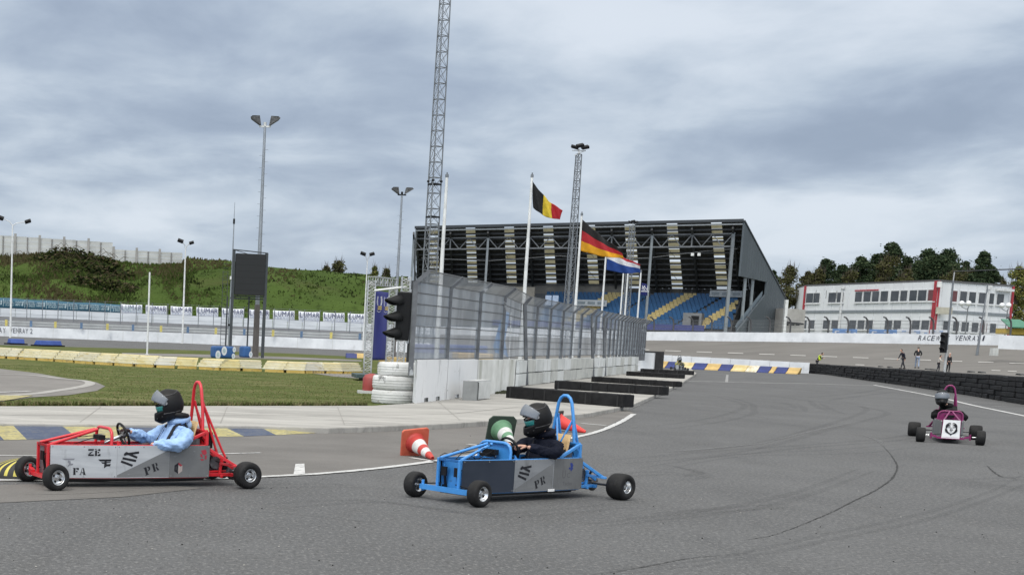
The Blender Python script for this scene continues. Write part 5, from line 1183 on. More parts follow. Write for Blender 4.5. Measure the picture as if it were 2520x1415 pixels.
for k in range(9): s = dR.length*(k+.5)/9; face(BB, BC, .03, s-.02, s+.02, zg, zr, g, th=.06)
g.build('panel_seam', M('seam_pale', (.62, .64, .66), .6), T)
for px in (2076, 2430):
    g = MB(); a, b_ = (BA, BB) if px < 2310 else (BB, BC); s = sx_(px, 720, a, b_)[0]; face(a, b_, .2, s-.1, s+.1, zg, zr-.4, g, th=.2); face(a, b_, .25, s-.3, s+.3, zr-.55, zr-.05, g, th=.3); g.build('downpipe', wf, T)
g = MB(); s = sx_(2472, 706, BB, BC)[0]; face(BB, BC, .4, s-1.8, s+1.2, zr-.65, zr-.35, g, th=.5); g.build('awning_box', wf, T)
g = MB(); s = sx_(2312, 700, BA, BB)[0]; c = V((BB.x-.05, BB.y-.35, ZAT(BB, 700))); g.box(c, (.45, .3, .7)); g.build('wall_lamp', whitep, T)
g = MB(); c = V((BB.x+.9, BB.y-.3, ZAT(BB, 764))); g.box(c, (2.0, .3, .85)); g.build('signboard', M('sign_cream', (.42, .40, .33), .6), T)
# green and yellow tent thing at right edge
a = AT(2488, 815, 168); t = thing('market_tent', 'green topped stall with yellow front at the right edge of the photo', 'tent', a); z0 = a.z-1; g = MB(); xl, xr = AT(2483, 800, 168).x, AT(2545, 800, 168).x
g.prism([V((xl, 168, ZAT(a, 806))), V((xr, 168, ZAT(a, 806))), V((xr, 171, ZAT(a, 786))), V((xl+.6, 171, ZAT(a, 786)))], (0, 0, .1)); g.build('canopy', M('tent_green', (.06, .20, .13), .6), t)
g = MB(); g.box(((xl+xr)/2, 170, (ZAT(a, 822)+ZAT(a, 808))/2), (xr-xl-.3, 2, ZAT(a, 808)-ZAT(a, 822))); g.build('counter', M('tent_yellow', (.50, .34, .05), .6), t)
# ---- globe lamps
def globes(px, xs, yg, D, label):
    a = AT(px, 815, D); a.z = 2.4; t = thing('globe_lamp', label, 'street lamp', a, group='lamps with white globes before the white building'); zt_ = ZAT(a, yg+10); g = MB(); g.cyl(a, (a.x, a.y, zt_), .09, .06, 8)
    for x in xs: q = AT(x, yg+7, D); g.tube([(a.x, a.y, zt_-.25), (q.x, q.y, q.z-.1), (q.x, q.y, q.z)], .04, 5)
    g.build('pole', M('lamp_grey', (.16, .17, .18), .6), t)
    for x in xs: m_ = MB(); m_.sphere(AT(x, yg, D), .30, 14, 10); m_.build('globe', M('globe_white', (.78, .79, .80), .3), t)
globes(2376, (2367, 2384), 746.5, 175, 'double white globe lamp left of the right building wing'); globes(2474, (2466, 2482), 751.5, 175, 'double white globe lamp at the right end of the white building')
# ---- right traffic light on its tall pole with overhead cable
D = 82.0; a = AT(2326, 900, D); a.z = 0.0; b_ = V((AT(2333, 850, D).x, D, 0)); t = thing('traffic_light', 'black three lamp traffic light on a tall pole beyond the tyre wall', 'traffic light', a)
zT = ZAT(a, 690); topx = AT(2346, 690, D)
g = MB(); g.cyl(a, lerp(a, topx, .35), .085, .07, 8, 1); g.cyl(lerp(a, topx, .35), topx, .06, .05, 8, 0); g.cyl(topx, AT(2349, 670, D), .03, n=6, mi=1); g.build('pole', [galvd, M('pole_pale', (.42, .43, .43), .6)], t)
g = MB(); g.tube([AT(2347, 668, D), AT(2400, 666, D), AT(2455, 664, D)], .022, 5); g.tube([AT(2455, 664, D), AT(2520, 661.5, D), AT(2620, 657, D-2)], .035, 5); g.build('overhead_cable', M('cable_dark', (.05, .055, .06), .6), t)
c0, c1 = AT(2321, 868, D-.25), AT(2325, 818, D-.25); g = MB(); g.bar(c0, c1, .24, .30); g.build('housing', darkm, t, bevel=.03)
for k in range(3):
    c = lerp(c1, c0, .18+.32*k)+V((-.10, -.10, 0)); ax = V((-.85, -.6, -.25)).normalized(); x = V((0, 1, 0)); x = (x-ax*x.dot(ax)).normalized(); y = ax.cross(x); y = y if y.z > 0 else -y
    m_ = MB(); m_.grid(lambda u_, v_: c+(x*math.cos(-.5+u_*4.2)+y*math.sin(-.5+u_*4.2))*.13+ax*(.24*v_*max(.3, math.sin(-.5+u_*4.2))), 14, 2); m_.build('hood', darkm, t); m_ = MB(); m_.lathe([(0, .02), (.12, 0)], c, ax, 12); m_.build('lens', M('dark_lens', (0, 0, 0)), t)
# slim pole
a = onbank(2404, 874); t = thing('mast_pole', 'slim grey pole standing on the banked track right of the traffic light', 'pole', a); g = MB(); q = AT(2431, 700, a.y); g.cyl(a, lerp(a, q, .35), .13, .10, 8); g.cyl(lerp(a, q, .35), q, .08, .05, 8); g.build('pole', galvd, t)
# ---- inner white barrier, blue / amber blocks
I0, I1 = G(1560, 901), G(1993, 919); ztp = ZAT(I1, 893); t = thing('barrier_wall', 'low smooth white barrier behind the blue and amber blocks', 'wall', I0)
n = 9
for k in range(n):
    p, q = lerp(I0, I1, k/n), lerp(I0, I1, (k+1)/n); h_ = lerp(ZAT(I0, 869.8), ZAT(I1, 893), (k+.5)/n); g = MB(); g.bar(p+V((.01, .25, h_/2)), q+V((-.01, .25, h_/2)), .35, h_); g.build('barrier_section', whitew, t)
bx = [(1587, 1598, 'n'), (1598, 1635, 'a'), (1635, 1667, 'n'), (1667, 1700, 'y'), (1700, 1732, 'n'), (1732, 1766, 'a'), (1766, 1796, 'n'), (1796, 1832, 'y'), (1832, 1861, 'm'), (1861, 1890, 'n'), (1890, 1903, 'a'), (1903, 1932, 'n'), (1932, 1962, 'a')]
mats_ = {'n': M('blk_navy', (.020, .035, .16), .5), 'a': M('blk_amber', (.55, .38, .14), .5), 'y': M('blk_yellow', (.60, .47, .20), .6, scale=2, col2=(.70, .58, .34)), 'm': M('blk_faded', (.55, .45, .24), .6, scale=3, col2=(.74, .70, .60))}
nm_ = {'n': 'navy blue', 'a': 'amber', 'y': 'yellowish', 'm': 'faded patchy'}
for i, (xa, xb, k) in enumerate(bx):
    ya, yb = 903.2+(xa-1587)*.0475, 903.2+(xb-1587)*.0475; a, b_ = G(xa, ya), G(xb, yb); h_ = ZAT(a, ya-16.5+(xa-1587)*.002); wd = (b_-a).length; t = thing('kerb_block', '%s foam kerb block, %s from the left before the white barrier' % (nm_[k], ORD[i]), 'barrier block', (a+b_)/2, math.atan2((b_-a).y, (b_-a).x)+random.uniform(-.03, .03), group='blue and amber kerb blocks before the white barrier')
    g = MB(); g.prism([(-wd/2+.01, 0, 0), (-wd/2+.01, .06, .12), (-wd/2+.01, .24, h_*.5), (-wd/2+.01, .34, h_), (-wd/2+.01, .62, h_), (-wd/2+.01, .8, 0)], (wd-.02, 0, 0)); sh = Matrix.Identity(4); sh[0][2] = .3; g.xf(sh); g.build('body', mats_[k], t, world=False, bevel=.03)
# ---- black tyre wall on the right
tw = [(1900, 908, 893), (1961, 915, 895.5), (2010, 919, 894.5), (2059, 923, 897.5), (2164, 938, 904), (2240, 948, 908.5), (2338, 962, 915), (2430, 976, 920.5), (2520, 990.5, 926), (2640, 1010, 933)]
t = thing('tyre_wall', 'long black wall of bundled tyres and rubber belts curving along the right side', 'tyre wall', G(2338, 962))
BT = [(G(x, yb), ZAT(G(x, yb), yt)) for x, yb, yt in tw]
tym = M('tyre_wall_rubber', (.009, .009, .010), .7, spec=.25, scale=2, col2=(.020, .020, .022), bump=.6, bscale=12, bdist=.03); layer(tym, (.05, .05, .054), 2.2, .60, .76, .5, (.5, .5, 3))
def twp(s): i = min(len(BT)-2, int(s)); u_ = s-i; p = lerp(BT[i][0], BT[i+1][0], u_); return p, lerp(BT[i][1], BT[i+1][1], u_)
lens = [0]; 
for i in range(len(BT)-1): lens.append(lens[-1]+(BT[i+1][0]-BT[i][0]).length)
def at_len(l):
    for i in range(len(lens)-1):
        if l <= lens[i+1]: return i+(l-lens[i])/(lens[i+1]-lens[i])
    return len(BT)-1.001
tot = lens[-1]; nb = int(tot/1.25)
for k in range(nb):
    s0, s1 = at_len(tot*k/nb), at_len(tot*(k+1)/nb-.03); (p, h0), (q, h1) = twp(s0), twp(s1); dd = (q-p).normalized(); n_ = V((-dd.y, dd.x, 0)); n_ = n_ if n_.y > 0 else -n_; g = MB(); nl = 5; hh = (h0+h1)/2*random.uniform(.965, 1.02)
    for j in range(nl):
        o1, o2 = random.uniform(-.05, .04), random.uniform(-.05, .04); z0, z1 = hh*j/nl, hh*(j+1)/nl
        g.prism([p+n_*o1+V((0, 0, z0)), q+n_*o2+V((0, 0, z0)), q+n_*(o2+.62)+V((0, 0, z0)), p+n_*(o1+.62)+V((0, 0, z0))], (0, 0, z1-z0-.012))
    g.build('tyre_bundle', tym, t, bevel=.03)
# loose belt flaps on top
g = MB()
for k in range(9):
    l = random.uniform(tot*.2, tot*.95); p, h_ = twp(at_len(l)); q, h2_ = twp(at_len(min(tot-.1, l+random.uniform(.6, 1.0)))); g.grid(lambda u_, v_: lerp(p, q, u_)+V((0, .05+.45*v_, lerp(h_, h2_, u_)+.03+.05*math.sin(u_*3.14)+.02*math.sin(9*u_))), 8, 2)
o = g.build('belt_flap', M('belt_grey', (.06, .062, .062), .7, scale=2, col2=(.10, .10, .10)), t); s_ = o.modifiers.new('s', 'SOLIDIFY'); s_.thickness = .02
a = G(1950, 917); t = thing('barrier_wall', 'black low barrier linking the white barrier and the tyre wall', 'barrier', a); g = MB(); g.bar(G(1912, 909)+V((0, .1, .28)), G(1962, 915)+V((0, .1, .28)), .5, .55); g.build('body', tym, t)
# ================================================================ trees
leafD = [M('pine_dark', (.018, .034, .016), .85, scale=.3, col2=(.038, .060, .028), spec=.15), M('pine_mid', (.052, .070, .032), .85, spec=.15)]
leafB = [M('spring_brown', (.060, .058, .028), .85, scale=.3, col2=(.088, .084, .040), spec=.1), M('spring_olive', (.070, .075, .025), .85, spec=.1)]
leafY = [M('spring_yellow', (.16, .15, .04), .85, spec=.1, scale=.5, col2=(.20, .19, .06)), M('spring_green', (.09, .12, .035), .85, spec=.1)]
barkm = M('bark', (.075, .06, .048), .9, scale=2)
def tree(px, yt, D, wpx, kind, label, grp, base=2.0, dens=1.0, low=None):
    top_ = AT(px, yt, D); a = V((top_.x, D, base)); hh = top_.z-base; rw = wpx/FPX*D/2*((2.15 if kind == 'D' else 1.5) if D > 190 and px > 1800 else 1.0); t = thing('pine_tree' if kind == 'D' else 'tree', label, 'tree', a, group=grp)
    rg2 = random.Random(int(px*7+yt)); g = MB(); g.tube([a, a+V((.2, 0, hh*.4)), a+V((-.1, 0, hh*.95))], [max(.16, hh*.018), hh*.013, .04], 7)
    lobes = []; lowf = low if low is not None else .12
    nl = 30 if kind == 'D' else 24
    for k in range(nl):
        f = lowf+(.95-lowf)*((k+rg2.random())/nl); an = k*2.4+rg2.random()
        env = min(1, (1-f)*2.1+.10) if kind == 'D' else math.sin(min(1, (1-f)*1.7+.16)*math.pi/2)
        env *= .72+.45*noise.noise(V((f*4, px*.13, an*.3)))+.18
        r_ = rw*env*rg2.uniform(.15, .82); c = a+V((math.cos(an)*r_, math.sin(an)*r_*.8, hh*f)); s = rw*rg2.uniform(.20, .40)*(.5+.5*env); lobes.append((c, s)); g.tube([a+V((0, 0, hh*f*.8)), lerp(a+V((0, 0, hh*f*.9)), c, .6), c], [.08, .05, .02], 4)
    lobes.append((a+V((0, 0, hh*.965)), rw*.16)); lobes.append((a+V((rg2.uniform(-.3, .3), 0, hh*.90)), rw*.26))
    g.build('trunk', barkm, t); g = MB()
    st = random.getstate(); random.seed(int(px))
    for c, s in lobes:
        n = int((330 if kind == 'D' else 230)*dens); sc = .26 if kind == 'D' else .22
        leafblob(g, c, s*1.1, s*1.1, s*(.80 if kind == 'D' else 1.0), n, sc*.35, sc*.95, (0, 0, 1), shell=.12)
        for q in range(int(18*dens)): o_ = V((random.gauss(0, s*.5), random.gauss(0, s*.5), random.gauss(0, s*.45))); leafblob(g, c+o_, .3, .3, .3, 3, sc*.3, sc*.6, (0, 1), shell=0)
    if kind != 'D':   # fine upright twigs that give a loose outline
        for k in range(int(150*dens)):
            c, s = random.choice(lobes); q = c+V((random.uniform(-s, s), random.uniform(-s, s), random.uniform(0, s))); e = q+V((random.uniform(-.4, .4), random.uniform(-.3, .3), random.uniform(.5, 1.3))); g.add([q-V((.035, 0, 0)), q+V((.035, 0, 0)), e], [(0, 1, 2)], 2)
    random.setstate(st)
    g.build('crown', {'D': leafD+[barkm], 'B': leafB+[barkm], 'Y': leafY+[barkm]}[kind], t)
TG_ = 'trees behind the white building'
for (px, yt, D, wp, k, lab, dn) in [
    (1903, 664, 236, 40, 'D', 'small dark pine just right of the grandstand gable', .8), (1945, 655, 228, 75, 'B', 'brownish budding tree right of the grandstand', 1.1), (1990, 668, 232, 60, 'B', 'lower brownish budding tree left of the white building', 1),
    (2033, 638, 236, 68, 'D', 'rounded dark pine above the left end of the white building', 1), (2015, 662, 226, 70, 'B', 'olive brown tree above the left end of the white building', 1), (2074, 652, 240, 60, 'D', 'low dark pine between two taller trees', 1), (2120, 632, 236, 70, 'D', 'dark pine stepping up towards the tallest tree', 1),
    (2195, 598, 238, 86, 'D', 'tallest dark pine above the middle of the white building', 1.2), (2160, 625, 240, 70, 'D', 'dark pine on the left shoulder of the tallest tree', 1), (2185, 632, 224, 84, 'B', 'yellow brown tree before the tallest pine', 1.2), (2235, 660, 226, 60, 'B', 'low golden brown tree right of the tallest pine', 1), (2232, 630, 240, 54, 'D', 'thin ragged dark pine between two big crowns', .8),
    (2285, 615, 236, 90, 'D', 'left half of the broad dark tree group', 1.3), (2335, 616, 238, 96, 'D', 'right half of the broad dark tree group', 1.3), (2310, 632, 232, 120, 'D', 'broad dark evergreen in front of the tree group', 1.3), (2378, 640, 236, 40, 'D', 'small dark pine on the right shoulder of the broad group', .8), (2262, 645, 234, 70, 'D', 'dark bushy tree at the left foot of the broad group', 1),
    (2422, 616, 224, 52, 'D', 'leaning dark pine with a twisted top behind the right wing', .9), (2440, 655, 226, 62, 'D', 'lower limb crown of dark pine behind the right wing', .9), (2395, 662, 226, 60, 'B', 'olive tree low behind the right wing', 1), (2508, 655, 200, 64, 'Y', 'fresh yellow green birch at the right edge of the photo', 1), (2545, 640, 205, 70, 'Y', 'yellow green tree cut by the right edge of the photo', 1), (2470, 690, 210, 46, 'B', 'low brown shrub right of the white building', .8), (2090, 668, 224, 60, 'B', 'low olive shrub tree peeping over the white roof', .9), (2350, 668, 224, 90, 'B', 'low olive undergrowth over the roof right of the red corner', .9)]:
    tree(px, yt, D, wp, k, lab, TG_, dens=dn)
for (px, yt, D, wp, k, lab, dn) in [(803, 655, 215, 34, 'B', 'small thin bare tree peeping over the embankment, left one', .22), (835, 643, 212, 60, 'B', 'round thinly leaved tree over the embankment crest', .20), (923, 655, 212, 26, 'Y', 'pale green sapling over the embankment left of the mast', .22), (952, 662, 212, 40, 'B', 'low thin bush over the embankment right of the sapling', .22)]:
    tree(px, yt, D, wp, k, lab, 'small trees on the embankment crest', base=8.0, dens=dn, low=.35)
# ================================================================ karts, drivers, people, cones
random.seed(61)
rubber = M('tyre_rubber', (.009, .009, .0095), .7, spec=.3, scale=6, col2=(.018, .018, .0185), coord='obj', bump=.25, bscale=60); layer(rubber, (.055, .053, .048), 9, .56, .76, .5)
chrome = M('rim_silver', (.62, .63, .64), .22, .9, scale=8, coord='obj'); black = M('satin_black', (.009, .009, .010), .55, coord='obj', spec=.3); alup = M('panel_aluminium', (.50, .52, .545), .36, .35, scale=3.5, col2=(.62, .64, .66), coord='obj', stretch=(.5, 1, 4))
layer(alup, (.36, .37, .385), 3.0, .55, .75, .6, (1, 1, 1)); aludk = M('panel_grey', (.19, .195, .20), .45, .25, scale=3, col2=(.235, .24, .245), coord='obj', stretch=(.5, 1, 4)); aludk2 = M('panel_grey_rear', (.16, .163, .165), .45, .25, scale=3, col2=(.20, .203, .205), coord='obj')
navyp = M('panel_navy', (.016, .024, .040), .45, scale=3, col2=(.026, .034, .052), coord='obj'); ink = M('decal_black', (.008, .008, .012), .5); decgrey = M('decal_grey', (.22, .225, .25), .5); decred = M('decal_red', (.36, .03, .05), .5); decblue = M('decal_blue', (.02, .04, .22), .5); decpale = M('decal_pale', (.42, .36, .34), .5)
ply = M('seat_plywood', (.50, .33, .15), .6, scale=3, col2=(.60, .42, .21), coord='obj', stretch=(1, 1, 6)); skinm = M('skin', (.50, .28, .20), .55, scale=12, col2=(.60, .36, .27), coord='obj'); engm = M('engine_grey', (.14, .14, .145), .45, .6, scale=12, var=.5, coord='obj')
def wheel(par, c, R_, w_, rr, steer=0.0, out=-1, spokes=4):
    A = Matrix.Translation(V(c))@Matrix.Rotation(steer, 4, 'Z'); ax = (0, out, 0)
    g = MB(); g.cyl((0, -w_*.3, 0), (0, w_*.3, 0), rr*.22, n=12); g.cyl((0, out*w_*.1, 0), (0, out*w_*.34, 0), rr*.16, rr*.12, n=10); g.cyl((0, 0, 0), (0, -out*(w_*.9), 0), .012, n=8); g.xf(A); hb = g.build('wheel', chrome, par, world=False)
    g = MB(); pr = [(rr, -.40), (rr*1.04, -.47), (R_*.74, -.5), (R_*.90, -.47), (R_*.975, -.36), (R_, -.15), (R_, .15), (R_*.975, .36), (R_*.90, .47), (R_*.74, .5), (rr*1.04, .47), (rr, .40), (rr*.97, 0), (rr, -.40)]
    g.lathe([(r, h*w_) for r, h in pr], (0, 0, 0), ax, 40); g.xf(A); g.build('tyre', rubber, hb, world=False)
    g = MB()
    for s in (1, -1):
        g.lathe([(rr*1.05, s*.42*w_), (rr*.97, s*.44*w_), (rr*.90, s*.40*w_), (rr*.86, s*.22*w_), (rr*.60, s*.13*w_), (rr*.34, s*.17*w_), (0.001, s*.18*w_)], (0, 0, 0), ax, 32)
        x, y = frame(V(ax))
        for k in range(spokes):
            a = k*2*math.pi/spokes+.5; d = x*math.cos(a)+y*math.sin(a); tdir = V(ax).cross(d); cc = V(ax)*(s*(.145*w_+.006))
            pts = [cc+d*rr*(.60+.17*math.cos(q))+tdir*rr*.19*math.sin(q) for q in [i*2*math.pi/10 for i in range(10)]]; g.poly([p_+V(ax)*s*.004 for p_ in pts], 1)
        g.cyl(V(ax)*s*.12*w_, V(ax)*s*.30*w_, rr*.16, rr*.13, 10)
    g.xf(A); g.build('rim', [chrome, black], hb, world=False); return hb
def text_on(par, txt, x, z, h, mat, y=-.2505, rot=0.0, sx=1.0, shear=0.0, stencil=True, name='lettering'):
    g = MB(); xd = V((math.cos(rot), 0, math.sin(rot))); yd = V((-math.sin(rot), 0, math.cos(rot))); g.text(txt, (x, y, z), xd, yd, h, sx=sx, shear=shear); o = g.build(name, mat, par, world=False); return o
def poly_on(par, polys, mat, y=-.2505, name='decal', conv=None):
    g = MB()
    for k, pl in enumerate(polys):
        pts = [conv(*q) if conv else q for q in pl]; a = sum(pts[i][0]*pts[(i+1) % len(pts)][1]-pts[(i+1) % len(pts)][0]*pts[i][1] for i in range(len(pts)))
        if a < 0: pts = pts[::-1]
        g.poly([(p[0], y-.0002*k, p[1]) for p in pts])
    return g.build(name, mat, par, world=False)
cD = lambda X, Y: ((X/7.073-33)/228, (183-Y/7.073)/253)
c1 = lambda X, Y: ((X/3.6-113)/228, (302-Y/3.6)/253)
STL = {'Z': [[(0, .76), (1, .76), (1, 1), (0, 1)], [(.72, .72), (1, .72), (.34, .28), (.04, .28)], [(0, 0), (1, 0), (1, .24), (0, .24)]],
'E': [[(.05, .06), (.40, .06), (.40, .94), (.05, .94)], [(-.04, .93), (.40, .93), (.40, 1), (-.04, 1)], [(-.04, 0), (.40, 0), (.40, .07), (-.04, .07)], [(.50, .82), (.92, .70), (.96, .70), (.96, 1), (.50, 1)], [(.50, .42), (.78, .42), (.78, .62), (.50, .62)], [(.50, 0), (1, 0), (1, .34), (.94, .34), (.50, .18)]],
'F': [[(.05, .06), (.42, .06), (.42, .94), (.05, .94)], [(-.04, .93), (.42, .93), (.42, 1), (-.04, 1)], [(-.04, 0), (.50, 0), (.50, .07), (-.04, .07)], [(.52, .82), (.92, .68), (1, .68), (1, 1), (.52, 1)], [(.52, .40), (.78, .40), (.78, .60), (.52, .60)]],
'A': [[(.02, 0), (.14, 0), (.48, .98), (.40, 1)], [(.52, 1), (.68, 1), (1, 0), (.64, 0)], [(-.08, 0), (.30, 0), (.30, .08), (-.08, .08)], [(.56, 0), (1.08, 0), (1.08, .08), (.56, .08)], [(.24, .26), (.62, .26), (.58, .38), (.28, .38)]],
'P': [[(.05, .06), (.44, .06), (.44, .94), (.05, .94)], [(-.06, .93), (.44, .93), (.44, 1), (-.06, 1)], [(-.06, 0), (.54, 0), (.54, .07), (-.06, .07)], [(.54, 1), (.80, 1), (1, .87), (1, .60), (.82, .46), (.70, .46), (.70, 1)], [(.54, .44), (.70, .44), (.70, .56), (.54, .56)], [(.54, .90), (.70, .90), (.70, 1), (.54, 1)]],
'R': [[(.05, .06), (.40, .06), (.40, .94), (.05, .94)], [(-.06, .93), (.40, .93), (.40, 1), (-.06, 1)], [(-.06, 0), (.48, 0), (.48, .07), (-.06, .07)], [(.50, 1), (.74, 1), (.94, .88), (.94, .66), (.78, .54), (.66, .54), (.66, 1)], [(.50, .46), (.72, .50), (1.0, 0), (.68, 0)]]}
def stencil(par, ch, x, z, h, w_, mat, y, rot=0.0):
    out = []; c, s = math.cos(rot), math.sin(rot)
    for pl in STL[ch]: out.append([(x+(a-.5)*w_*c-(b_-.5)*h*s, z+(a-.5)*w_*s+(b_-.5)*h*c) for a, b_ in pl])
    return poly_on(par, out, mat, y, 'letter_'+ch.lower())
def stroke(p, q, w_): p = V((p[0], p[1], 0)); q = V((q[0], q[1], 0)); d = (q-p).normalized(); n = V((-d.y, d.x, 0))*w_/2; return [tuple((p+n).to_2d()), tuple((q+n).to_2d()), tuple((q-n).to_2d()), tuple((p-n).to_2d())]
def lion(par, x, cz, s):
    """the curved tribal lion head on the nose plate: mirrored tapering strokes"""
    g = MB()
    def st(pts, w0):
        for sg in (1, -1):
            P = [V((x, sg*p[0]*s, cz+p[1]*s)) for p in spline(pts, 5)]; n = len(P); L_ = []; R_ = []
            for i, p in enumerate(P):
                d = (P[min(n-1, i+1)]-P[max(0, i-1)]).normalized(); nn_ = V((0, -d.z, d.y)); ww = w0*s*math.sin(math.pi*min(.97, max(.03, (i+.5)/n)))**.8; L_.append(p+nn_*ww); R_.append(p-nn_*ww)
            for i in range(n-1): g.add([L_[i], R_[i], R_[i+1], L_[i+1]], [(0, 1, 2, 3)])
    st([(.08, 1.0), (.45, .92), (.75, .62), (.86, .25)], .10); st([(.25, .78), (.62, .55), (.80, .1), (.70, -.35)], .11); st([(.88, .1), (.86, -.3), (.58, -.62), (.35, -.78)], .09); st([(.05, .80), (.30, .70), (.52, .45), (.55, .2)], .06)
    st([(.66, -.05), (.60, -.40), (.35, -.70), (.05, -.95)], .10); st([(.12, .38), (.30, .42), (.46, .30)], .05); st([(.16, .22), (.30, .24), (.42, .14)], .045); st([(.06, .30), (.10, 0), (.05, -.2)], .04); st([(.0, -.22), (.16, -.18), (.20, -.10)], .06); st([(0, -.28), (.02, -.42), (.2, -.50)], .035); st([(.0, -1.15), (.06, -.85), (.22, -.66)], .06)
    return g.build('emblem', ink, par, world=False)
def kart(name_label, loc, rz, fcol, style, steer, wd=.84, rwd=.90, fr_R=.131, rr_R=.139, rw=.165, fw_=.125):
    T = thing('racing_kart', name_label, 'racing kart', (loc[0], loc[1], 0.0), rz); R_ = .0155; B = lambda n, m_, g, **k: g.build(n, m_, T, world=False, **k)
    hy = .235; hw = lambda x: .155+(hy-.155)*min(1, max(0, x)/.70); xr = 1.73; zt_, zb_ = .418, .105
    g = MB(); w = .028
    for s in (-1, 1):
        for z in (zt_, zb_): g.bar((.0, s*(hw(0)-.012), z), (.70, s*(hy-.012), z), w); g.bar((.70, s*(hy-.012), z), (xr, s*(hy-.012), z), w)
        for x in (.014, .10, .70, 1.29, 1.716): g.bar((x, s*(hw(x)-.012), zb_+w/2), (x, s*(hw(x)-.012), zt_-w/2), w)
        g.tube([(.03, s*.142, zt_+.01), (.58, s*.03, .572)], R_, 10)
        g.bar((1.40, s*.222, zt_+.012), (1.716, s*.222, .565), .030); g.bar((1.716, s*.222, zt_+.012), (1.716, s*.222, .57), .034)
        g.bar((1.73, s*.20, .40), (2.03, s*.30 if s else 0, .215), .032); g.bar((1.73, s*.2, .12), (2.06, s*.16, .115), .034)
        g.bar((1.73, s*.2, .15), (2.04, s*.10, .15), .02); g.bar((1.78, s*.10, .36), (2.06, s*.18, .18), .028); g.bar((1.90, s*.18, .10), (1.92, s*.18, .29), .026)
        g.bar((1.90, s*.18, .235), (2.04, s*.34, .215), .026)
    for x, z in ((.014, zt_), (.014, zb_), (xr-.014, zt_), (xr-.014, zb_), (.70, zb_), (1.29, zb_), (.014, .575 if False else zt_-.0)):
        g.bar((x, -hw(x)+.026, z), (x, hw(x)-.026, z), w)
    g.bar((1.716, -.22, .568), (1.716, .22, .568), .034); g.bar((2.03, -.22, .115), (2.03, .22, .115), .035); g.bar((1.92, -.2, .10), (1.92, .2, .10), .03)
    B('frame', fcol, g, bevel=.004)
    hp = [(.66, -.215, zt_+.01), (.665, -.213, .50), (.665, -.20, .548), (.665, -.165, .578), (.665, -.12, .588), (.665, .12, .588), (.665, .165, .578), (.665, .20, .548), (.665, .213, .50), (.66, .215, zt_+.01)]
    g = MB(); g.tube(hp, .0165, 10); B('front_hoop', fcol, g)
    hoop = [(1.70, -.155, .575), (1.705, -.125, .80), (1.70, -.088, .990), (1.70, -.062, 1.040), (1.70, -.025, 1.065), (1.70, .025, 1.065), (1.70, .062, 1.040), (1.70, .088, .990), (1.705, .125, .80), (1.70, .155, .575)]
    g = MB(); g.tube(hoop, .0175, 10)
    for s in (-1, 1):
        g.tube([(1.717, s*.10, .87), (1.80, s*.11, .60), (1.90, s*.13, .30)], .0135, 8); g.tube([(1.717, s*.112, .83), (1.65, s*.03, .60), (1.64, s*.02, .57)] if style == 'blue' else [(1.717, s*.104, .85), (1.93, s*.15, .38), (1.99, s*.17, .26)], .013, 8)
    g.box((1.71, -.155, .575), (.05, .05, .012)); g.box((1.71, .155, .575), (.05, .05, .012)); B('roll_hoop', fcol, g)
    # dash plate, firewall, floor
    g = MB(); pts = [(.682, y, z) for _, y, z in hp]; 
    if style != 'red': g.poly([(x, y*.94, z-.012) for x, y, z in pts]); g.poly([(x+.004, y*.94, z-.012) for x, y, z in pts][::-1]); B('dash_plate', fcol, g)
    g = MB(); g.prism([(1.735, -.20, .13), (1.735, .20, .13), (1.735, .20, .555), (1.735, -.20, .555)], (.004, 0, 0)); g.add([(1.46, .212, .43), (1.70, .212, .43), (1.70, .212, .55)], [(0, 1, 2)]); B('firewall', fcol, g)
    g = MB(); g.box((1.20, 0, .088), (1.0, .45, .012)); g.prism([(.05, -.14, .08), (.70, -.225, .08), (.70, .225, .08), (.05, .14, .08)], (0, 0, .012)); g.box((1.0, 0, .066), (1.5, .24, .026)); B('floor_pan_and_shade_box', M('floor_steel', (.03, .03, .03), .7, coord='obj'), g)  # low belly box added below the floor to darken the ground underneath
    # side panels
    secs = {'red': [(.03, .71, alup), (.712, 1.288, alup), (1.29, 1.745, aludk2)], 'blue': [(.03, .70, navyp), (.702, 1.30, alup2), (1.302, 1.75, aludk2)], 'pink': [(.03, .71, alup3), (.712, 1.288, alup3), (1.29, 1.745, aludk)]}[style]
    pans = []
    for s in (-1, 1):
        for (x0, x1, mt) in secs:
            g = MB(); y0_, y1_ = hw(x0)+.008, hw(x1)+.008; pb = [(x0, s*y0_), (x1, s*y1_)]
            g.prism([(pb[0][0], pb[0][1], .099), (pb[1][0], pb[1][1], .099), (pb[1][0], pb[1][1], .4255), (pb[0][0], pb[0][1], .4255)], (0, s*.006, 0))
            for rx_ in (x0+.02, (x0+x1)/2, x1-.02):
                for rz_ in (.115, .412): g.cyl((rx_, s*(hw(rx_)+.010), rz_), (rx_, s*(hw(rx_)+.0175), rz_), .006, n=8, mi=1)
            p_ = B('side_panel', [mt, chrome], g); 
            if s < 0: pans.append(p_)
    yv = -hy-.0150
    if style in ('red', 'blue'):
        poly_on(pans[1], [[(.714, .128), (1.286, .385), (1.286, .107), (.714, .107)]], aludk, yv)
        poly_on(pans[1], [stroke(cD(1450, 815), cD(1655, 893), .023), stroke(cD(1475, 758), cD(1715, 808), .023), stroke(cD(1500, 690), cD(1762, 655), .023), stroke(cD(1535, 662), cD(1732, 748), .023), stroke(cD(1505, 705), cD(1545, 655), .022)], ink, yv-.0008)
        for k, ch in enumerate('PR'): stencil(pans[1], ch, 1.050+.085*k, .172+.036*k, .082, .066, ink, yv-.0012, rad(19))
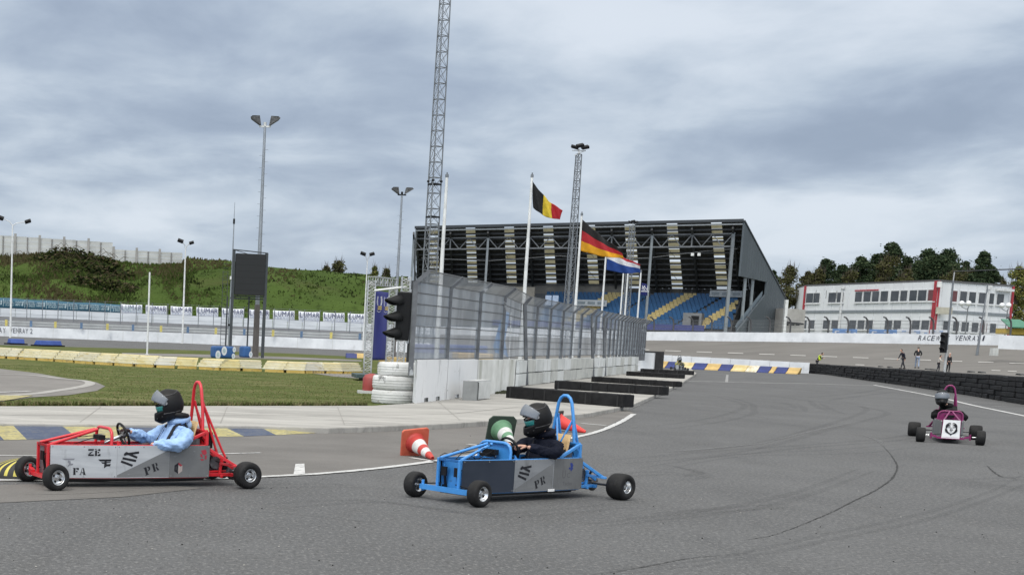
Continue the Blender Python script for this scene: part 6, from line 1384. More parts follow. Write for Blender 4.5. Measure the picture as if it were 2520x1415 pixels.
    if style == 'red':
        decs = []
        for ch, q in (('Z', (943, 658)), ('E', (1052, 658)), ('F', (703, 998)), ('A', (815, 998))): decs.append(stencil(pans[0], ch, *cD(*q), .070, .058, ink, yv))
        decs.append(poly_on(pans[0], [stroke(cD(900, 655), cD(1060, 600), .007)], alup, yv-.002, 'scratch'))
        F_ = [[(1065, 780), (1285, 778), (1274, 815), (1095, 816)], [(1110, 830), (1190, 830), (1190, 856), (1140, 858)], [(1170, 814), (1206, 814), (1206, 907), (1165, 940)], [(1204, 866), (1278, 862), (1262, 903), (1204, 906)], [(1204, 826), (1272, 824), (1265, 838), (1204, 845)]]
        decs.append(poly_on(pans[0], F_, ink, yv, conv=cD))
        decs.append(poly_on(pans[0], [[(470, 772), (680, 768), (665, 795), (600, 800), (520, 798)], [(570, 800), (610, 815), (615, 850), (600, 890), (560, 925), (585, 860), (560, 830)], [(600, 855), (660, 862), (640, 890), (595, 892)]], decgrey, yv, conv=cD))
        for dc in decs:
            for v_ in dc.data.vertices: v_.co.y += hy-hw(v_.co.x)
        hx, hz = c1(1550, 910); hexo = [(hx+.052*math.cos(a), hz+.058*math.sin(a)) for a in [rad(90+60*k) for k in range(7)]]; hexi = [(hx+.032*math.cos(a), hz+.036*math.sin(a)) for a in [rad(90+60*k) for k in range(7)]]
        poly_on(pans[2], [[hexo[k], hexo[k+1], hexi[k+1], hexi[k]] for k in (0, 1, 2)]+[[(hx-.024, hz-.02), (hx-.024, hz+.02), (hx-.004, hz+.034), (hx-.006, hz-.034)]], ink, yv); poly_on(pans[2], [[hexo[k], hexo[k+1], hexi[k+1], hexi[k]] for k in (3, 4)]+[[(hx, hz+.03), (hx+.026, hz+.014), (hx+.026, hz-.018), (hx, hz-.034)]], decpale, yv); poly_on(pans[2], [[hexo[5], hexo[6], hexi[6], hexi[5]]], decred, yv)
        poly_on(pans[2], [[(1755, 745), (1800, 735), (1812, 770), (1795, 790), (1770, 778)], [(1750, 775), (1768, 780), (1775, 815), (1752, 800)], [(1790, 795), (1812, 790), (1810, 825), (1795, 830)], [(1750, 825), (1775, 822), (1790, 832), (1765, 842)]], decred, yv, conv=c1)
    if style == 'blue':
        text_on(pans[2], 'U', 1.46, .262, .085, M('decal_faint', (.10, .10, .105), .5), yv, 0, .7); text_on(pans[2], 'C', 1.53, .25, .05, MC['decal_faint'], yv, 0, 1); text_on(pans[2], 'Techn', 1.52, .165, .04, M('decal_faint2', (.115, .115, .12), .5), yv, 0, 1)
        poly_on(pans[2], [[(1.545, .375), (1.575, .38), (1.60, .350), (1.585, .335), (1.60, .318), (1.575, .30), (1.562, .325)], [(1.53, .33), (1.55, .335), (1.575, .30), (1.568, .288), (1.55, .315), (1.53, .31)]], decblue, yv)
        g = MB(); g.box((1.27, yv-.004, .100), (.10, .01, .026)); B('white_tag', M('tag_white', (.8, .8, .8), .4), g, bevel=.004)
    if style == 'pink':
        g = MB(); g.prism([(-.02, -.155, .100), (-.02, .155, .100), (.0, .145, .445), (.0, -.145, .445)], (-.006, 0, 0)); pn = B('nose_plate', M('nose_white', (.78, .79, .80), .5, coord='obj'), g); lion(pn, -.031, .278, .112)
    # front bulkhead plate and axle
    g = MB(); g.box((.10, 0, .26), (.005, .29, .29)); B('bulkhead_plate', fcol if style != 'red' else aludk, g)
    g = MB()
    if style == 'blue': g.bar((-.03, -.33, .125), (-.03, .33, .125), .045, .05)
    else:
        g.bar((.0, -.33, .14), (.0, -.235, .12), .04); g.bar((.0, .33, .14), (.0, .235, .12), .04); g.bar((0, -.235, .105), (0, .235, .105), .05, .035)
    g.cyl((0, -.335, .08), (0, -.335, .19), .016, n=8); g.cyl((0, .335, .08), (0, .335, .19), .016, n=8); B('front_axle', fcol, g)
    g = MB()
    for s in (-1, 1): g.cyl((.02, s*.10, .18), (.05, s*.34, .15), .007, n=6); g.bar((.08, s*.09, .13), (.05, s*.09, .28), .02); g.box((.04, s*.09, .30), (.02, .07, .09)); g.cyl((.07, s*.13, .15), (.30, s*.1, .18), .01, n=6)
    B('pedals_and_rods', black, g)
    if style == 'blue':
        g = MB()
        for s in (-1, 1):
            pts_ = [(.10+.45*k/14, s*(.195-.155*k/14)+.022*math.cos(k*1.6), .44+.125*k/14+.022*math.sin(k*1.6)) for k in range(15)]; g.tube(pts_, .004, 5)
        g.box((.60, .0, .49), (.06, .17, .05)); g.box((.58, .02, .46), (.10, .12, .03)); B('cable_loom', black, g)
    # steering
    cc = V((.875, 0, .515)); ax = V((.93, 0, .37)).normalized(); x, y = frame(ax); ring = [cc+(x*math.cos(a)+y*math.sin(a))*.122 for a in [k*2*math.pi/28 for k in range(29)]]
    g = MB(); g.tube(ring, .0135, 8)
    for a in (.5, 2.6, 4.7): g.bar(cc, cc+(x*math.cos(a)+y*math.sin(a))*.118, .018, .008, 1)
    g.cyl(cc-ax*.02, cc+ax*.02, .035, n=12, mi=1); B('steering_wheel', [black, engm], g); g = MB(); g.cyl(cc, cc-ax*.22, .011, n=8); g.cyl(cc-ax*.02, cc-ax*.12, .018, n=8); B('steering_column', chrome, g)
    # seat
    g = MB(); g.grid(lambda u_, v_: V((1.53+.15*v_+.035*(2*u_-1)**2*-1, (u_-.5)*.37*(1-.15*v_), .14+.52*v_)), 10, 6); g.grid(lambda u_, v_: V((1.14+.38*v_, (u_-.5)*.36, .125+.02*(2*u_-1)**2)), 8, 4)
    o = B('seat', ply if style != 'pink' else black, g); s_ = o.modifiers.new('s', 'SOLIDIFY'); s_.thickness = .014
    # gussets, cable and welds
    g = MB()
    for s in (-1, 1):
        g.prism([(.715, s*.222, zt_+.012), (.765, s*.222, zt_+.012), (.715, s*.222, zt_+.06)], (0, s*.004, 0)); g.prism([(1.70, s*.222, .55), (1.65, s*.222, .53), (1.70, s*.222, .49)], (0, s*.004, 0)); g.prism([(1.74, s*.20, .38), (1.80, s*.215, .345), (1.74, s*.205, .33)], (0, s*.004, 0))
    B('gusset', fcol, g)
    g = MB()
    for s in (-1, 1):
        g.tube([(.05, s*.10, .30), (.30, s*.11, .452+.02*s), (.55, s*.06, .50), (.66, s*.04, .50)], .0045, 5); g.tube([(.69, s*.05, .48), (.76, s*.02, .44), (.80, s*.04, .34)], .004, 5)
    B('cable', black, g); g = MB()
    g.box((.62, .02, .49), (.07, .16, .05)); B('control_box', black, g); g = MB(); g.tube([(1.56, -.12, .50), (1.66, -.16, .52), (1.75, -.12, .44), (1.84, -.10, .36)], .006, 5); B('hose', black, g)
    # engine bay
    g = MB(); g.box((1.86, .02, .20), (.16, .20, .16)); g.cyl((1.86, -.10, .24), (1.86, -.16, .24), .065, n=14)
    for k in range(7): g.box((1.86, .02, .29+.012*k), (.15, .16, .005))
    g.cyl((1.80, -.10, .30), (1.80, -.10, .36), .03, n=10); g.box((1.60, -.12, .455), (.13, .10, .07)); g.box((1.55, -.12, .46), (.04, .08, .09), 0, 1); B('engine', [engm, black], g, bevel=.006)
    g = MB(); g.cyl((2.09, -rwd/2+.06, rr_R), (2.09, rwd/2-.06, rr_R), .0155, n=10); g.lathe([(.02, -.004), (.095, -.004), (.095, .004), (.02, .004)], (2.09, .12, rr_R), (0, 1, 0), 24); g.lathe([(.02, -.003), (.085, -.003), (.085, .003), (.02, .003)], (2.09, -.12, rr_R), (0, 1, 0), 24); B('rear_axle', [M('axle_steel', (.12, .12, .125), .4, .7, coord='obj')], g)
    g = MB()
    for k in range(9): a = random.uniform(0, 6); g.tube([(1.76+random.uniform(0, .1), random.uniform(-.15, .1), .15+random.uniform(0, .2)), (1.85+random.uniform(0, .1), random.uniform(-.2, .1), .2+random.uniform(-.05, .15)), (1.95+random.uniform(0, .1), random.uniform(-.2, .1), .15+random.uniform(0, .15))], .006, 5)
    g.box((2.0, -.06, .20), (.05, .12, .07)); g.cyl((1.95, -.16, .19), (1.97, -.2, .30), .012, n=8); B('hoses', black, g)
    if style == 'red': g = MB(); g.box((1.80, .05, .47), (.10, .30, .17)); B('battery_box', black, g, bevel=.008)
    wheel(T, (0, -wd/2, fr_R), fr_R, fw_, fr_R*.55, steer, -1); wheel(T, (0, wd/2, fr_R), fr_R, fw_, fr_R*.55, steer, 1); wheel(T, (2.09, -rwd/2, rr_R), rr_R, rw, rr_R*.48, 0, -1); wheel(T, (2.09, rwd/2, rr_R), rr_R, rw, rr_R*.48, 0, 1)
    return T
alup2 = M('panel_aluminium_blue_kart', (.27, .28, .295), .38, .35, scale=3.5, col2=(.33, .34, .355), coord='obj', stretch=(.5, 1, 4)); alup3 = M('panel_aluminium_dull', (.17, .175, .18), .42, .3, scale=3.5, col2=(.22, .225, .23), coord='obj')
fred = M('frame_red', (.62, .022, .032), .35, coord='obj', scale=5, var=.08, coat=.4); fblue = M('frame_blue', (.055, .27, .66), .35, coord='obj', scale=5, var=.08, coat=.4); fpink = M('frame_pink', (.20, .010, .098), .38, coord='obj', scale=5, var=.1, coat=.3); fgrey = M('frame_dark', (.04, .045, .05), .5, coord='obj')
for m_ in (fred, fblue, fpink): layer(m_, (.05, .045, .04), 14, .60, .74, .55)
for m_ in (alup, alup2, alup3, aludk, aludk2): layer(m_, (.10, .10, .095), 9, .58, .74, .45, (1, 1, .35), 6); layer(m_, (.6, .61, .62), 18, .64, .74, .3, (.3, 1, 2))
def hand(skel_wrist, aim, curl, side, fingers_gap=.017):
    """palm and five fingers as skinned chains; aim = direction of the hand, curl = direction the fingers close to"""
    vs_all, fs_all = [], []
    d = V(aim).normalized(); c = V(curl); c = (c-d*c.dot(d)).normalized(); s = d.cross(c)*side; w_ = V(skel_wrist)
    def addc(nodes):
        v, f = skin(nodes, [(i, i+1) for i in range(len(nodes)-1)], 1); o = len(vs_all); vs_all.extend(v); fs_all.extend([[k+o for k in q] for q in f])
    addc([(w_, .024), (w_+d*.04, (.030, .018)), (w_+d*.080, (.036, .016)), (w_+d*.092, (.030, .012))])
    for k in range(4):
        ln = (.036, .041, .039, .031)[k]; b_ = w_+d*.085+s*((k-1.5)*fingers_gap); p1 = b_+d*ln*.9+c*ln*.25; p2 = p1+d*ln*.15+c*ln*.75; p3 = p2-d*ln*.5+c*ln*.25
        addc([(b_, .0095), (p1, .0090), (p2, .0085), (p3, .0072)])
    b_ = w_+d*.03+s*-.030; p1 = b_+d*.03-s*.012+c*.014; p2 = p1+d*.024+c*.018+s*.006; addc([(b_, .012), (p1, .0105), (p2, .0088)])
    return vs_all, fs_all
def helmet(par, hc, pitch, yawh, mat, visor=True, gog=True, up_vis=30):
    A = Matrix.Translation(V(hc))@Matrix.Rotation(yawh, 4, 'Z')@Matrix.Rotation(pitch, 4, 'Y')@Matrix.Diagonal((1.02, 1.02, 1.08, 1))
    def hp(u_, v_):
        a = (u_*2-1)*math.pi; e = rad(-62+152*v_); rx, ry, rz_ = .152, .118, .150
        p = V((-math.cos(e)*math.cos(a)*rx, math.cos(e)*math.sin(a)*ry, math.sin(e)*rz_)); fr = max(0, math.cos(a))
        k = max(0, min(1, (-math.degrees(e)-2)/30)); p.x -= .062*k*fr**2; p.z -= .022*k*fr
        k2 = max(0, min(1, (-math.degrees(e)-30)/32)); p.x *= 1-.06*k2; p.y *= 1+.30*k2; p.z *= 1-.06*max(0, -math.cos(a))*k2
        kb = max(0, -math.cos(a))*math.exp(-((math.degrees(e)-38)/16)**2); p.x += .016*kb; 
        return p
    g = MB(); nu, nv = 48, 30; vs = [hp(i/nu, j/nv) for j in range(nv+1) for i in range(nu+1)]; fs = []
    for j in range(nv):
        e = -62+152*(j+.5)/nv
        for i in range(nu):
            a = ((i+.5)/nu*2-1)*180
            if abs(a) < 66-abs(e-5)*.5 and -13 < e < 25: continue
            q = j*(nu+1)+i; fs.append((q, q+nu+2-1, q+nu+2, q+1))
    g.add(vs, fs, 0, True); g.xf(A); o = g.build('helmet', mat, par, world=False); s_ = o.modifiers.new('s', 'SOLIDIFY'); s_.thickness = .014; s_.offset = -1
    g = MB()  # trim: vents and rim ridge
    for a in (-52, -30, 30, 52): p = hp((a/180+1)/2, (-28+62)/152); g.box(p*1.01, (.012, .03, .008))
    for sg in (-1, 1):
        g.tube([hp((sg*q/180+1)/2, (e+62)/152)*1.012 for q, e in ((70, 40), (95, 36), (125, 34), (155, 40), (178, 46))], .006, 5); g.tube([hp((sg*q/180+1)/2, (e+62)/152)*1.012 for q, e in ((60, -22), (90, -30), (125, -34), (165, -36))], .006, 5)
        p = hp((sg*80/180+1)/2, (10+62)/152); g.cyl(p, p*1.1, .017, n=10, mi=1)
    g.xf(A); g.build('helmet_trim', [M('helmet_gloss', (.03, .03, .032), .3, coord='obj'), M('pivot_grey', (.25, .25, .26), .4)], o, world=False)
    # head
    g = MB(); g.sphere((.005, 0, -.005), .108, 20, 14, 0, (1, .82, 1.12)); g.sphere((-.108, 0, -.028), .020, 10, 8, 0, (1, .8, 1.3)); g.box((-.100, 0, -.066), (.012, .045, .010), 0, 1)
    for s in (-1, 1): g.sphere((-.094, s*.034, .004), .013, 8, 6, 2)
    g.xf(A); hd = (g, A)
    if gog:
        g = MB(); g.grid(lambda u_, v_: V((-.128*math.cos((u_*2-1)*1.05), .108*math.sin((u_*2-1)*1.05), -.034+.050*v_)), 14, 3); g.xf(A); o2 = g.build('goggles', M('goggle_teal', (.03, .20, .19), .15, coord='obj'), par, world=False); s_ = o2.modifiers.new('s', 'SOLIDIFY'); s_.thickness = .012
        g = MB(); g.grid(lambda u_, v_: V((-.136*math.cos((u_*2-1)*1.12), .114*math.sin((u_*2-1)*1.12), .020+.016*v_)), 14, 1); g.xf(A); g.build('goggle_frame', black, o2, world=False)
    if visor:
        R2 = Matrix.Rotation(rad(up_vis), 4, 'Y'); g = MB(); g.grid(lambda u_, v_: R2@V((-.176*math.cos(rad(-16+42*v_))*math.cos((u_*2-1)*1.42)**.9-.005, .130*math.cos(rad(-16+42*v_))**.3*math.sin((u_*2-1)*1.42), .165*math.sin(rad(-16+42*v_))*(.55+.45*math.cos((u_*2-1)*1.42)))), 28, 8); g.xf(A)
        o3 = g.build('visor', M('visor_smoke', (.20, .22, .25), .08, coord='obj', alpha=.72, spec=.9), o, world=False); s_ = o3.modifiers.new('s', 'SOLIDIFY'); s_.thickness = .003
    return hd
def driver(label, kt, jcol, tcol, hp_, arms, helm, pitch, yawh, glove=None, puffy=0.0, hands=True, gog=True, visor=True, strap=None, hood=None, brace=False, vis=46, lean=0.0, fwd=0.0):
    T = bpy.data.objects.new('person', None); COL.objects.link(T); T.matrix_basis = kt.matrix_basis@Matrix.Translation((1.30, 0, .14)); T.empty_display_size = .3; tag(T, label, 'person')
    I = Matrix.Translation((-1.30, 0, -.14)); hc = V(hp_)
    pel, ab, ch, nk = V((1.30, 0, .20)), V((1.39-fwd*.3, 0, .34)), V((1.47-fwd, lean*.5, .50)), V((1.475-fwd*1.25, lean, .640))
    body = [(pel, .09), (ab, .085), (ch, (.08, .09)), (nk, .05), (lerp(nk, hc, .6), .05)]; be = [(0, 1), (1, 2), (2, 3), (3, 4)]
    jk = [(pel, (.17, .16)), (ab, (.18+puffy*.3, .165)), (ch, (.20+puffy, .165+puffy*.5)), (nk+V((0, 0, -.02)), .095+puffy*.4)]; je = [(0, 1), (1, 2), (2, 3)]
    for s, (sh, el, wr) in zip((-1, 1), arms):
        sh, el, wr = V(sh), V(el), V(wr); i = len(body); body += [(lerp(ch, sh, .8), .035), (el, .028), (wr, .022)]; be += [(2, i), (i, i+1), (i+1, i+2)]
        i = len(jk); m1 = lerp(sh, el, .5)+V((0, s*.01, 0)); m2 = lerp(el, wr, .5); jk += [(sh, .100+puffy*.8), (m1, .076+puffy), (el, .066+puffy*.7), (m2, .056+puffy*.7), (lerp(el, wr, .95), .042+puffy*.3)]; je += [(2, i), (i, i+1), (i+1, i+2), (i+2, i+3), (i+3, i+4)]
    for s in (-1, 1):
        hi, kn, ft = V((1.26, s*.09, .18)), V((.84, s*.13, .34)), V((.38, s*.10, .16)); i = len(body); body += [(hi, .07), (kn, .05), (ft, .035), (ft+V((-.10, 0, .06)), .03)]; be += [(0, i), (i, i+1), (i+1, i+2), (i+2, i+3)]
    g = MB(); v, f = skin(body, be, 1); g.add(v, f, 0, True); hd, A = helmet(T, tuple(I@hc), pitch, yawh, helm, visor, gog, vis); g.xf(I)
    g.v += hd.v if False else []; 
    o_ = len(g.v); g.v += hd.v; g.f += [[k+o_ for k in q] for q in hd.f]; g.m += [m_ if m_ == 0 else m_ for m_ in hd.m]; g.s += hd.s
    if hands:
        for s, (sh, el, wr) in zip((-1, 1), arms):
            wr = V(wr); aim = (wr-V(el)).normalized(); hv, hf = hand(wr, aim+V((0, 0, -.1)), V((-.25, -s*.15, -1)), s); g.add([I@q for q in hv], hf, 3 if glove else 0, True)
    g.build('body', [skinm, M('lips', (.35, .12, .10), .6), M('eye_dark', (.02, .02, .02), .2), glove or skinm], T, world=False)
    g = MB(); v, f = skin(jk, je, 3)
    if puffy:
        out = []
        for p in v: k = math.sin(p.z*70+p.x*45+3*noise.noise(p*5)); out.append(p+V((noise.noise(p*9), noise.noise(p*9+V((5, 0, 0))), noise.noise(p*9+V((0, 5, 0)))))*.014+V((0, math.copysign(1, p.y)*.006*k, .004*k)))
        v = out
    else: v = [p+V((noise.noise(p*16), noise.noise(p*16+V((5, 0, 0))), noise.noise(p*16+V((0, 5, 0)))))*.009 for p in v]
    g.add([I@q for q in v], f, 0, True); jo = g.build('jacket', jcol, T, world=False)
    nrms = [n_.vector.copy() for n_ in jo.data.vertex_normals]
    for v_, n_ in zip(jo.data.vertices, nrms):
        p = v_.co; q = V((p.x*17, p.y*17, p.z*30)); r1 = 1-abs(noise.noise(q+V((3, 1, 7))))*2.6; r2 = 1-abs(noise.noise(q*2.1))*2.2
        v_.co = p+n_*((.011 if puffy else .008)*r1+(.004 if puffy else .005)*r2-.007)
    g = MB(); zp = [I@V(q_) for q_ in ((1.215-fwd*.5, 0, .30), (1.27-fwd, 0, .45), (1.345-fwd*1.1, 0, .60))]
    g.tube([p-V((.012, 0, 0)) for p in zp], .006, 6); g.build('zip', black if not puffy else M('zip_pale_blue', (.2, .3, .5), .4), jo, world=False)
    # hood / collar
    g = MB(); cpt = nk+V((.03, 0, .0)); ringp = [cpt+V((.085*math.cos(a)-.01, .10*math.sin(a), .035-.02*math.cos(a+3.14))) for a in [k*2*math.pi/16 for k in range(17)]]; g.tube([I@q for q in ringp], .034+puffy*.3, 8)
    g.sphere(I@(nk+V((.10, 0, -.02))), .075, 14, 10, 0, (.8, 1.35, .9)); g.build('hood', hood or jcol, jo, world=False)
    if brace: g = MB(); ringp = [nk+V((.095*math.cos(a)+.0, .115*math.sin(a), .085-.012*math.cos(a))) for a in [k*2*math.pi/18 for k in range(19)]]; g.tube([I@q for q in ringp], .032, 8); g.build('neck_brace', black, T, world=False)
    if strap:
        for s in (-1, 1):
            g = MB(); pts_ = [I@V(q) for q in ((1.545, s*.10, .60), (1.50, s*.10, .655+puffy), (1.40, s*.105, .60+puffy*.6), (1.325, s*.11, .48), (1.275, s*.10, .36), (1.24, s*.06, .27))]
            for a, b_ in zip(pts_[:-1], pts_[1:]):
                g.bar(a, b_, .045, .014)
            g.build('harness', strap, T, world=False, bevel=.003)
    tj = [((1.30, 0, .20), (.14, .10))]; te = []
    for s in (-1, 1):
        i = len(tj); tj += [((1.24, s*.09, .19), .082), ((.84, s*.13, .345), .062), ((.42, s*.105, .175), .045)]; te += [(0, i), (i, i+1), (i+1, i+2)]
    g = MB(); v, f = skin(tj, te, 1); g.add([I@q for q in v], f, 0, True); g.build('trousers', tcol, T, world=False)
    g = MB()
    for s in (-1, 1): g.box(I@V((.33, s*.10, .20)), (.11, .085, .25), M3=Matrix.Rotation(rad(25), 3, 'Y'))
    g.build('shoes', black, T, world=False, bevel=.02); return T
def orgn(p, q): a, b_ = G(*p), G(*q); return (a+b_)/2
O = orgn((125, 1207), (78, 1184)); KR = kart('red framed racing kart with silver side panels at the left', O, rad(26), fred, 'red', rad(10))
O = orgn((1170, 1247), (1028, 1222)); KB = kart('blue framed racing kart with dark front panels in the middle', O, rad(36.5), fblue, 'blue', rad(3), wd=.88, rwd=.98, rw=.20)
O = orgn((2270, 1089), (2404, 1093)); KP = kart('pink framed racing kart with a lion head nose plate at the right', O, rad(66.5), fpink, 'pink', rad(0), wd=1.02, rwd=1.12, rw=.23, fw_=.16, fr_R=.139, rr_R=.146)
helb = M('helmet_black', (.006, .006, .0068), .5, coord='obj', scale=5, var=.2, spec=.3)
jl = M('jacket_light_blue', (.30, .47, .76), .6, coord='obj', scale=4, col2=(.36, .53, .80), bump=.3, bscale=9, bdist=.02); jn = M('jacket_navy', (.004, .0055, .013), .85, spec=.2, coord='obj', scale=6, col2=(.009, .0115, .024), bump=.4, bscale=14, bdist=.02); jean = M('trousers_denim', (.10, .13, .19), .8, coord='obj', scale=9); tdark = M('trousers_dark', (.02, .022, .03), .8, coord='obj'); glv = M('glove_brown', (.045, .018, .018), .7, coord='obj')
driver('driver in puffy light blue jacket and black helmet steering the red kart', KR, jl, tdark, (1.375, 0, .830), [((1.50, -.20, .545), (1.37, -.315, .43), (1.10, -.18, .435)), ((1.46, .18, .555), (1.25, .26, .44), (.985, .095, .545))], helb, rad(-21), rad(-22), glove=glv, puffy=.014, strap=M('harness_black', (.01, .01, .012), .7), brace=True)
driver('driver in dark navy jacket and black helmet with bare hands steering the blue kart', KB, jn, jean, (1.265, -.01, .830), [((1.40, -.185, .555), (1.29, -.26, .475), (1.00, -.125, .545)), ((1.40, .18, .56), (1.20, .24, .47), (1.00, .115, .545))], helb, rad(-24), rad(-31), strap=None, hands=True, fwd=.08)
driver('driver in black jacket and dark helmet with pale visor steering the pink kart', KP, M('jacket_black', (.006, .006, .007), .9, coord='obj', spec=.2), tdark, (1.33, .15, .83), [((1.47, -.20, .53), (1.33, -.30, .44), (1.00, -.11, .53)), ((1.46, .19, .55), (1.27, .27, .44), (1.00, .11, .53))], helb, rad(6), rad(2), lean=.05, vis=4, glove=glv)
# far kart coming round behind the beams
O = G(1676, 914.5); KF = kart('distant dark racing kart coming round the far bend behind the black beams', O, rad(78), fgrey, 'pink2' if False else 'red', 0)
driver('distant driver in yellow and black suit and black helmet behind the black beams', KF, M('suit_yellow', (.45, .45, .12), .7, scale=7, lo=.5, hi=.54, col2=(.03, .03, .035), coord='obj'), tdark, (1.40, 0, .80), [((1.47, -.20, .53), (1.33, -.30, .42), (1.06, -.13, .52)), ((1.46, .19, .55), (1.27, .27, .44), (1.06, .12, .53))], helb, rad(4), rad(0), vis=0)
# ---- standing and walking people
def person(label, a, h, rz, jm, tm, hm, stride=.0, lean=0.0, arm=0, bow=0.0, vest=None, shoe=black, prop=None, group=None):
    T = thing('person', label, 'person', a, rz, group); k = h/1.78; lx = lean
    pel = V((0, 0, .96)); ab = V((0, -.02-lx*.3, 1.14)); ch = V((0, -.03-lx*.8, 1.36)); nk = V((0, -.04-lx*1.1, 1.52)); hd = V((0, -.07-lx*1.35-bow*.1, 1.66-bow*.08))
    nodes = [(pel, .11), (ab, .10), (ch, .12), (nk, .055), (hd+V((0, 0, -.05)), .06)]; ed = [(0, 1), (1, 2), (2, 3), (3, 4)]; jk = [(pel+V((0, 0, -.04)), (.15, .12)), (ab, (.15, .12)), (ch, (.165, .13)), (nk, .075)]; je = [(0, 1), (1, 2), (2, 3)]; hands_ = []
    for s in (-1, 1):
        sh = ch+V((s*.17, 0, .06)); sw = s*stride*.6
        if arm == 1: el = sh+V((s*.04, -.12, -.24)); wr = el+V((-s*.10, -.20, .02))
        elif arm == 2: el = sh+V((s*.10, .05, -.26)); wr = el+V((-s*.06, -.16, -.14))
        else: el = sh+V((s*.05, sw*.4, -.29)); wr = el+V((0, sw*.4-.06, -.25))
        i = len(nodes); nodes += [(sh, .05), (el, .04), (wr, .028), (wr+(wr-el).normalized()*.08, (.035, .018))]; ed += [(2, i), (i, i+1), (i+1, i+2), (i+2, i+3)]; i = len(jk); jk += [(sh, .075), (el, .058), (lerp(el, wr, .95), .042)]; je += [(2, i), (i, i+1), (i+1, i+2)]; hands_.append((wr, wr-el, s))
    tj = [(pel, (.14, .12))]; te = []; feet_ = []
    for s in (-1, 1):
        st = s*stride; hi = pel+V((s*.09, 0, -.05)); kn = V((s*.10, -st*.35-.03, .50)); an = V((s*.10, -st*.75+.03, .09+.05*max(0, -st)))
        i = len(nodes); nodes += [(hi, .08), (kn, .055), (an, .038)]; ed += [(0, i), (i, i+1), (i+1, i+2)]; i = len(tj); tj += [(hi, .095), (kn, .072), (an, .055)]; te += [(0, i), (i, i+1), (i+1, i+2)]; feet_.append(an)
    g = MB(); v, f = skin(nodes, ed, 1); g.add(v, f, 0, True); g.sphere(hd, .105, 14, 10, 0, (.80, .95, 1.15)); g.sphere(hd+V((0, -.105, -.015)), .018, 6, 5, 0)
    for s in (-1, 1): g.sphere(hd+V((s*.035, -.088, .015)), .012, 6, 5, 1); g.sphere(hd+V((s*.085, .01, 0)), .022, 6, 5, 0)
    for wr, dr, s in hands_:
        dr = dr.normalized()
        for q in range(4): g.tube([wr+dr*.10+V((0, (q-1.5)*.016, 0)), wr+dr*(.15-.01*abs(q-1.3))+V((0, (q-1.5)*.018, -.005)), wr+dr*(.175-.01*abs(q-1.3))+V((-s*.012, (q-1.5)*.018, -.01))], [.009, .008, .006], 5)
        g.tube([wr+dr*.04+V((0, -.03, 0)), wr+dr*.08+V((-s*.01, -.05, 0)), wr+dr*.11+V((-s*.015, -.05, 0))], [.010, .009, .007], 5)
    sc = Matrix.Scale(k, 4); g.xf(sc); g.build('body', [skinm, MC['eye_dark']], T, world=False)
    g = MB(); v, f = skin(jk, je, 1); g.add(v, f, 0, True); g.xf(sc); jo = g.build('jacket', jm, T, world=False)
    if vest: g = MB(); g.sphere(ch+V((0, .0, -.12)), .2, 14, 10, 0, (1.02, .82, 1.35)); g.box(ch+V((0, .165, -.14)), (.3, .01, .05), 0, 1); g.xf(sc); g.build('vest', vest, T, world=False)
    g = MB(); v, f = skin(tj, te, 1); g.add(v, f, 0, True); g.xf(sc); g.build('trousers', tm, T, world=False)
    g = MB()
    for an in feet_: g.box(an+V((0, -.06, -.045)), (.09, .26, .09))
    g.xf(sc); g.build('shoes', shoe, T, world=False, bevel=.03)
    g = MB(); g.sphere(hd+V((0, .015, .022)), .112, 14, 10, 0, (.84, .95, 1.08)); g.v = [q if not (q.y < hd.y-.055 and q.z < hd.z+.06) else V((q.x*.8, hd.y-.05, q.z)) for q in g.v]; g.xf(sc); g.build('hair', hm, T, world=False)
    return T
hairb = M('hair_dark', (.02, .015, .012), .7); hairg = M('hair_pale', (.38, .36, .33), .7); cblack = M('coat_black', (.010, .011, .013), .8); cnavy = M('coat_navy', (.012, .014, .026), .8); jpale = M('jeans_pale', (.24, .29, .38), .8); cwhite = M('coat_cream', (.52, .50, .46), .8)
a = onbank(2221, 907.5); person('walking person in all black clothes beyond the tyre wall', a, 1.15*(ZAT(a, 865)-a.z), rad(-75), cnavy, tdark, hairb, .38, .16, 0, .3)
a = onbank(2256, 906); person('walking person in black jacket and pale blue jeans beyond the tyre wall', a, 1.12*(ZAT(a, 858)-a.z), rad(160), cblack, jpale, M('hair_greyish', (.14, .13, .12), .7), .30, .08, 2)
a = onbank(2308, 915); h_ = 1.15*(ZAT(a, 879)-a.z); person('person in cream coat and black trousers partly hidden by the traffic light pole', a, h_, rad(60), cwhite, tdark, hairb, .15, .05, 1)
a = onbank(2332, 917); h_ = 1.2*(ZAT(a, 876)-a.z); person('person in long black coat with pale hair right of the traffic light pole', a, h_, rad(10), cblack, cblack, hairg, .05, .0, 0)
a = G(2027, 913); h_ = ZAT(a, 874)*1.18; T = person('marshal in bright yellow vest bending over the black barrier', a+V((0, 1.6, 0)), h_, rad(70), cblack, tdark, hairb, .05, .22, 1, .5, vest=[M('hi_vis_yellow', (.62, .80, .04), .6), M('reflective', (.6, .6, .6), .4)])
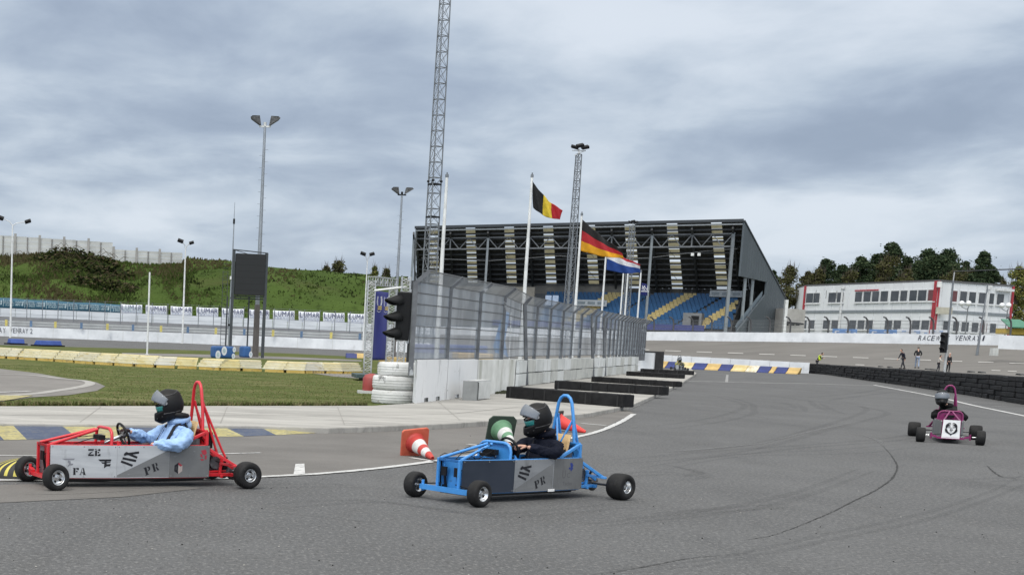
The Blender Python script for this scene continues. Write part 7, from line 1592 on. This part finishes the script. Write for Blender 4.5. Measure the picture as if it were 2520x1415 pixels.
# ---- cones lying on the ground
def cone(label, pb, pt, R0, h, cols, bands, base_m, bs_, cat='traffic cone', hex_=False, zc=None, roll=.0):
    """pb, pt: photo pixels of the centre of the base plate's ground edge and of the tip's ground contact"""
    A_, B_ = G(*pb), G(*pt); d = (B_-A_); d.z = 0; d.normalize(); th = math.asin(min(.99, (bs_/2-.03)/h)); ax = V((d.x*math.cos(th), d.y*math.cos(th), -math.sin(th))); c = V((A_.x, A_.y, bs_/2*math.cos(th)+.004))
    T = thing('traffic_cone', label, cat, (A_.x, A_.y, 0)); x, y = frame(ax); y = ax.cross(x); 
    if roll: x, y = x*math.cos(roll)+y*math.sin(roll), -x*math.sin(roll)+y*math.cos(roll)
    g = MB(); q = bs_/2; cf = .26 if hex_ else .14; pts = [(-q, -q*(1-cf)), (-q*(1-cf), -q), (q*(1-cf), -q), (q, -q*(1-cf)), (q, q*(1-cf)), (q*(1-cf), q), (-q*(1-cf), q), (-q, q*(1-cf))]
    g.prism([c+x*a+y*b_ for a, b_ in pts], ax*.035); g.build('base', base_m, T, bevel=.008)
    prof = [(R0*1.18, .036), (R0*1.12, .055), (R0, .07)]; n = 24; g = MB(); g.lathe(prof, c, ax, 28)
    mi = 0; zs = [.07]+[b_ for b_, _ in bands]+[h]; mts = [m_ for _, m_ in [(0, 0)]+bands]
    rat = lambda z: lerp(R0, .028, (z-.07)/(h-.07))
    for z0, z1, m_ in zip(zs[:-1], zs[1:], mts): g.lathe([(rat(z0), z0), (rat(z1), z1)], c, ax, 28, m_)
    g.lathe([(.028, h), (.020, h+.006), (.018, h-.02), (.001, h-.03)], c, ax, 16); g.build('cone_body', cols, T); return T
cr = M('cone_red', (.42, .035, .030), .55, scale=5, coord='obj', col2=(.52, .06, .045)); layer(cr, (.25, .10, .08), 9, .58, .7, .6); co = M('cone_orange', (.50, .085, .045), .6, scale=5, col2=(.60, .14, .08)); cw = M('cone_white', (.60, .60, .58), .6, scale=6, var=.12); layer(cw, (.30, .28, .26), 8, .58, .7, .7)
cg = M('cone_green', (.10, .22, .12), .6, scale=6, col2=(.13, .27, .16)); cgb = M('cone_base_green', (.030, .048, .036), .8, scale=6); cb = M('cone_base_black', (.045, .048, .042), .8, scale=6); cor = M('cone_bright_red', (.75, .06, .05), .5, scale=5, var=.06)
cone('tipped over red and white striped cone with square orange base', (1017, 1122), (1084, 1136), .120, .60, [cr, cw], [(.16, 1), (.29, 0), (.37, 1), (.47, 0)], co, .40, roll=.12)
cone('tipped over green and white striped cone behind the blue kart', (1230, 1090), (1300, 1106), .150, .62, [cg, cw], [(.20, 1), (.32, 0), (.41, 1)], cgb, .46, hex_=True)
cone('tipped over plain bright red cone with dark base behind the roll hoop', (1368, 1061), (1446, 1066), .130, .56, [cor], [], cb, .40, hex_=True)
# ---- black and yellow striped hump at the left edge
a = G(26, 1177, 0)+V((-.02, .0, 0)); T = thing('striped_hump', 'low rounded rubber hump with yellow and black stripes at the left edge', 'hump', a); g = MB()
def hump(u_, v_):
    s = v_*2-1; r = max(0.0, 1-abs(s)**2.2); an = math.pi*u_; x = -.42+.84*v_*1.0; hh = .21*min(1, (v_*1.5)**.9) ; return a+V((-.28+.62*v_, .02+.34*(1-math.cos(an))/2*1.0, hh*math.sin(an)**.8))
def hump2(u_, v_):
    an = u_*math.pi/2; ph = v_*math.pi*2; return a+V((.20, .18, 0))+V((.42*math.sin(an)*math.cos(ph), .32*math.sin(an)*math.sin(ph), .205*math.cos(an)**.8 if u_ < 1 else 0))
g.grid(hump2, 14, 184, mf=lambda u_, v_: 1 if (v_*46) % 2 < .55 and u_ > .10 and .40 < v_ < .98 and u_ < .9 else 0); g.build('shell', [M('hump_black', (.03, .03, .028), .7), M('hump_yellow', (.58, .50, .10), .6)], T)
